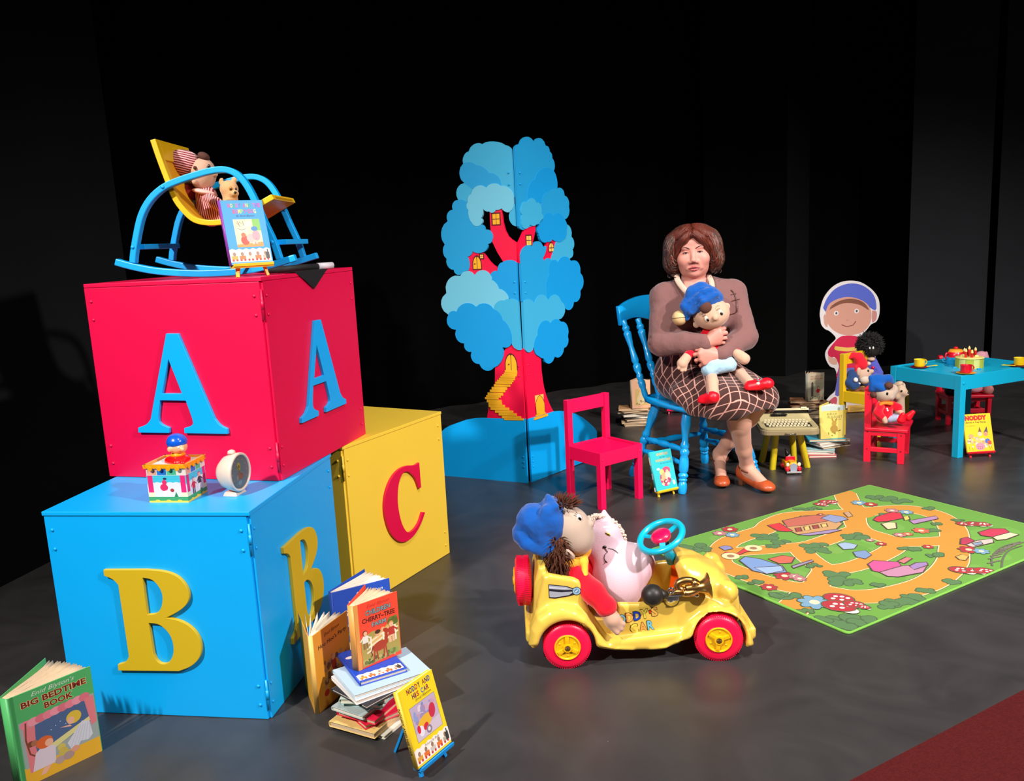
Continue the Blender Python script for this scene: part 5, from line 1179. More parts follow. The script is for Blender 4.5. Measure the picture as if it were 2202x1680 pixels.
s.cap(hd(-.024, -.0765, .062), hd(.024, -.0765, .062), .009, .009, .012)
# hands: palms, thumbs and four bent fingers each
def hand(W, K, curl, tips, thumb, palm_r=.014):
    for k in K: s.cap(W, k, .021, .0125, .014)
    for k in range(3): s.cap((K[k]+K[k+1])/2*.55+W*.45, (K[k]+K[k+1])/2, .013, .010, .008)
    for i, (k, c, t) in enumerate(zip(K, curl, tips)):
        r = (.0092, .0096, .0092, .0082)[i]; s.cap(k, c, r*1.05, r, .0035); s.cap(c, t, r, r*.82, .0035)
    s.chain(thumb, [.015, .0115, .0095], .006)
hand(J['wrR'], [P(1546, 709, 4.006), P(1549, 718, 4.000), P(1549, 728, 4.003), P(1546, 737, 4.012)], [P(1557, 706, 4.018), P(1561, 716, 4.014), P(1560, 727, 4.016), P(1556, 737, 4.022)], [P(1559, 707, 4.052), P(1563, 718, 4.050), P(1562, 729, 4.050), P(1558, 739, 4.050)], [P(1526, 722, 4.03), P(1536, 708, 4.012), P(1547, 699, 4.02)])
hand(J['wrL'], [P(1509, 751, 4.006), P(1505, 761, 4.000), P(1507, 772, 4.003), P(1514, 781, 4.010)], [P(1498, 752, 4.020), P(1494, 763, 4.016), P(1497, 775, 4.018), P(1506, 786, 4.022)], [P(1497, 755, 4.055), P(1494, 767, 4.052), P(1498, 779, 4.050), P(1508, 789, 4.050)], [P(1534, 750, 4.03), P(1522, 741, 4.02), P(1511, 741, 4.03)])
def body_reg(C):
    r = np.zeros(len(C), int); r[C[:, 2] < .60] = 1
    return r
bodyo = world_child(soft_obj('body', s, m_skin, wom, relax=1, regions=body_reg, mats=[m_skin, m_hose, m_lip]), wom)
def hit(t, px, py, lift=0.):
    d = Vector(ray(px, py)).normalized(); loc, nn, i, dd = t.ray_cast(Vector(CAM), d)
    return None if loc is None else loc-d*lift
# face details
m_hairb = mat('brow_hair', (.20, .10, .08), .7); m_iris = mat('iris_dark', (.16, .10, .08), .2)
tb = bvh(bodyo)
s = Soft(.0016, .003)
def lp(x, y, d=0.): o = hd(x, y, .3); l, nn, i, dd = tb.ray_cast(o, -hd.f); return l+hd.f*d
s.chain([lp(-.029, -.0765), lp(-.014, -.0725, .0008), lp(-.005, -.0700, .0015), lp(0, -.0712, .0012), lp(.005, -.0700, .0015), lp(.014, -.0725, .0008), lp(.029, -.0765)], [.0012, .0032, .0040, .0036, .0040, .0032, .0012])
s.chain([lp(-.022, -.0790), lp(-.011, -.0835, .0012), lp(0, -.0845, .0018), lp(.011, -.0835, .0012), lp(.022, -.0790)], [.0018, .0046, .0054, .0046, .0018])
world_child(soft_obj('lips', s, m_lip, wom), wom)
world_child(MB().tube([lp(-.029, -.0768, .0008), lp(-.012, -.0768, .0042), lp(0, -.0770, .0046), lp(.012, -.0768, .0042), lp(.029, -.0768, .0008)], [.0006, .0011, .0012, .0011, .0006], 6).build('mouth_line', mat('mouth_dark', (.35, .08, .09), .6), wom, True), wom)
def face_pt(x, y, lift=.0):
    o = hd(x, y, .3); loc, nn, i, dd = tb.ray_cast(o, -hd.f); return loc+hd.f*lift
for sx in (-1, 1):
    MB_ = MB().ball((0, 0, 0), (.0120, .0072, .0090), T(*hd(sx*.034, .0005, .0660)) @ Matrix(((hd.x.x, hd.u.x, hd.f.x, 0), (hd.x.y, hd.u.y, hd.f.y, 0), (hd.x.z, hd.u.z, hd.f.z, 0), (0, 0, 0, 1))), 14, 10)
    e = world_child(MB_.build('eye', m_eye_w, wom, True), wom)
    MB().ball((0, 0, 0), (.0056, .0056, .0030), T(*hd(sx*.033, .0008, .0736)) @ Matrix(((hd.x.x, hd.u.x, hd.f.x, 0), (hd.x.y, hd.u.y, hd.f.y, 0), (hd.x.z, hd.u.z, hd.f.z, 0), (0, 0, 0, 1))), 12, 8).build('iris', m_iris, e, True)
    pts = [hd(sx*.034+.0145*q, .0045-.0055*q*q+.001, .0755-.006*q*q) for q in np.linspace(-1, 1, 7)]
    world_child(MB().tube(pts, [.0012, .0022, .0026, .0026, .0026, .0022, .0012], 8).build('eyelid', m_skin, wom, True), wom)
    pts = [hd(sx*.034+.0145*q, .0020-.0050*q*q+.001, .0778-.006*q*q) for q in np.linspace(-1, 1, 7)]
    world_child(MB().tube(pts, [.0006, .0011, .0012, .0012, .0012, .0011, .0006], 6).build('lashes', m_hairb, wom, True), wom)
    br = [face_pt(sx*(.014+.036*q), .0165+.010*math.sin(q*PI*.75), .0005) for q in np.linspace(0, 1, 7)]
    world_child(MB().tube(br, [.0012, .0022, .0024, .0022, .0019, .0014, .0007], 6).build('eyebrow', m_hairb, wom, True), wom)
    world_child(MB().ball((0, 0, 0), (.0026, .0018, .0014), T(*hd(sx*.0065, -.0475, .0905)), 8, 6).build('nostril', mat('nostril_dark', (.30, .12, .11), .7), wom, True), wom)
# hair: a full bob, brown on top and greying at the sides
m_hr, m_hd2 = mat('hair_chestnut', (.36, .15, .10), .45, spec=.4, noise=.35, scale=60), mat('hair_dark', (.22, .14, .11), .5, spec=.4, noise=.3, scale=60)
m_hg = mat('hair_greyed', (.44, .33, .28), .5, spec=.4, noise=.3, scale=60)
s = Soft(.005, .025)
h_ = lambda c, r, k=.025, sub=0: s.ell(hd(*c), r, hd.R, k, sub)
h_((0, .060, -.035), (.112, .074, .105)); h_((0, .0, -.07), (.125, .10, .075))
for sx in (-1, 1): h_((sx*.098, .01, -.015), (.042, .080, .070)); h_((sx*.104, -.048, -.012), (.040, .048, .060)); h_((sx*.092, -.085, -.03), (.030, .030, .045))
s.chain([hd(.012, .088, .072), hd(-.035, .068, .074), hd(-.070, .030, .052)], [.020, .021, .017], .012); s.chain([hd(.0, .088, .070), hd(.042, .066, .070), hd(.074, .028, .050)], [.020, .021, .017], .012); s.chain([hd(-.07, .030, .05), hd(-.083, -.03, .03)], [.015, .014], .012); s.chain([hd(.074, .028, .05), hd(.085, -.03, .03)], [.015, .014], .012)
h_((0, -.03, .115), (.066, .088, .062), .006, 1); h_((.004, .02, .118), (.034, .066, .066), .006, 1); s.chain([hd(-.035, .02, .12), hd(.004, .062, .12), hd(.035, .02, .12)], [.03, .018, .03], .006) if False else None
world_child(soft_obj('hair', s, m_hr, wom, relax=1, regions=lambda C: (lambda q: ((np.abs(q[:, 0]) > .095) | (q[:, 1] < -.015)).astype(int))((C-np.array(hd.o)) @ hd.R), mats=[m_hr, m_hd2]), wom)
hairo = [c for c in wom.children if c.name.startswith('hair')][-1]; th_ = bvh(hairo); rg = random.Random(12)
def on_hair(d, lift):
    o = hd(0, .03, -.03)+(hd.x*d[0]+hd.u*d[1]+hd.f*d[2]).normalized()*.4; loc, nn, i, dd = th_.ray_cast(o, (hd(0, .03, -.03)-o).normalized())
    return None if loc is None else loc+nn*lift
def strands(nm, m, n, lo, hi, seed):
    """locks combed over the surface of the hair from the crown downwards, each with its own wave"""
    b = MB(); rg = random.Random(seed)
    for _ in range(n):
        az = rg.uniform(lo, hi); p0 = rg.uniform(.1, .8) if abs(az) < .85 else rg.uniform(.15, 1.75); p1 = min(2.5, p0+rg.uniform(.7, 1.2)); ph = rg.uniform(0, 6); sw = rg.uniform(-.14, .14); amp = rg.uniform(.015, .05); pts = []
        if abs(az) < .85: sw = (1 if az > 0 else -1)*rg.uniform(.5, 1.0); p1 = min(p1, 1.28)
        for q in np.linspace(0, 1, 9):
            pol = p0+(p1-p0)*q; a = az+sw*q+amp*math.sin(ph+q*6)
            h = on_hair((math.sin(pol)*math.sin(a), math.cos(pol), math.sin(pol)*math.cos(a)), .0005+.003*math.sin(q*PI))
            if h is None: break
            l = hd.R.T @ np.array(h-hd.o)
            if abs(l[0]) < .070 and l[1] < .062-abs(l[0])*.55 and l[2] > .02: break
            pts.append(h)
        if len(pts) > 3:
            k = len(pts); b.tube(pts, [.0010]+[.0030]*(k-2)+[.0008], 5)
    o = b.build(nm, m, wom, True); o['kind'] = 'stuff'; world_child(o, wom)
strands('hair_strands', m_hr, 300, -1.5, 1.5, 1); strands('hair_strands', m_hd2, 240, -2.6, -.9, 2); strands('hair_strands', m_hd2, 240, .9, 2.6, 3); strands('hair_strands', m_hg, 46, -1.9, -.9, 4); strands('hair_strands', m_hg, 46, .9, 1.9, 5)
b = MB(); rg = random.Random(6)
for k in range(150):     # curled ends around the jaw
    sx = -1 if k % 2 else 1; a = rg.uniform(.1, 1.2); r0 = rg.uniform(.085, .122); c = (sx*r0*math.sin(1.57-.5*a+.3), rg.uniform(-.10, .0), .03-.09*a*.7)
    R_ = rg.uniform(.010, .020); p0 = rg.uniform(0, 6); pts = [hd(c[0]+sx*R_*.6*math.cos(p0+q), c[1]-q*.006, c[2]+R_*math.sin(p0+q)) for q in np.linspace(0, 3.6, 8)]
    b.tube(pts, [.0008]+[.0022]*6+[.0008], 5)
o = b.build('curls', m_hd2, wom, True); o['kind'] = 'stuff'; world_child(o, wom)
b = MB()
for k in range(150):     # swept fringe
    sx = -1 if k % 2 else 1; o_ = rg.uniform(-.034, .012); e = rg.uniform(.75, 1.05)
    pts = []
    for q in np.linspace(0, 1, 8):
        o = hd(sx*(.005+.080*q*e)+o_*.3, .112+o_-.030*q-.088*q**2.0*e, .3); loc, nn, i, dd = th_.ray_cast(o, -hd.f)
        if loc is None: break
        if (loc-hd.o).dot(hd.f) < .02: break
        pts.append(loc+hd.f*rg.uniform(-.0005, .0025))
    if len(pts) < 4: continue
    b.tube(pts, [.0012]+[.0030]*(len(pts)-2)+[.0008], 5)
o = b.build('fringe', m_hr, wom, True); o['kind'] = 'stuff'; world_child(o, wom)
# cardigan
m_card = mat('brown_knit', (.475, .335, .325), .92, spec=.1, sheen=.25, bump=.25, bscale=160)
s = Soft(.0055, .035)
s.ell(J['waist']+Vector((0, .0, .02)), (.172, .135, .12)); s.ell(J['chest'], (.182, .130, .155)); s.ell(P(1468, 690, 4.17), (.085, .078, .082)); s.ell(P(1530, 684, 4.17), (.085, .078, .082))
s.chain([J['shR'], J['neck']-Vector((0, 0, .035)), J['shL']], [.066, .070, .066])
s.chain([J['shR'], J['elR']], [.068, .064], .03); s.chain([J['shL'], J['elL']], [.068, .064], .03)
s.chain([J['elR'], J['elR']*.45+J['wrR']*.55, J['wrR']*.97+J['elR']*.03], [.066, .056, .040], .008); s.chain([J['elL'], J['elL']*.45+J['wrL']*.55, J['wrL']*.97+J['elL']*.03], [.064, .055, .041], .008)
for a, b, r in ((P(1398, 728, 4.14), P(1440, 716, 4.15), .006), (P(1400, 742, 4.13), P(1436, 728, 4.15), .006), (P(1590, 700, 4.13), P(1625, 694, 4.15), .006), (P(1588, 710, 4.13), P(1625, 707, 4.15), .006), (P(1428, 640, 4.14), P(1446, 690, 4.13), .006), (P(1572, 640, 4.14), P(1566, 690, 4.13), .005)): s.tunnel(a, b, r, .014)
s.ell(hd(0, -.155, .02), (.052, .085, .11), hd.R, .012, 1)
s.tunnel(P(1491, 606, 4.25), P(1490, 560, 4.23), .066, .006)
card = world_child(soft_obj('cardigan', s, m_card, wom, relax=2), wom); tc_ = bvh(card); crumple(card, .055, .009)
m_colr = mat('cream_collar', (.80, .68, .60), .7)
def ribbon(nm, L, Rr, m, lift=.004, th=.004):
    rows = []
    for (a, b) in zip(L, Rr):
        row = []
        for q in np.linspace(0, 1, 5):
            px, py = a[0]*(1-q)+b[0]*q, a[1]*(1-q)+b[1]*q
            h = hit(tc_, px, py, lift) or P(px, py, 4.17); row.append(h)
        rows.append(row)
    return world_child(MB().grid(rows).build(nm, m, wom, True, solid=th, sub=1), wom)
yc = 4.185
def rib2(nm, pts, w, m):
    """collar band: (px, py, depth) centre line with half width in px"""
    A_ = []
    for i, (px, py, y) in enumerate(pts):
        a = pts[max(i-1, 0)]; b = pts[min(i+1, len(pts)-1)]; dx, dy = b[0]-a[0], b[1]-a[1]; L = math.hypot(dx, dy); nx, ny = -dy/L, dx/L
        A_.append([P(px+nx*w*q, py+ny*w*q, y+.006*abs(q)) for q in (-1, -.5, 0, .5, 1)])
    return world_child(MB().grid(A_).build(nm, m, wom, True, solid=.006, sub=1), wom)
rib2('collar', [(1456, 583, 4.255), (1454, 595, 4.215), (1458, 606, 4.18), (1467, 618, 4.145), (1478, 629, 4.115), (1489, 640, 4.10)], 6.5, m_colr)
rib2('collar', [(1517, 581, 4.255), (1524, 592, 4.215), (1529, 603, 4.175), (1532, 614, 4.145), (1531, 626, 4.115), (1528, 638, 4.10)], 6, m_colr)
# skirt, with a woven check that follows the cloth
s = Soft(.0062, .05)
s.ell(J['pel']+Vector((0, 0, .03)), (.195, .15, .13)); s.ell(J['waist']-Vector((0, 0, .03)), (.165, .13, .07)); s.chain([J['hpA']-Vector((.03, 0, .01)), J['knA']+Vector((-.02, -.0, .0))], [.115, .088], .06); s.chain([J['hpB']+Vector((.02, 0, 0)), J['knB']], [.115, .086], .06)
s.cap((J['hpA']+J['hpB'])/2, (J['knA']+J['knB'])/2+Vector((0, -.01, .01)), .10, .080, .05)
s.chain([P(1462, 850, 4.12), P(1500, 878, 4.02), P(1540, 885, 3.92), P(1590, 872, 3.86)], [.045, .040, .038, .040], .05); s.chain([P(1590, 872, 3.86), P(1645, 862, 3.93)], [.04, .045], .05)
s.box((1.0, 4.0, .30), (.6, .6, .105), .01, None, .006, 1); s.ell((1.10, 4.03, .40), (.13, .15, .045), None, .008, 1); s.ell((1.15, 3.88, .415), (.10, .10, .03), None, .008, 1)
P_, F_ = s.surf()
ax = np.array(((J['knA']+J['knB'])/2-(J['hpA']+J['hpB'])/2)); L_ = np.linalg.norm(ax); ax /= L_; o_ = np.array((J['hpA']+J['hpB'])/2); sd = np.cross(ax, [0, 0, 1]); sd /= np.linalg.norm(sd); up_ = np.cross(sd, ax)
q = P_-o_; tt = q @ ax; rr_x, rr_z = q @ sd, q @ up_; ang_ = np.arctan2(rr_x, rr_z+.03); rad = .20
m_sk = mat('checked_tweed', (.29, .18, .16), .9, spec=.1, sheen=.2, bump=.2, bscale=250)
nt = m_sk.node_tree; N = nt.nodes.new; Lk = nt.links.new
at = N('ShaderNodeAttribute'); at.attribute_name = 'weave'; sp_ = N('ShaderNodeSeparateXYZ'); Lk(at.outputs['Vector'], sp_.inputs[0])
outs = []
for ch in ('X', 'Y'):
    mlt = N('ShaderNodeMath'); mlt.operation = 'MULTIPLY'; mlt.inputs[1].default_value = 1/.043; Lk(sp_.outputs[ch], mlt.inputs[0])
    fr_ = N('ShaderNodeMath'); fr_.operation = 'FRACT'; Lk(mlt.outputs[0], fr_.inputs[0]); l2 = N('ShaderNodeMath'); l2.operation = 'LESS_THAN'; l2.inputs[1].default_value = .125; Lk(fr_.outputs[0], l2.inputs[0]); outs.append(l2)
mxx = N('ShaderNodeMath'); mxx.operation = 'MAXIMUM'; Lk(outs[0].outputs[0], mxx.inputs[0]); Lk(outs[1].outputs[0], mxx.inputs[1])
mc = N('ShaderNodeMix'); mc.data_type = 'RGBA'; mc.inputs[6].default_value = (*lin((.27, .165, .15)), 1); mc.inputs[7].default_value = (*lin((.78, .58, .53)), 1); Lk(mxx.outputs[0], mc.inputs[0]); Lk(mc.outputs[2], nt.nodes['Principled BSDF'].inputs['Base Color'])
sk = world_child(soft_obj('skirt', (P_, F_), m_sk, wom, relax=2), wom)
a_ = sk.data.attributes.new('weave', 'FLOAT_VECTOR', 'POINT'); rot = .42; wk = np.clip((tt-L_*.55)/(L_*.5), 0, 1); wk = wk*wk*(3-2*wk); sdn = np.maximum(0, .04-rr_z); u_ = rr_x+np.sign(rr_x)*sdn*(1-wk)*.9*np.clip(np.abs(rr_x)/.12, 0, 1); v_ = tt+sdn*wk*1.1
wv = np.stack([u_*math.cos(rot)-v_*math.sin(rot)+10, u_*math.sin(rot)+v_*math.cos(rot)+10, np.zeros(len(u_))], 1); a_.data.foreach_set('vector', wv.astype(np.float32).ravel())
# T-bar shoes
m_shoe = mat('tan_leather', (.68, .30, .14), .35, spec=.5, coat=.15); m_sole = mat('shoe_sole', (.42, .26, .18), .6); m_strap = mat('brown_strap', (.40, .19, .12), .4)
for an, toe, nm in ((J['anA'], toeA, 'a'), (J['anB'], toeB, 'b')):
    d = (toe-an); d.z = 0; d.normalize(); sd_ = Vector((-d.y, d.x, 0)); heel = Vector((an.x, an.y, 0))-d*.035; hz = an.z-.075
    s = Soft(.0045, .012); t_ = toe-d*.012
    s.ell(t_-d*.012+Vector((0, 0, .008)), (.044, .040, .026), np.array([list(d), list(sd_), [0, 0, 1]]).T); s.cap(t_-d*.05+Vector((0, 0, .012)), t_-d*.02+Vector((0, 0, .010)), .036, .033); s.ell(heel+Vector((0, 0, hz+.035))+d*.012, (.040, .034, .040), np.array([list(d), list(sd_), [0, 0, 1]]).T); s.cap(heel+Vector((0, 0, hz+.016)), t_-d*.05+Vector((0, 0, .006)), .028, .030)
    s.box(t_+Vector((0, 0, -.052)), (.5, .5, .045), .001, None, .004, 1)
    s.cap(an+Vector((0, 0, .02)), an+d*.075-Vector((0, 0, .03)), .040, .034, .008) if False else None
    s.p.append(('c', np.array(an+Vector((0, 0, .03))), np.array(an+d*.03-Vector((0, 0, .035))), .041, .034, .006, 1)); s.p.append(('c', np.array(an+d*.02), np.array(t_-d*.052+Vector((0, 0, .054))), .044, .034, .006, 1))
    sh = world_child(soft_obj('shoe', s, m_shoe, wom, relax=1), wom)
    MB().box((.032, .034, hz+.012), (0, 0, (hz+.012)/2), T(*(heel+d*.005)) @ RZ(math.atan2(d.y, d.x)), .003, .85).build('heel', m_sole, sh)
    strap = MB(); ring_ = [an+d*.005+Vector((0, 0, -.022))+(d*.044*math.cos(a)+sd_*.0405*math.sin(a))+Vector((0, 0, -.012*math.cos(a))) for a in np.linspace(0, 2*PI, 20, endpoint=False)]
    strap.tube(ring_, .0042, 6, closed=True); top = an+d*.049-Vector((0, 0, .033)); strap.tube([top, top*.5+(t_-d*.045+Vector((0, 0, .044)))*.5+Vector((0, 0, .011)), t_-d*.040+Vector((0, 0, .040))], .0042, 6); strap.build('strap', m_strap, sh, True)
    MB().box((.010, .004, .010), (0, 0, 0), T(*(an+d*.005-sd_*.042+Vector((0, 0, -.022)))), .001).build('buckle', m_brass, sh)
# spectacles hooked on the cardigan
m_spec = mat('tortoiseshell', (.30, .14, .09), .25, coat=.3)
sp = MB()
def on_c(pts, lift=.006): return [hit(tc_, px, py, lift) or P(px, py, 4.1) for px, py in pts]
sp.tube(bez(on_c([(1572, 623), (1578, 630), (1583, 642), (1585, 655), (1586, 666), (1581, 673), (1572, 676), (1560, 678)])), .0022, 6); sp.tube(bez(on_c([(1572, 634), (1578, 631), (1583, 632)])), .0015, 6); sp.tube(bez(on_c([(1573, 648), (1580, 645), (1591, 643)])), .0015, 6)
world_child(sp.build('spectacles', m_spec, wom, True), wom)

# ================================================================== rag doll in her arms
d2 = thing('rag_doll', 'rag doll in blue cap and pale shorts hugged by the woman', 'doll', tuple(P(1525, 740, 4.06)))
W2 = lambda o: world_child(o, d2)
dh = Fr(P(1527, 673, 4.035), math.radians(27), nod=.05)
m_sht = mat('pale_denim', (.60, .76, .84), .85, sheen=.2, bump=.2, bscale=200); m_dshoe = mat('doll_shoe_red', (.92, .03, .13), .4); m_tuft = mat('doll_brown_felt', (.33, .19, .15), .95, bump=.3, bscale=200); m_tanb = mat('tan_felt', (.80, .68, .48), .7, bump=.1)
s = Soft(.0042, .02); s.ell(dh(0, 0, 0), (.082, .070, .070), dh.R); s.ell(dh(.01, -.022, .012), (.074, .055, .062), dh.R); s.ell(dh(.014, -.020, .078), (.0135, .0135, .013), dh.R, .005); s.ell(dh(-.083, -.020, -.005), (.016, .018, .009), dh.R, .006); s.ell(dh(.084, -.010, -.005), (.014, .016, .009), dh.R, .006); dhead = W2(soft_obj('head', s, m_dskin2, d2)); tdh = bvh(dhead)
def dz(x, y): o = dh(x, y, .3); l, nn, i, dd = tdh.ray_cast(o, -dh.f); return dh.f.dot(l-dh.o) if l else .06
s = Soft(.0042, .018); s.ell(dh(0, .050, -.016), (.090, .062, .076), dh.R); s.ell(dh(.0, .090, -.02), (.070, .050, .058), dh.R); s.ell(dh(.0, .118, -.02), (.045, .032, .04), dh.R); s.chain([dh(.02, .132, -.01), dh(-.03, .128, .0), dh(-.080, .085, .015), dh(-.105, .035, .02)], [.020, .024, .026, .014], .02); s.chain([dh(-.07, .05, .05), dh(0, .075, .062), dh(.07, .07, .045)], [.012, .013, .012], .02); s.chain([dh(-.05, .10, .035), dh(.02, .115, .035), dh(.06, .10, .03)], [.010, .012, .010], .02)
s.tunnel(dh(-.08, .066, .065), dh(.06, .094, .062), .006, .012); s.tunnel(dh(-.06, .115, .04), dh(.05, .128, .035), .005, .012); W2(crumple(soft_obj('cap', s, m_dblue, d2), .040, .012))
W2(MB().ball((0, 0, 0), .036, T(*P(1461, 684, 4.06)), 20, 14).build('cap_ball', m_tanb, d2, True)); W2(MB().tube([P(1461, 684, 4.06)+Vector((.0365*math.cos(a), .0*a, .0365*math.sin(a)*.12)) + Vector((0, -.0365*abs(math.sin(a))*.98, 0)) for a in np.linspace(0, PI, 14)], .0012, 5).build('seam', m_tuft, d2))
s = Soft(.004, .01); s.ell(dh(-.002, .043, .066), (.029, .027, .018), dh.R); W2(soft_obj('hair', s, m_tuft, d2)); s = Soft(.004, .01); s.ell(dh(-.075, -.0, -.025), (.022, .035, .03), dh.R); W2(soft_obj('hair', s, m_tuft, d2))
for ex_, ey_ in ((-.022, -.008), (.046, -.012)):
    zf = dz(ex_, ey_)-.002
    W2(MB().ball((0, 0, 0), (.011, .017, .005), dh.M() @ T(ex_, ey_, zf), 12, 8).build('eye_patch', mat('eye_patch_cream', (.86, .78, .70), .8), d2, True)); W2(MB().ball((0, 0, 0), (.0066, .0088, .005), dh.M() @ T(ex_+.002, ey_-.005, zf+.003), 10, 8).build('eye', m_eye_b, d2, True))
    b = MB()
    for k in range(4): b.tube([dh(ex_-.008+.004*k, ey_+.016, dz(ex_-.008+.004*k, ey_+.016)+.001), dh(ex_-.012+.005*k, ey_+.023, dz(ex_-.012+.005*k, ey_+.023)+.001)], .0008, 4)
    b.tube([dh(q_, w_, dz(q_, w_)+.001) for q_, w_ in ((ex_-.012, ey_+.029), (ex_, ey_+.034), (ex_+.010, ey_+.031))], .0008, 4); o = W2(b.build('lashes', m_eye_b, d2)); o['kind'] = 'stuff'
s = Soft(.005, .02); s.cap(P(1528, 712, 4.06), P(1534, 770, 4.06), .036, .045); s.chain([P(1512, 725, 4.07), P(1496, 748, 4.06), P(1480, 764, 4.035)], [.024, .022, .022]); s.chain([P(1548, 725, 4.08), P(1568, 745, 4.07), P(1584, 757, 4.035)], [.022, .021, .021]); W2(soft_obj('top', s, m_dred, d2))
s = Soft(.0042, .01); s.chain([P(1477, 768, 4.03), P(1467, 782, 4.02)], [.022, .026]); s.cap(P(1468, 786, 4.015), P(1466, 797, 4.01), .011, .009, .004); s.cap(P(1474, 786, 4.015), P(1473, 796, 4.01), .010, .009, .004); s.cap(P(1462, 784, 4.015), P(1459, 792, 4.01), .010, .008, .004); W2(soft_obj('hand', s, m_dskin2, d2))
s = Soft(.0042, .012); s.chain([P(1584, 760, 4.025), P(1600, 772, 4.015)], [.022, .026]); s.box(P(1597, 769, 4.02), (.032, .018, .022), .015, RY(.65)); W2(soft_obj('hand', s, m_dskin2, d2))
s = Soft(.0045, .014); s.ell(P(1541, 780, 4.05), (.072, .05, .046)); s.ell(P(1545, 786, 4.03), (.055, .038, .042)); s.cap(P(1532, 780, 4.045), P(1526, 794, 4.03), .040, .040); s.cap(P(1552, 778, 4.045), P(1567, 784, 4.03), .038, .038); s.ell(P(1531, 780, 4.02), (.03, .02, .02)); W2(crumple(soft_obj('shorts', s, m_sht, d2), .03, .008))
tsk = bvh(sk)
def on_lap(px, py, lift): return hit(tsk, px, py, lift)
A1, A2, A3 = on_lap(1527, 795, .02), on_lap(1532, 822, .026), on_lap(1534, 850, .03); B1, B2, B3 = on_lap(1568, 786, .02), on_lap(1592, 804, .024), on_lap(1613, 826, .03)
s = Soft(.0045, .01); s.chain([P(1527, 790, 4.03), A1, A2, A3], [.030, .028, .027, .026]); W2(soft_obj('leg', s, m_dskin2, d2))
s = Soft(.0045, .01); s.chain([P(1568, 783, 4.03), B1, B2, B3], [.030, .028, .027, .026]); W2(soft_obj('leg', s, m_dskin2, d2))
for a, b, c in ((on_lap(1533, 854, .032), on_lap(1514, 861, .034), None), (on_lap(1614, 832, .032), Vector(on_lap(1614, 832, .032))+HX*.068+Vector((0, -.02, .018)), None)):
    s = Soft(.004, .012); s.cap(a, b, .030, .026); s.ell(b, (.030, .026, .022)); s.box((a+b)/2+Vector((0, 0, -.050)), (.12, .12, .028), .002, None, .004, 1); W2(soft_obj('shoe', s, m_dshoe, d2))
    t = a*.55+b*.45+Vector((0, -.018, .022)); bb = MB().tube([t+Vector((-.012, -.006, .006)), t, t+Vector((.014, -.004, .006))], .003, 5).tube([t+Vector((-.010, -.004, .012)), t, t+Vector((.012, -.004, .013))], .003, 5); W2(bb.build('bow', mat('grey_lace', (.38, .42, .48), .7), d2, True)); W2(MB().ball((0, 0, 0), (.012, .008, .008), T(*(t+Vector((-.004, -.004, -.010)))), 10, 8).build('tongue', mat('shoe_tongue_pink', (.92, .72, .70), .7), d2, True))
# ================================================================== children's chairs and table
m_pkp = mat('pink_red_paint', (.93, .0, .30), .42); m_redp = mat('chair_red_paint', (.86, .03, .18), .42); m_yelp = mat('chair_yellow_paint', (.88, .72, .10), .42); m_tab = mat('table_blue_paint', (.06, .68, .84), .38)
def square_chair(label, m, loc, rz, w=.275, d=.255, h=.503, sh=.278, group=None):
    t = thing('child_chair', label, 'chair', (loc[0], loc[1], 0), rz, group); k = .030; b = .0015
    for sx in (-1, 1):
        MB().box((k, k, sh), (sx*(w-k)/2, -(d-k)/2, sh/2)).build('leg', m, t, bevel=b)
        MB().box((k, k, h), (sx*(w-k)/2, (d-k)/2, h/2)).build('leg', m, t, bevel=b)
        MB().box((.016, d-2*k, .066), (sx*(w/2-.009), 0, sh-.034)).build('side_apron', m, t, bevel=b)
    MB().box((w-2*k, .016, .066), (0, -d/2+.009, sh-.034)).build('front_apron', m, t, bevel=b); MB().box((w-2*k, .016, .066), (0, d/2-.012, sh-.034)).build('back_apron', m, t, bevel=b)
    MB().box((w-2*k+.004, d-.034, .010), (0, 0, sh-.011)).build('seat', m, t, bevel=b)
    MB().box((w-2*k, .018, .066), (0, d/2-.014, h-.034)).build('back_rail', m, t, bevel=b)
    for sx in (-1, 1): MB().lathe([(.005, 0), (.005, .002), (.003, .003)], T(sx*(w/2-.015), -d/2, sh-.034) @ RX(PI/2), 10).build('screw', m, t)
    return t
square_chair('pink-red child chair with open square back, standing empty behind the toy car', m_pkp, (.433, 4.045), math.radians(36))
square_chair("yellow child chair with soft toys on it, left of the blue children's table", m_yelp, (2.19, 5.05), math.radians(32), .30, .27)
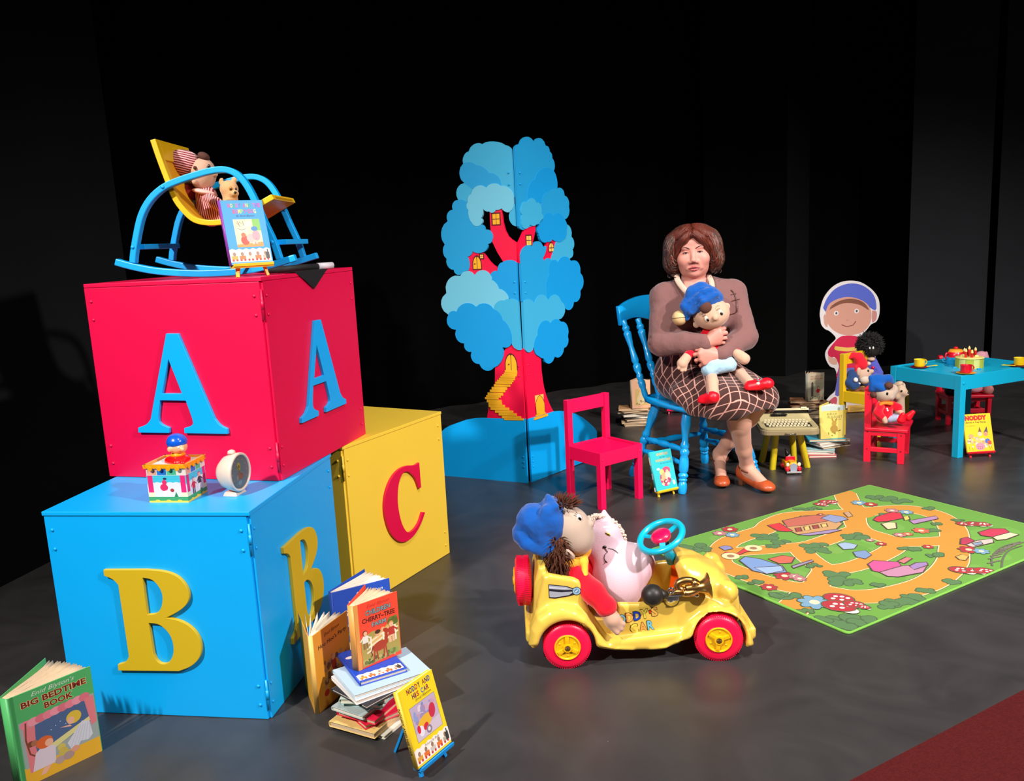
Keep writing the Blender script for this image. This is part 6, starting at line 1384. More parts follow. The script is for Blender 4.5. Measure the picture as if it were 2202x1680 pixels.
def slat_chair(label, m, loc, rz, w=.26, d=.205, h=.418, sh=.192):
    t = thing('child_chair', label, 'chair', (loc[0], loc[1], 0), rz); k = .034; b = .002
    holes = []
    for sx in (-1, 1):
        x = sx*(w/2-.013)
        MB().box((.024, k, h-.017), (x, d/2-k/2, (h-.017)/2)).lathe([(.001, -.012), (k/2, -.012), (k/2, .012), (.001, .012)], T(x, d/2-k/2, h-.017) @ RY(PI/2), 20, False).build('leg', m, t, bevel=b)
        MB().box((.024, k*1.15, sh-.02), (x, -d/2+k/2+.004, (sh-.02)/2), taper=.85).build('leg', m, t, bevel=b)
        MB().box((.018, d-.05, .022), (x, 0, sh-.034)).build('side_rail', m, t, bevel=b); MB().box((.018, d-.05, .024), (x, 0, .070)).build('stretcher', m, t, bevel=b)
        for y, z in ((d/2-k/2, h-.045), (d/2-k/2, sh-.025), (d/2-k/2, .072), (-d/2+k/2+.004, sh-.035), (-d/2+k/2+.004, .070)):
            MB().lathe([(.0045, 0), (.0035, .0012)], T(sx*(w/2-.001), y, z) @ RY(sx*PI/2), 10).build('screw', mat('screw_dark_red', (.45, .02, .08), .5), t)
    MB().box((w+.012, d+.008, .018), (0, -.006, sh-.010)).build('seat', m, t, bevel=.004)
    MB().box((w-.05, .016, .026), (0, -d/2+.03, sh-.034)).build('front_rail', m, t, bevel=b); MB().box((w-.05, .016, .026), (0, -d/2+.032, .085)).build('stretcher', m, t, bevel=b); MB().box((w-.05, .016, .026), (0, d/2-.02, .085)).build('stretcher', m, t, bevel=b)
    MB().box((w-.05, .014, .05), (0, d/2-.016, h-.045)).build('back_rail', m, t, bevel=b); MB().box((w-.05, .014, .04), (0, d/2-.016, sh+.075)).build('back_rail', m, t, bevel=b)
    return t
slat_chair('red slatted child chair holding a doll and a plush puppy', m_redp, (2.045, 4.53), math.radians(59))
slat_chair("red slatted child chair behind the blue children's table", m_redp, (2.85, 5.262), math.radians(-7))
TT = math.radians(23); T0 = np.array([2.387, 4.437]); tx, ty = np.array([math.cos(TT), math.sin(TT)]), np.array([-math.sin(TT), math.cos(TT)])
tc0 = T0+tx*.315+ty*.235
tb_ = thing('child_table', "turquoise blue square-edged children's table with a toy tea set on it", 'table', (*tc0, 0), TT)
w, d, h, k = .63, .47, .45, .040
for sx in (-1, 1):
    for sy in (-1, 1): MB().box((k, k, h), (sx*(w-k)/2, sy*(d-k)/2, h/2)).build('leg', m_tab, tb_, bevel=.002)
    MB().box((w-2*k, .016, .078), (0, sx*(d/2-.009), h-.039)).build('apron', m_tab, tb_, bevel=.0015); MB().box((.016, d-2*k, .078), (sx*(w/2-.009), 0, h-.039)).build('apron', m_tab, tb_, bevel=.0015)
MB().box((w-.036, d-.036, .008), (0, 0, h-.006)).build('tabletop', m_tab, tb_, bevel=.001)
MB().lathe([(.007, 0), (.007, .003), (.004, .004)], T(-w/2+.020, -d/2, h-.04) @ RX(PI/2), 12).build('screw', m_tab, tb_)
# tea set
ZT_ = h-.002+.0003
m_ty, m_tr, m_to, m_tm, m_tb = mat('toy_yellow', (.95, .80, .06), .35), mat('toy_red', (.86, .03, .16), .3, coat=.2), mat('toy_orange', (.93, .62, .18), .4), mat('toy_maroon', (.62, .03, .20), .4), mat('toy_sky', (.10, .62, .85), .35)
CUP = [(.001, .004), (.026, .004), (.028, .008), (.0285, .040), (.030, .044), (.0285, .044), (.027, .040), (.026, .009), (.001, .008)]
def cup(label, p, cm_, group='toy cups on the blue table', ha=0.):
    t = thing('cup', label, 'cup', (p[0], p[1], ZT_+.006), ha, group)
    MB().lathe(CUP, I4, 28, False).build('bowl', cm_, t, angle=50)
    MB().tube([(.027, 0, .036), (.040, 0, .037), (.047, 0, .028), (.045, 0, .017), (.036, 0, .012), (.027, 0, .013)], .0032, 8).build('handle', cm_, t, True); return t
def saucer(label, p, m, group='toy saucers on the blue table'):
    t = tag(MB().lathe([(.001, .002), (.030, .002), (.036, .004), (.047, .009), (.048, .0105), (.046, .0105), (.035, .0065), (.001, .006)], I4, 32, False).build('saucer', m, None, True), label, 'saucer', group); t.location = (p[0], p[1], ZT_-.0015); return t
pc = [G(1977, 790, .452), G(2077, 803, .452), G(2192, 787, .452)]
cup('yellow toy cup at the left end of the blue table', pc[0], m_ty, ha=.2); saucer('maroon toy saucer under the left yellow cup', pc[0], m_tm)
cup('red toy cup at the front corner of the blue table', pc[1], m_tr, ha=.15); saucer('orange toy saucer under the red cup', pc[1], m_to)
cup('yellow toy cup at the right end of the blue table', pc[2], m_ty, ha=.4); saucer('maroon toy saucer under the right yellow cup', pc[2], m_tm)
def spoon(label, p, a, m):
    b = MB().bar([(0, 0, .0), (.05, 0, .002)], .006, .003).ball((.058, 0, .002), (.012, .008, .003), I4, 10, 6)
    o = tag(b.build('spoon', m, None, angle=40), label, 'spoon', 'toy spoons on the blue table'); o.location = (p[0], p[1], ZT_+.010); o.rotation_euler = (0, 0, a); return o
spoon('yellow toy spoon on the left saucer', pc[0]+np.array([.030, -.02, 0]), .15, m_ty); spoon('pale yellow toy spoon on the right saucer', pc[2]+np.array([-.03, -.015, 0]), 2.8, m_ty)
ck_ = G(2084, 788, .452)
cake = thing('toy_cake', 'round pale green striped toy cake with candles on the blue table', 'toy cake', (ck_[0], ck_[1], ZT_), .3)
m_c1, m_c2, m_c3 = mat('cake_pale_green', (.80, .82, .48), .6), mat('cake_green', (.68, .72, .22), .6), mat('cake_icing', (.90, .84, .50), .6)
RC, HC, NS = .072, .052, 12
for k in range(NS):
    a0, a1 = 2*PI*k/NS, 2*PI*(k+1)/NS
    poly = [(0, 0)]+[(RC*math.cos(a), RC*math.sin(a)) for a in np.linspace(a0+.01, a1-.01, 5)]
    MB().prism(poly, HC, I4).build('cake_slice', (m_c1, m_c2)[k % 2], cake)
MB().lathe([(.001, HC+.0015), (RC+.002, HC), (RC+.003, HC+.004), (RC-.004, HC+.007), (.001, HC+.006)], I4, 36, False).build('icing', m_c3, cake, True)
MB().ball((-.03, .02, HC+.010), (.016, .012, .012)).ball((.03, -.02, HC+.008), (.014, .010, .009)).build('cream_swirl', m_c3, cake, True)
m_can, m_fl = mat('candle_red', (.80, .10, .06), .5), mat('candle_flame', (.96, .85, .55), .5)
for x, y, hh in ((-.038, -.010, .034), (-.012, -.028, .026), (.018, .022, .040), (.040, .0, .034), (-.008, .030, .030)):
    c = MB().lathe([(.0068, HC+.004), (.0068, HC+.004+hh)], T(x, y, 0), 12).build('candle', m_can, cake, angle=40)
    MB().lathe([(.001, HC+hh), (.0075, HC+hh+.007), (.006, HC+hh+.015), (.001, HC+hh+.024)], T(x, y, 0), 12, False).build('flame', m_fl, c, True)
MB().bar([(.006, -.01, HC+.004), (.004, -.01, HC+.046)], .014, .006, (0, 1, 0)).build('wafer', m_to, cake, bevel=.001)
tp_ = G(2051, 783, .452)
pot = thing('teapot', 'red toy teapot with a yellow band on the blue table', 'teapot', (tp_[0]+.04, tp_[1]+.06, ZT_), math.radians(10))
MB().lathe([(.001, .0), (.036, .0), (.044, .02), (.046, .045), (.040, .066), (.030, .076)], I4, 28, False).build('body', m_tr, pot, True); MB().lathe([(.040, .066), (.034, .078), (.028, .080), (.001, .082)], I4, 28, False).build('lid', m_to, pot, True); MB().ball((0, 0, .088), (.012, .012, .008)).build('knob', m_tr, pot, True)
MB().tube([(.042, 0, .03), (.060, 0, .042), (.070, 0, .064)], [.012, .009, .007], 10).build('spout', m_tr, pot, True); MB().tube([(-.04, 0, .06), (-.062, 0, .060), (-.068, 0, .040), (-.058, 0, .022), (-.043, 0, .02)], .005, 8).build('handle', m_tr, pot, True)
bc_ = G(2046, 781, .452); q_ = cup('sky blue toy cup beside the striped cake', bc_, m_tb, ha=2.5); q_.location.z = ZT_-.004; q_.scale = (1.0, 1.0, 1.0)
for k, (px, py) in enumerate(((2046, 787), (2053, 790), (2105, 793))):
    p_ = G(px, py, .452); o = tag(MB().box((.022, .009, .006), bev=.001).build('toy_knife', m_tb), ('sky blue toy piece lying left of the cake', 'sky blue toy piece lying in front of the cake', 'sky blue toy piece lying right of the cake')[k], 'toy'); o.location = (p_[0], p_[1], ZT_+.003); o.rotation_euler = (0, 0, .3*k-.4)

# ================================================================== stool, typewriter, tin car
st = thing('stool', 'low yellow stool with round splayed legs carrying the typewriter', 'stool', (1.462, 4.487, 0))
m_sy = mat('stool_yellow', (.86, .78, .12), .4); m_wood = mat('stool_seat_wood', (.70, .55, .34), .55, noise=.1)
for (fx, fy), (ux, uy) in zip(((1.374, 4.404), (1.565, 4.415), (1.366, 4.569), (1.543, 4.564)), ((1.40, 4.43), (1.525, 4.43), (1.40, 4.55), (1.525, 4.55))):
    MB().tube([(fx-1.462, fy-4.487, .0), (fx-1.462, fy-4.487, .001), (ux-1.462, uy-4.487, .198)], [.016, .0175, .0175], 16).build('leg', m_sy, st, angle=50)
MB().lathe([(.001, .195), (.118, .195), (.124, .200), (.124, .209), (.119, .2135), (.001, .2135)], T(0, .0, 0), 36, False).build('seat', m_wood, st, True)
tw = thing('typewriter', 'beige portable typewriter in its open case bottom on the yellow stool', 'typewriter', (1.452, 4.425, .214), math.radians(-9))
m_tw = mat('typewriter_beige', (.70, .65, .47), .4, coat=.1); m_tw2 = mat('typewriter_case', (.58, .52, .38), .5); m_key = mat('key_cream', (.86, .82, .66), .4); m_dk = mat('typewriter_black', (.06, .055, .05), .5)
def rr(w, d, r, n=6):
    out = []
    for cx_, cy_, a in ((w/2-r, -d/2+r, -PI/2), (w/2-r, d/2-r, 0), (-w/2+r, d/2-r, PI/2), (-w/2+r, -d/2+r, PI)):
        for q in np.linspace(0, PI/2, n): out.append((cx_+r*math.cos(a+q), cy_+r*math.sin(a+q)))
    return out
MB().prism(rr(.300, .300, .045), .026).build('case', m_tw2, tw, bevel=.004, seg=3)
MB().prism(rr(.292, .292, .042), .012, T(0, 0, .026), [rr(.245, .12, .02) and [(p[0], p[1]-.055) for p in rr(.235, .115, .015)]]).build('shell', m_tw, tw, bevel=.003)
MB().box((.236, .116, .01), (0, -.055, .028)).build('key_bed', m_dk, tw)
body = MB(); body._add([(-.135, .012, .036), (.135, .012, .036), (.13, .075, .066), (-.13, .075, .066), (-.135, .14, .03), (.135, .14, .03), (.13, .14, .066), (-.13, .14, .066)], [(0, 1, 2, 3), (3, 2, 6, 7), (4, 5, 1, 0), (1, 5, 6, 2), (0, 3, 7, 4), (5, 4, 7, 6)])
body.build('top_plate', m_tw, tw, bevel=.005, seg=3)
keyme = MB().box((.0132, .0112, .007), bev=.0015).mesh('key')
for r_, (y, z, n, x0) in enumerate(((-.005, .050, 12, -.107), (-.030, .045, 13, -.112), (-.055, .040, 12, -.103), (-.080, .036, 12, -.094))):
    for k in range(n): o = put('key', keyme, m_key, tw); o.location = (x0+k*.0178, y, z); o.rotation_euler = (.25, 0, 0)
MB().box((.150, .013, .010), (.004, -.104, .034), bev=.002).build('space_bar', m_tw, tw)
MB().box((.085, .030, .003), (-.028, .062, .066), I4).build('type_basket', m_dk, tw); b = MB()
for k in range(9): b.bar([(-.060+.008*k, .052+.012*abs(k-4)*.3, .069), (-.028+.003*(k-4), .078, .074)], .0022, .0016)
o = b.build('type_bars', m_chrome, tw); o['kind'] = 'stuff'
MB().tube([(-.145, .095, .080), (.125, .095, .080)], .011, 16).build('platen', m_dk, tw, True); MB().box((.275, .006, .010), (-.006, .085, .090), bev=.001).build('paper_bail', m_key, tw); MB().lathe([(.014, 0), (.014, .016)], T(.128, .095, .080) @ RY(PI/2), 16).build('platen_knob', m_dk, tw, angle=40); MB().box((.03, .008, .010), (.105, .082, .098)).build('carriage_lever', m_key, tw, bevel=.001)
MB().tube([(-.025, -.152, .012), (-.025, -.160, .010), (.025, -.160, .010), (.025, -.152, .012)], .003, 8).build('clasp', m_chrome, tw, True)
tcar = thing('tin_car', 'small yellow and red toy car with its driver, under the stool', 'toy car', (1.455, 4.345, 0), math.radians(-3)); tcar.scale = (.9, .9, 1.15)
m_ta = mat('tin_car_amber', (.93, .66, .08), .3, coat=.3); m_grey = mat('grille_grey', (.62, .66, .72), .3, .4)
s = Soft(.003, .006); s.slab([(-.026, .018), (.026, .018), (.024, .046), (.016, .055), (-.016, .055), (-.024, .046)], -.05, .02, .008); s.slab([(-.034, .016), (.034, .016), (.034, .048), (-.034, .048)], .0, .085, .008); s.ell((0, .045, .055), (.024, .025, .022), None, .003, 1); soft_obj('body', s, m_ta, tcar)
s = Soft(.003, .004)
for sx in (-1, 1): s.cap((sx*.034, -.046, .024), (sx*.034, -.012, .020), .0125, .009); s.cap((sx*.036, .045, .022), (sx*.036, .075, .018), .012, .009)
s.slab([(-.030, .048), (.030, .048), (.027, .070), (-.027, .070)], .016, .022, .002); soft_obj('mudguards', s, m_tr, tcar)
MB().prism([(-.018, .010), (.018, .010), (.021, .044), (.0, .052), (-.021, .044)], .006, T(0, -.050, 0) @ RX(PI/2)).build('grille', m_grey, tcar, bevel=.001); MB().box((.084, .008, .008), (0, -.064, .012), bev=.002).build('bumper', mat('bumper_silver', (.8, .8, .78), .25, .6), tcar)
for sx in (-1, 1):
    MB().ball((sx*.033, -.046, .044), (.010, .007, .010)).build('headlamp', m_key, tcar, True)
    for y in (-.036, .052): MB().lathe([(.001, -.006), (.014, -.006), (.014, .006), (.001, .006)], T(sx*.036, y, .0142) @ RY(PI/2), 18, False).build('wheel', m_dk, tcar, angle=40)
MB().ball((-.006, .040, .066), (.014, .013, .014)).build('driver_head', mat('driver_grey', (.62, .60, .60), .5), tcar, True); MB().lathe([(.015, .0), (.012, .012), (.001, .036)], T(-.009, .042, .072) @ RY(-.5), 14).build('driver_hat', m_dk, tcar, True); MB().ball((-.006, .044, .046), (.018, .014, .016)).build('driver_body', m_tr, tcar, True)
# pink easel far behind the chair seat
easel('small pink display easel far behind the turned blue chair', m_pkp, 1.16, 5.93, 0, math.radians(4), .15, .2)

# ================================================================== cut-out standee
YS = 5.74
cw = crop(1620, 580, 3.653)
sd0 = Vector(D(1826, 880, YS)); sd0.z = 0
std = thing('standee', 'white-edged cardboard cut-out of a cartoon child behind the yellow chair', 'standee', tuple(sd0))
m_wht = mat('standee_white', (.93, .90, .90), .6); MS = Matrix(((1, 0, 0, 0), (0, 0, -1, 0), (0, 1, 0, 0), (0, 0, 0, 1)))
def sq(Pp): return [(lambda v: (v.x-sd0.x, max(v.z, 0)))(Vector(D(q[0], q[1], YS))) for q in cw(Pp)]
def smooth2(Pp, n=4): return [(p.x, p.y) for p in bez([(q[0], q[1], 0) for q in list(Pp)+[Pp[0]]], n)][:-1]
outl = [(525,390),(520,345),(533,270),(560,205),(612,142),(680,100),(760,86),(840,98),(910,140),(955,185),(982,235),(990,300),(984,362),(962,408),(922,430),(890,470),(852,512),(850,545),(900,580),(950,650),(955,740),(930,790),(900,860),(905,950),(960,1020),(975,1075),(905,1090),(600,1085),(552,1070),(556,1045),(600,990),(640,950),(655,860),(640,780),(600,760),(570,710),(562,655),(590,600),(640,552),(640,525),(595,482),(560,466),(532,432)]
MB().prism(smooth2(sq(outl), 3), .006, MS).build('board', m_wht, std)
p = Print(6e-6, 1.5e-4)
def pl(Pp, c, sm=True): p.poly(smooth2(sq(Pp), 3) if sm else sq(Pp), c)
pl([(655,545),(700,520),(800,520),(860,560),(900,600),(930,680),(920,760),(880,860),(660,860),(670,760),(640,690),(610,690),(585,670),(590,625)], '#d8244e')
pl([(585,672),(612,690),(650,700),(655,740),(620,745),(590,720)], '#e2b09a')
pl([(670,780),(880,780),(890,960),(850,980),(790,880),(720,960),(640,985)], '#6a6ac0')
pl([(545,300),(575,225),(640,150),(740,110),(840,118),(920,170),(958,240),(955,320),(860,262),(740,215),(640,245),(575,330)], '#5a6ad0')
pl([(548,370),(560,350),(580,400),(578,452),(556,430)], '#d8a592'); pl([(930,320),(965,330),(962,390),(930,412)], '#d08f88')
pl([(565,330),(600,262),(700,218),(800,222),(890,268),(925,340),(910,430),(850,492),(760,515),(680,505),(610,462),(572,400)], '#dca08c')
pl([(590,318),(640,262),(720,232),(800,232),(870,262),(905,318),(850,285),(800,268),(740,262),(690,268),(640,290)], '#8a5540')
for x, y in ((648, 342), (808, 325)):
    a = sq([(x, y)])[0]; p.ell(a[0], a[1], .016, .016, '#efe6e2'); p.ell(a[0]+.001, a[1], .007, .008, '#4a4a5c')
def ln(Pp, w, c): p.line(smooth2(sq(Pp)+[], 1) if False else sq(Pp), w, c)
ln([(600,302),(615,280),(650,272)], .003, '#6a4036'); ln([(785,254),(820,240),(850,268)], .003, '#6a4036'); ln([(690,432),(730,448),(780,436),(803,404)], .005, '#7a2a2c'); ln([(728,395),(745,400)], .004, '#c0806e')
pl([(640,600),(735,612),(830,606),(905,640),(905,668),(830,636),(735,642),(640,630)], '#f0c860')
pl([(560,1060),(630,1000),(655,1015),(640,1065)], '#d05a6a'); 
p.build('standee_print', std, Matrix(((1, 0, 0, 0), (0, 0, -1, -.006), (0, 1, 0, 0), (0, 0, 0, 1))))
bw = MB().box((.23, .10, .006), (.005, -.02, .003)).build('base', mat('standee_base_yellow', (.93, .74, .34), .6), std); q = MB().box((.15, .004, .045), (.03, -.085, .0325), RX(-.0)).build('base_flap', mat('standee_base_yellow', (.93, .74, .34), .6), std)
p = Print(); 
for k in range(3): p.line([(-.03, .028-.009*k), (.092-.02*k, .028-.009*k)], .0022, '#6a5030')
p.build('small_print', std, Matrix(((1, 0, 0, 0), (0, 0, -1, -.0872), (0, 1, 0, .012), (0, 0, 0, 1))))

# ================================================================== soft toys on the chairs
t8 = lambda cx, cy, y: P(cx/8.4+1780, cy/8.4+700, y)
m_navy = mat('navy_cloth', (.06, .22, .42), .9, sheen=.2); m_gskin = mat('gnome_cloth_skin', (.78, .66, .58), .9); m_beard = mat('beard_white', (.80, .74, .68), .95, bump=.4, bscale=200); m_gred = mat('gnome_red_felt', (.90, .02, .16), .9, sheen=.2); m_gbrown = mat('gnome_brown', (.45, .26, .18), .9)
y0 = 5.10
g1 = thing('gnome_doll', 'bearded gnome doll with curved red felt hat and blue jacket on the yellow chair', 'doll', tuple(t8(480, 1180, y0))); Wg = lambda o: world_child(o, g1)
u8 = 5.1/(1829*8.4)*1.02
s = Soft(.004, .012); s.ell(t8(650, 880, y0), (130*u8, .035, 150*u8)); s.ell(t8(790, 830, y0-.01), (45*u8, .014, 40*u8), None, .005); s.ell(t8(560, 830, y0-.02), (40*u8, .012, 85*u8), None, .006); Wg(soft_obj('head', s, m_gskin, g1))
s = Soft(.004, .010); s.ell(t8(665, 970, y0-.012), (95*u8, .03, 90*u8)); s.ell(t8(735, 690, y0-.015), (40*u8, .02, 40*u8), None, .004); Wg(soft_obj('beard', s, m_beard, g1))
s = Soft(.004, .012); s.ell(t8(610, 700, y0+.005), (105*u8, .042, 120*u8)); s.chain([t8(600, 680, y0), t8(560, 580, y0), t8(470, 540, y0), t8(360, 600, y0)], [100*u8, 85*u8, 52*u8, 14*u8]); s.cap(t8(520, 760, y0-.01), t8(510, 870, y0-.01), 40*u8, 16*u8); Wg(soft_obj('hat', s, m_gred, g1))
s = Soft(.0045, .012); s.ell(t8(440, 1000, y0), (120*u8, .05, 170*u8)); s.chain([t8(440, 860, y0), t8(380, 1030, y0-.03), t8(470, 1110, y0-.05), t8(540, 1080, y0-.06)], [70*u8, 65*u8, 55*u8, 45*u8]); Wg(soft_obj('jacket', s, m_navy, g1))
s = Soft(.004, .008); s.ell(t8(505, 985, y0-.055), (40*u8, .016, 45*u8)); s.ell(t8(570, 1050, y0-.06), (22*u8, .01, 22*u8)); Wg(soft_obj('button', s, m_wht, g1)); s = Soft(.004, .01); s.cap(t8(560, 1140, y0-.04), t8(640, 1150, y0-.06), 45*u8, 45*u8); s.cap(t8(440, 1150, y0-.03), t8(520, 1180, y0-.05), 40*u8, 30*u8); Wg(soft_obj('legs', s, m_gbrown, g1))
Wg(MB().ball(tuple(t8(730, 820, y0-.030)), (.006, .004, .008), I4, 8, 6).build('eye', m_eye_b, g1, True))
y1 = 5.22; m_fluff = mat('black_fluff', (.13, .125, .125), .9, noise=.3, scale=80)
f1 = thing('fluffy_doll', 'fluffy black-haired soft doll in a violet blue jacket at the back of the yellow chair', 'doll', tuple(t8(760, 1160, y1))); Wf = lambda o: world_child(o, f1)
v8 = 5.22/(1829*8.4)*1.02
s = Soft(.005, .015); s.ell(t8(760, 380, y1), (175*v8, .085, 200*v8)); Wf(soft_obj('head', s, m_fluff, f1))
hc_ = t8(755, 350, y1); Wf(fur('hair', ell_pts(hc_, (178*v8, .088, 185*v8), lambda v: v.z > -.75 and not (v.y < -.3 and v.x > -.35 and v.x < .55 and v.z < -.05)), m_fluff, f1, 900, .026, .0030, 5, (0, 0, -.1), 1.0))
for x_ in (760, 822): Wf(MB().ball(tuple(t8(x_, 405, y1-.084)), (.006, .004, .009), I4, 10, 6).build('eye', m_eye_w, f1, True))
s = Soft(.005, .015); s.cap(t8(760, 640, y1), t8(760, 1000, y1), 110*v8, 190*v8); s.cap(t8(830, 680, y1-.02), t8(940, 860, y1-.04), 70*v8, 60*v8); s.cap(t8(640, 760, y1-.0), t8(560, 980, y1-.02), 70*v8, 60*v8); Wf(soft_obj('jacket', s, mat('violet_blue_cloth', (.30, .33, .72), .9, sheen=.2), f1))
s = Soft(.004, .008); s.ell(t8(760, 600, y1-.01), (75*v8, .05, 50*v8)); Wf(soft_obj('collar', s, m_gskin, f1)); Wf(MB().ball(tuple(t8(815, 765, y1-.075)), 30*v8, I4, 12, 8).build('button', m_pk, f1, True))
# doll and puppy on the red chair
t5_ = lambda cx, cy, y: P(cx/5.218+1780, cy/5.218+700, y); y2 = 4.46; u5 = 4.46/(1829*5.218)*1.02
d3 = thing('rag_doll', 'small rag doll in blue cap and red jersey sitting on the front red chair', 'doll', tuple(t5_(660, 1080, y2))); Wd = lambda o: world_child(o, d3)
s = Soft(.0045, .015); s.ell(t5_(640, 765, y2), (118*u5, .056, 98*u5)); s.ell(t5_(705, 805, y2-.04), (34*u5, .016, 30*u5), None, .006); s.ell(t5_(735, 720, y2), (50*u5, .03, 60*u5)); Wd(soft_obj('head', s, m_dskin, d3))
s = Soft(.0045, .014); s.ell(t5_(570, 690, y2+.01), (108*u5, .058, 66*u5), RY(.45)); s.chain([t5_(490, 590, y2+.01), t5_(560, 610, y2+.01), t5_(680, 600, y2+.01), t5_(720, 640, y2+.01)], [34*u5, 62*u5, 45*u5, 26*u5]); s.cap(t5_(500, 640, y2), t5_(500, 710, y2), 30*u5, 40*u5); Wd(soft_obj('cap', s, m_dblue, d3))
s = Soft(.004, .008); s.ell(t5_(684, 676, y2-.042), (46*u5, .024, 40*u5)); Wd(soft_obj('hair', s, m_tuft, d3)); s = Soft(.004, .008); s.ell(t5_(505, 775, y2+.0), (34*u5, .03, 40*u5)); Wd(soft_obj('hair', s, m_tuft, d3))
Wd(MB().ball(tuple(t5_(668, 770, y2-.052)), (.007, .004, .011), I4, 10, 6).build('eye', m_eye_b, d3, True)); Wd(MB().ball(tuple(t5_(742, 755, y2-.030)), (.004, .004, .009), I4, 10, 6).build('eye', m_eye_b, d3, True))
s = Soft(.0045, .015); s.cap(t5_(650, 900, y2), t5_(630, 1010, y2), 75*u5, 92*u5); s.chain([t5_(590, 900, y2-.03), t5_(560, 980, y2-.05), t5_(620, 1040, y2-.06)], [45*u5, 42*u5, 36*u5]); s.chain([t5_(730, 890, y2+.0), t5_(790, 920, y2-.02), t5_(800, 950, y2-.03)], [42*u5, 36*u5, 30*u5]); Wd(soft_obj('jersey', s, m_dred, d3))
s = Soft(.004, .008); s.ell(t5_(655, 870, y2-.035), (85*u5, .02, 18*u5)); s.cap(t5_(610, 880, y2-.045), t5_(580, 905, y2-.045), 16*u5, 12*u5); s.cap(t5_(690, 880, y2-.05), t5_(715, 885, y2-.045), 16*u5, 16*u5); Wd(soft_obj('scarf', s, mat('orange_scarf', (.93, .46, .10), .85), d3))
s = Soft(.004, .008); s.cap(t5_(630, 1045, y2-.065), t5_(645, 1080, y2-.07), 32*u5, 26*u5); s.cap(t5_(795, 960, y2-.03), t5_(830, 985, y2-.05), 28*u5, 26*u5); Wd(soft_obj('hand', s, m_dskin2, d3))
s = Soft(.0045, .012); s.cap(t5_(660, 1060, y2-.02), t5_(790, 1040, y2-.06), 42*u5, 40*u5); s.cap(t5_(700, 1030, y2+.0), t5_(820, 1020, y2-.02), 40*u5, 36*u5); Wd(soft_obj('trousers', s, mat('pale_jeans', (.62, .68, .78), .9), d3))
s = Soft(.0045, .010); s.cap(t5_(825, 1055, y2-.075), t5_(845, 1000, y2-.085), 48*u5, 26*u5); s.cap(t5_(900, 1030, y2-.035), t5_(955, 975, y2-.05), 44*u5, 26*u5); Wd(soft_obj('shoe', s, m_dshoe, d3))
bt = MB().ball(tuple(t5_(665, 935, y2-.062)), .005, I4, 8, 6).ball(tuple(t5_(672, 955, y2-.064)), .005, I4, 8, 6).build('buttons', m_wht, d3, True); Wd(bt); bt['kind'] = 'stuff'
y3 = 4.56; u3 = 4.56/(1829*5.218)*1.02; m_pup = mat('puppy_plush', (.72, .62, .52), .95, sheen=.3, bump=.5, bscale=250)
pu = thing('plush_puppy', 'fawn plush puppy with floppy ears leaning behind the doll on the front red chair', 'soft toy', tuple(t5_(800, 1000, y3))); Wp = lambda o: world_child(o, pu)
s = Soft(.004, .014); s.ell(t5_(810, 735, y3), (70*u3, .042, 70*u3)); s.cap(t5_(840, 760, y3-.01), t5_(885, 765, y3-.02), 42*u3, 26*u3); s.ell(t5_(790, 655, y3), (55*u3, .02, 24*u3), RY(-.3), .006); s.ell(t5_(845, 680, y3+.02), (22*u3, .02, 40*u3), None, .006); s.cap(t5_(800, 820, y3), t5_(800, 980, y3), 58*u3, 62*u3); s.ell(t5_(770, 800, y3-.02), (36*u3, .02, 40*u3)); Wp(soft_obj('body', s, m_pup, pu)); Wp(MB().ball(tuple(t5_(900, 755, y3-.03)), .007, I4, 10, 8).build('nose', m_eye_b, pu, True)); Wp(MB().ball(tuple(t5_(830, 735, y3-.042)), (.005, .003, .006), I4, 8, 6).build('eye', m_eye_b, pu, True))
# toy on the far red chair
y4 = 5.24; pg = thing('plush_toy', 'pink and dark plush toy on the far red chair, mostly hidden by the table', 'soft toy', tuple(P(2100, 838, y4)))
s = Soft(.006, .015); s.ell(P(2106, 800, y4+.02), (.075, .06, .085)); s.ell(P(2110, 772, y4+.03), (.045, .04, .05)); s.ell(P(2121, 761, y4+.03), (.010, .010, .016), None, .005); s.ell(P(2095, 835, y4-.04), (.05, .04, .03)); world_child(soft_obj('body', s, mat('rose_plush', (.86, .60, .66), .9), pg), pg)
s = Soft(.005, .01); s.ell(P(2125, 838, y4-.07), (.032, .028, .032)); world_child(soft_obj('foot', s, mat('striped_foot', (.80, .50, .48), .8, noise=.4, scale=60), pg), pg)
s = Soft(.005, .01); s.cap(P(2060, 842, y4-.05), P(2040, 840, y4-.02), .028, .026); world_child(soft_obj('sleeve', s, m_dk, pg), pg)

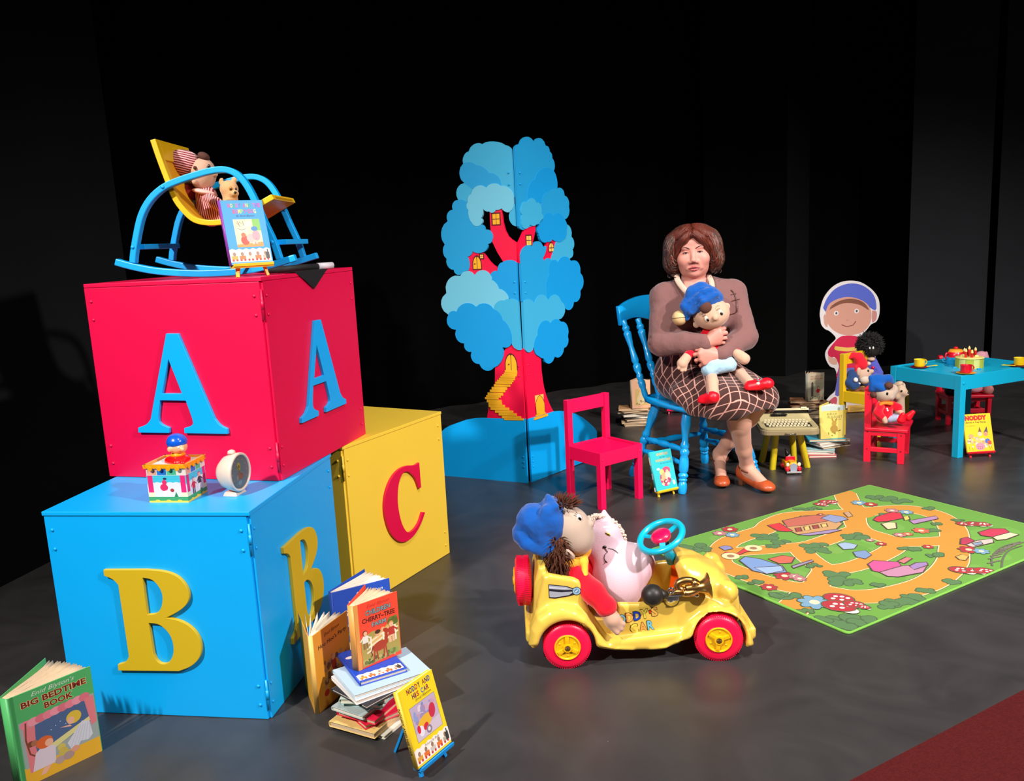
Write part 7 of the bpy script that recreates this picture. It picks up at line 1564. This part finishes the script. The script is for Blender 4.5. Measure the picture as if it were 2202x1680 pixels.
# ================================================================== doll and bear in the rocking chair
def striped(name, c1, c2, d, width):
    m = mat(name, c1, .9, spec=.1, sheen=.2); nt = m.node_tree; N = nt.nodes.new; Lk = nt.links.new
    tc = N('ShaderNodeTexCoord'); nz = N('ShaderNodeTexNoise'); nz.inputs['Scale'].default_value = 12; Lk(tc.outputs['Object'], nz.inputs['Vector'])
    dp = N('ShaderNodeVectorMath'); dp.operation = 'DOT_PRODUCT'; dp.inputs[1].default_value = Vector(d).normalized()/width; Lk(tc.outputs['Object'], dp.inputs[0])
    ad = N('ShaderNodeMath'); ad.operation = 'MULTIPLY_ADD'; ad.inputs[1].default_value = 1.2; Lk(nz.outputs['Fac'], ad.inputs[0]); Lk(dp.outputs['Value'], ad.inputs[2])
    fr_ = N('ShaderNodeMath'); fr_.operation = 'FRACT'; Lk(ad.outputs[0], fr_.inputs[0]); lt_ = N('ShaderNodeMath'); lt_.operation = 'LESS_THAN'; lt_.inputs[1].default_value = .45; Lk(fr_.outputs[0], lt_.inputs[0])
    mx_ = N('ShaderNodeMix'); mx_.data_type = 'RGBA'; mx_.inputs[6].default_value = (*lin(c1), 1); mx_.inputs[7].default_value = (*lin(c2), 1); Lk(lt_.outputs[0], mx_.inputs[0]); Lk(mx_.outputs[2], nt.nodes['Principled BSDF'].inputs['Base Color']); return m
m_s1 = striped('striped_nightcap', (.93, .66, .66), (.42, .05, .10), (.25, 0, 1), .0072); m_s2 = striped('striped_pyjamas', (.95, .66, .66), (.45, .04, .08), (1, .0, .12), .0068)
r8 = lambda cx, cy, y: P(cx/8+300, cy/8+290, y); yr = 2.83; q8 = yr/(1829*8)*1.0
d4 = thing('rag_doll', 'rag doll in striped pyjamas and striped nightcap lying in the rocking chair', 'doll', tuple(r8(1200, 1480, yr))); Wr = lambda o: world_child(o, d4)
s = Soft(.004, .015); s.ell(r8(1095, 680, yr), (205*q8, .050, 270*q8), RY(.15)); s.ell(r8(1310, 675, yr-.01), (34*q8, .012, 45*q8), None, .005); s.ell(r8(945, 800, yr-.045), (42*q8, .010, 55*q8), None, .005); Wr(soft_obj('head', s, m_dskin2, d4))
s = Soft(.004, .015); s.ell(r8(800, 500, yr+.004), (250*q8, .062, 215*q8), RY(.2)); s.ell(r8(610, 520, yr+.01), (160*q8, .05, 190*q8)); s.ell(r8(700, 350, yr+.01), (140*q8, .04, 70*q8)); Wr(soft_obj('nightcap', s, m_s1, d4))
s = Soft(.004, .008); s.ell(r8(1105, 372, yr-.01), (100*q8, .022, 68*q8), RY(.5)); Wr(soft_obj('hair', s, m_tuft, d4)); s = Soft(.004, .008); s.ell(r8(955, 570, yr-.05), (30*q8, .012, 36*q8)); Wr(soft_obj('hair', s, m_tuft, d4))
s = Soft(.004, .008); s.ell(r8(870, 990, yr+.01), (120*q8, .04, 150*q8)); Wr(soft_obj('hair_back', s, mat('dark_red_plain', (.50, .05, .05), .9), d4))  # plain dark red rounded piece below the nightcap
s = Soft(.004, .010); s.ell(r8(1110, 985, yr-.015), (190*q8, .042, 50*q8), RY(.25)); Wr(soft_obj('collar', s, mat('pale_collar', (.90, .70, .66), .9), d4))
s = Soft(.0045, .018); s.cap(r8(1150, 1050, yr), r8(1230, 1340, yr), 175*q8, 230*q8); s.chain([r8(1190, 1080, yr-.04), r8(1330, 1180, yr-.05), r8(1440, 1260, yr-.05)], [75*q8, 75*q8, 70*q8]); s.cap(r8(1200, 1420, yr-.02), r8(1480, 1420, yr-.03), 90*q8, 80*q8); Wr(soft_obj('pyjamas', s, m_s2, d4))
Wr(MB().ball(tuple(r8(1195, 545, yr-.040)), (.005, .004, .007), I4, 10, 8).build('eye', m_eye_b, d4, True))
tdy = thing('teddy_bear', 'honey coloured teddy bear beside the striped doll in the rocking chair', 'teddy bear', tuple(r8(1550, 1300, yr-.02))); Wt = lambda o: world_child(o, tdy)
m_ted = mat('teddy_plush', (.80, .63, .43), .95, sheen=.3, bump=.4, bscale=400); y5 = yr-.02
s = Soft(.0035, .010); s.ell(r8(1540, 930, y5), (150*q8, .028, 140*q8)); s.ell(r8(1635, 1010, y5-.018), (70*q8, .016, 55*q8)); s.ell(r8(1405, 800, y5+.005), (36*q8, .008, 62*q8), RY(.4), .004); s.ell(r8(1630, 775, y5+.005), (48*q8, .008, 48*q8), None, .004); s.cap(r8(1560, 1080, y5), r8(1580, 1290, y5), 120*q8, 150*q8); Wt(soft_obj('body', s, m_ted, tdy))
Wt(MB().ball(tuple(r8(1570, 930, y5-.026)), (.0062, .003, .0078), I4, 10, 8).build('eye', mat('bear_eye_gold', (.72, .45, .12), .3), tdy, True)); Wt(MB().ball(tuple(r8(1572, 932, y5-.0285)), (.003, .002, .0045), I4, 10, 8).build('pupil', m_eye_b, tdy, True)); Wt(MB().ball(tuple(r8(1660, 930, y5-.022)), (.003, .002, .0045), I4, 10, 8).build('pupil', m_eye_b, tdy, True)); Wt(MB().ball(tuple(r8(1648, 995, y5-.034)), (.005, .003, .004), I4, 10, 8).build('nose', m_eye_b, tdy, True))
# ================================================================== play rug with a printed road map
R1, R2, R3, R4 = Vector((1.739, 4.037)), Vector((.532, 3.326)), Vector((1.027, 2.510)), Vector((2.234, 3.222))
rc_ = (R1+R3)/2; rug = thing('play_rug', 'green play rug printed with ochre roads, houses, trees and toadstools', 'rug', (rc_.x, rc_.y, 0))
m_pile = mat('rug_pile_edge', (.44, .68, .26), .95, bump=.5, bscale=300)
def rrug(k, n=5):
    pts = [R1, R2, R3, R4]; out = []
    for i, p in enumerate(pts):
        a = (pts[i-1]-p).normalized()*.02; b = (pts[(i+1) % 4]-p).normalized()*.02; s_ = p+(rc_-p)*k
        for q in np.linspace(0, 1, n): out.append(s_+a*(1-q)**2+b*q**2)
    return [(p.x-rc_.x, p.y-rc_.y) for p in out]
MB().prism(rrug(0), .007).build('pile', m_pile, rug, bevel=.003)
p = Print(2e-6, .0)
def LZ(k): p.z += 1e-5
cg = crop(1460, 1030, 2.968)
def gp(Pp): return [(lambda v: (v[0]-rc_.x, v[1]-rc_.y))(G(q[0], q[1], .007)) for q in cg(Pp)]
GR, OC, TG, DK = '#5d9038', '#b6802e', '#4c7044', '#3e5436'
LZ(0); p.poly(rrug(.012), GR); LZ(1)
rgm = random.Random(9)
for k in range(40):     # uneven dye
    a, b = rgm.random(), rgm.random(); q = R2+(R1-R2)*a*.94+(R3-R2)*b*.94+(R1-R2)*.03+(R3-R2)*.03; p.ell(q.x-rc_.x, q.y-rc_.y, rgm.uniform(.03, .08), rgm.uniform(.02, .05), rgm.choice(['#64973e', '#588c34', '#689440']), rgm.uniform(0, 3), 14)
def sp_(Pp, n=5): return [(q.x, q.y) for q in bez([(a[0], a[1], 0) for a in gp(Pp)], n)]
roads = [([(1058,92),(1085,150),(1105,180),(1150,215)], .10), ([(1150,215),(1300,200),(1480,195),(1640,230),(1735,300),(1760,380),(1755,460),(1745,530),(1680,610),(1560,680),(1350,735),(1150,752),(980,730),(860,700)], .105),
         ([(1150,215),(1000,222),(850,228),(700,240),(590,285),(540,325),(400,370),(310,410),(262,470),(270,540),(400,600),(540,650),(720,690),(860,700)], .095), ([(1120,225),(1130,290),(1180,335),(1290,370),(1390,400),(1480,405),(1620,400),(1755,390)], .09),
         ([(1150,315),(1040,355),(930,395),(830,425),(700,440),(520,455),(280,470)], .085), ([(760,435),(810,490),(860,530),(930,580),(900,640),(860,700)], .09), ([(1390,400),(1360,450),(1200,530),(1060,570),(930,580)], .085), ([(860,700),(800,760),(700,850)], .11)]
LZ(5)
for pts, w in roads: p.line(sp_(pts), w+.014, '#5a5a38')
LZ(6)
for pts, w in roads: p.line(sp_(pts), w+.008, '#dccb9c')
LZ(7)
for pts, w in roads: p.line(sp_(pts), w, OC)
for pts, w in roads:
    for e in (pts[0], pts[-1]):
        a = gp([e])[0]; p.ell(a[0], a[1], w/2, w/2, OC)
a = gp([(1155, 222), (860, 700), (1755, 392), (1390, 402)]); 
for q in a: p.ell(q[0], q[1], .06, .06, OC)
def G1(x, y): return gp([(x, y)])[0]
def bush(x, y, r, n=9, seed=0, c=TG):
    rg = random.Random(seed+int(x)); o = G1(x, y); r *= .72
    B = [(o[0]+rg.uniform(-r, r), o[1]+rg.uniform(-.6*r, .6*r), r*rg.uniform(.32, .55)) for _ in range(n)]
    for q in B: p.ell(q[0], q[1], q[2]+.004, q[2]+.004, DK, 0, 12)
    for q in B: p.ell(q[0], q[1], q[2], q[2], c, 0, 12)
for x, y, r in ((560,370,.055),(650,405,.04),(870,430,.055),(880,460,.05),(1120,365,.055),(1170,375,.04),(1020,610,.055),(1050,650,.06),(1100,660,.04),(600,430,.03),(80,440,.06),(150,450,.04),(1420,790,.06),(1340,805,.04),(1480,760,.04),(1570,715,.035),(1750,655,.035),(1080,910,.07),(1000,930,.06),(1160,915,.06),(900,900,.04),(700,745,.05),(640,745,.035),(800,845,.03),(490,660,.03),(400,630,.025),(1250,120,.05),(1330,130,.05),(1420,145,.05),(860,190,.035),(780,195,.03),(1600,190,.03),(1320,225,.03),(1620,330,.03),(1650,290,.025),(1440,450,.03),(1500,450,.03),(1640,490,.035),(1780,265,.025),(860,555,.03),(1270,680,.025),(1790,530,.0)):
    if r: bush(x, y, r)
def flower(x, y, r, c, cc='#e8d8a0'):
    o = G1(x, y); r *= .9
    for k in range(7): a_ = k*2*PI/7; p.ell(o[0]+r*.62*math.cos(a_), o[1]+r*.62*math.sin(a_), r*.42, r*.34, DK, a_, 10); 
    for k in range(7): a_ = k*2*PI/7; p.ell(o[0]+r*.6*math.cos(a_), o[1]+r*.6*math.sin(a_), r*.36, r*.28, c, a_, 10)
    p.ell(o[0], o[1], r*.3, r*.3, cc, 0, 12)
RD, BL_, PK_ = '#9c2a32', '#6a90a8', '#a86c74'
for x, y, r, c in ((865,790,.065,BL_),(1150,155,.04,BL_),(1225,165,.035,RD),(325,325,.04,RD),(340,360,.035,BL_),(260,350,.035,PK_),(575,695,.035,RD),(675,622,.045,RD),(740,625,.03,PK_),(770,640,.03,PK_),(1545,333,.04,'#c85a40'),(1410,360,.03,PK_),(1460,355,.025,'#b86048'),(1360,205,.035,PK_),(1450,215,.035,BL_),(1850,455,.045,RD),(1930,465,.035,BL_),(1590,437,.025,RD),(1290,418,.025,RD),(1220,395,.02,PK_),(905,232,.02,RD)): flower(x, y, r, c)
def toadstool(x, y, r):
    o = G1(x, y); u = Vector((-.5, .86)); u.normalize(); b_ = Vector(o)-u*r*.8
    p.ell(b_.x, b_.y, r*.45, r*.6, DK, 1.0, 14); p.ell(b_.x, b_.y, r*.4, r*.55, '#e4d8c0', 1.0, 14); p.ell(o[0], o[1], r+.004, r*.75+.004, DK, -.52, 16); p.ell(o[0], o[1], r, r*.75, RD, -.52, 16)
    for dx, dy in ((-.4, 0), (.3, .25), (.1, -.35), (.6, -.1), (-.1, .4)): p.ell(o[0]+dx*r, o[1]+dy*r*.8, r*.16, r*.14, '#ece4d4', 0, 9)
for x, y, r in ((1020,765,.05),(1020,815,.055),(1120,805,.035),(1180,822,.02),(905,165,.03),(945,150,.035),(975,148,.025),(1820,290,.03),(1890,290,.035),(1940,292,.03),(1800,585,.04),(1895,590,.035),(1950,590,.035)): toadstool(x, y, r)
def shape(pts, c, ol='#4a3a34', w=.006): q = gp(pts); p.poly(q, c); p.line(q, w, ol, True)
LZ(10)
# printed cottages
shape([(665,300),(780,240),(950,232),(1045,290),(1000,330),(760,360),(700,330)], '#b08858'); shape([(660,270),(750,250),(860,235),(960,240),(1010,262),(800,300),(690,310)], '#a85a4a'); shape([(565,300),(640,285),(725,335),(690,340),(630,335)], '#c82c34')
for k in range(4): shape([(740+55*k,318-8*k),(775+55*k,312-8*k),(785+55*k,338-10*k),(750+55*k,344-10*k)], ('#8a3a34', '#c8a860')[k % 2])
shape([(760,360),(1000,325),(1040,330),(960,350),(830,366)], '#8a7aa0'); shape([(905,255),(960,232),(1050,245),(1080,262),(1000,285)], '#7a86a8')
shape([(385,525),(420,500),(520,515),(660,560),(690,600),(560,610),(470,590)], '#6a88b4'); shape([(570,515),(660,492),(740,505),(720,540),(640,545)], '#c05a48'); shape([(480,570),(650,560),(670,590),(560,612)], '#8aa4c8'); shape([(720,560),(850,520),(860,530),(730,575)], '#8a8098')
shape([(1240,265),(1260,245),(1360,215),(1420,225),(1430,255),(1330,275),(1270,278)], '#b82a3c'); shape([(1290,290),(1340,280),(1385,285),(1390,320),(1330,325)], '#d0b890'); shape([(1470,270),(1640,240),(1655,258),(1500,292)], '#9a78a0'); shape([(1430,245),(1465,240),(1475,262),(1440,268)], '#c8b050')
shape([(1205,548),(1240,525),(1400,535),(1420,560),(1280,600),(1235,590)], '#c04a80'); shape([(1280,600),(1420,560),(1590,545),(1560,600),(1400,630),(1330,625)], '#a87890'); shape([(1395,530),(1450,502),(1490,512),(1440,545)], '#b86a6a'); shape([(1470,560),(1510,540),(1580,535),(1590,555),(1500,585)], '#8a70a0')
shape([(1910,345),(1985,322),(2080,322),(2110,345),(2000,375),(1930,365)], '#b0304a'); shape([(2000,375),(2110,345),(2170,360),(2090,390),(2030,395)], '#cdbd9c'); shape([(1800,385),(1840,375),(1890,400),(1830,425),(1795,420)], '#a0304a'); shape([(1830,425),(1900,398),(2000,385),(2010,410),(1880,440)], '#b8a8a0'); shape([(1870,415),(1930,405),(1940,420),(1890,432)], '#7a8aa0')
# printed roadster, figures and clothes line as loose shapes
shape([(270,490),(300,470),(370,480),(430,440),(490,425),(510,445),(480,460),(430,470),(330,510)], '#c8323a', w=.004)
for x, y in ((330, 497), (475, 447)): o = G1(x, y); p.ell(o[0], o[1], .035, .035, '#d8c090'); p.ell(o[0], o[1], .015, .015, '#8a6a50')
shape([(255,440),(290,430),(330,435),(345,450),(290,460)], '#7a7aa8', w=.004); shape([(1010,420),(1060,408),(1140,425),(1120,450),(1050,455)], '#8aa0b8', w=.004); shape([(1110,470),(1190,460),(1230,490),(1190,515),(1130,500)], '#6a84a8', w=.004); shape([(1050,220),(1085,212),(1110,240),(1080,250)], '#a88868', w=.004); shape([(1765,500),(1810,485),(1850,500),(1830,525),(1790,520)], '#b89a50', w=.004)
for k in range(9): t_ = k/8; c_ = G1(2020+160*t_**1.6, 540-120*t_**.7); p.line([(c_[0]-.03, c_[1]-.0), (c_[0]+.03, c_[1]+.02)], .008, '#6a6458')
p.line(sp_([(2000,560),(2000,500),(2060,440),(2180,405)]), .006, '#5a5a50'); p.line(sp_([(2060,580),(2070,510),(2110,460),(2190,430)]), .006, '#5a5a50')
clipq = [Vector(q) for q in (R1-rc_, R2-rc_, R3-rc_, R4-rc_)]
def clip(poly):
    for i in range(4):
        a, b = clipq[i]*.988, clipq[(i+1) % 4]*.988; e = b-a; out = []; f = lambda q: e.x*(q[1]-a.y)-e.y*(q[0]-a.x)
        for j in range(len(poly)):
            u, v = poly[j-1], poly[j]; fu, fv = f(u), f(v)
            if (fu >= 0) != (fv >= 0): t_ = fu/(fu-fv); out.append(tuple(u[k]+(v[k]-u[k])*t_ for k in range(3)))
            if fv >= 0: out.append(v)
        poly = out
        if len(poly) < 3: return []
    return poly
ov, of, oc = p.v, p.f, p.c; p.v, p.f, p.c = [], [], []
for f_ in of:
    q = clip([ov[i] for i in f_])
    if len(q) >= 3: n0 = len(p.v); p.v += q; p.c += [oc[f_[0]]]*len(q); p.f.append(tuple(range(n0, n0+len(q))))
o = p.build('rug_print', rug, T(0, 0, .0071), .95)
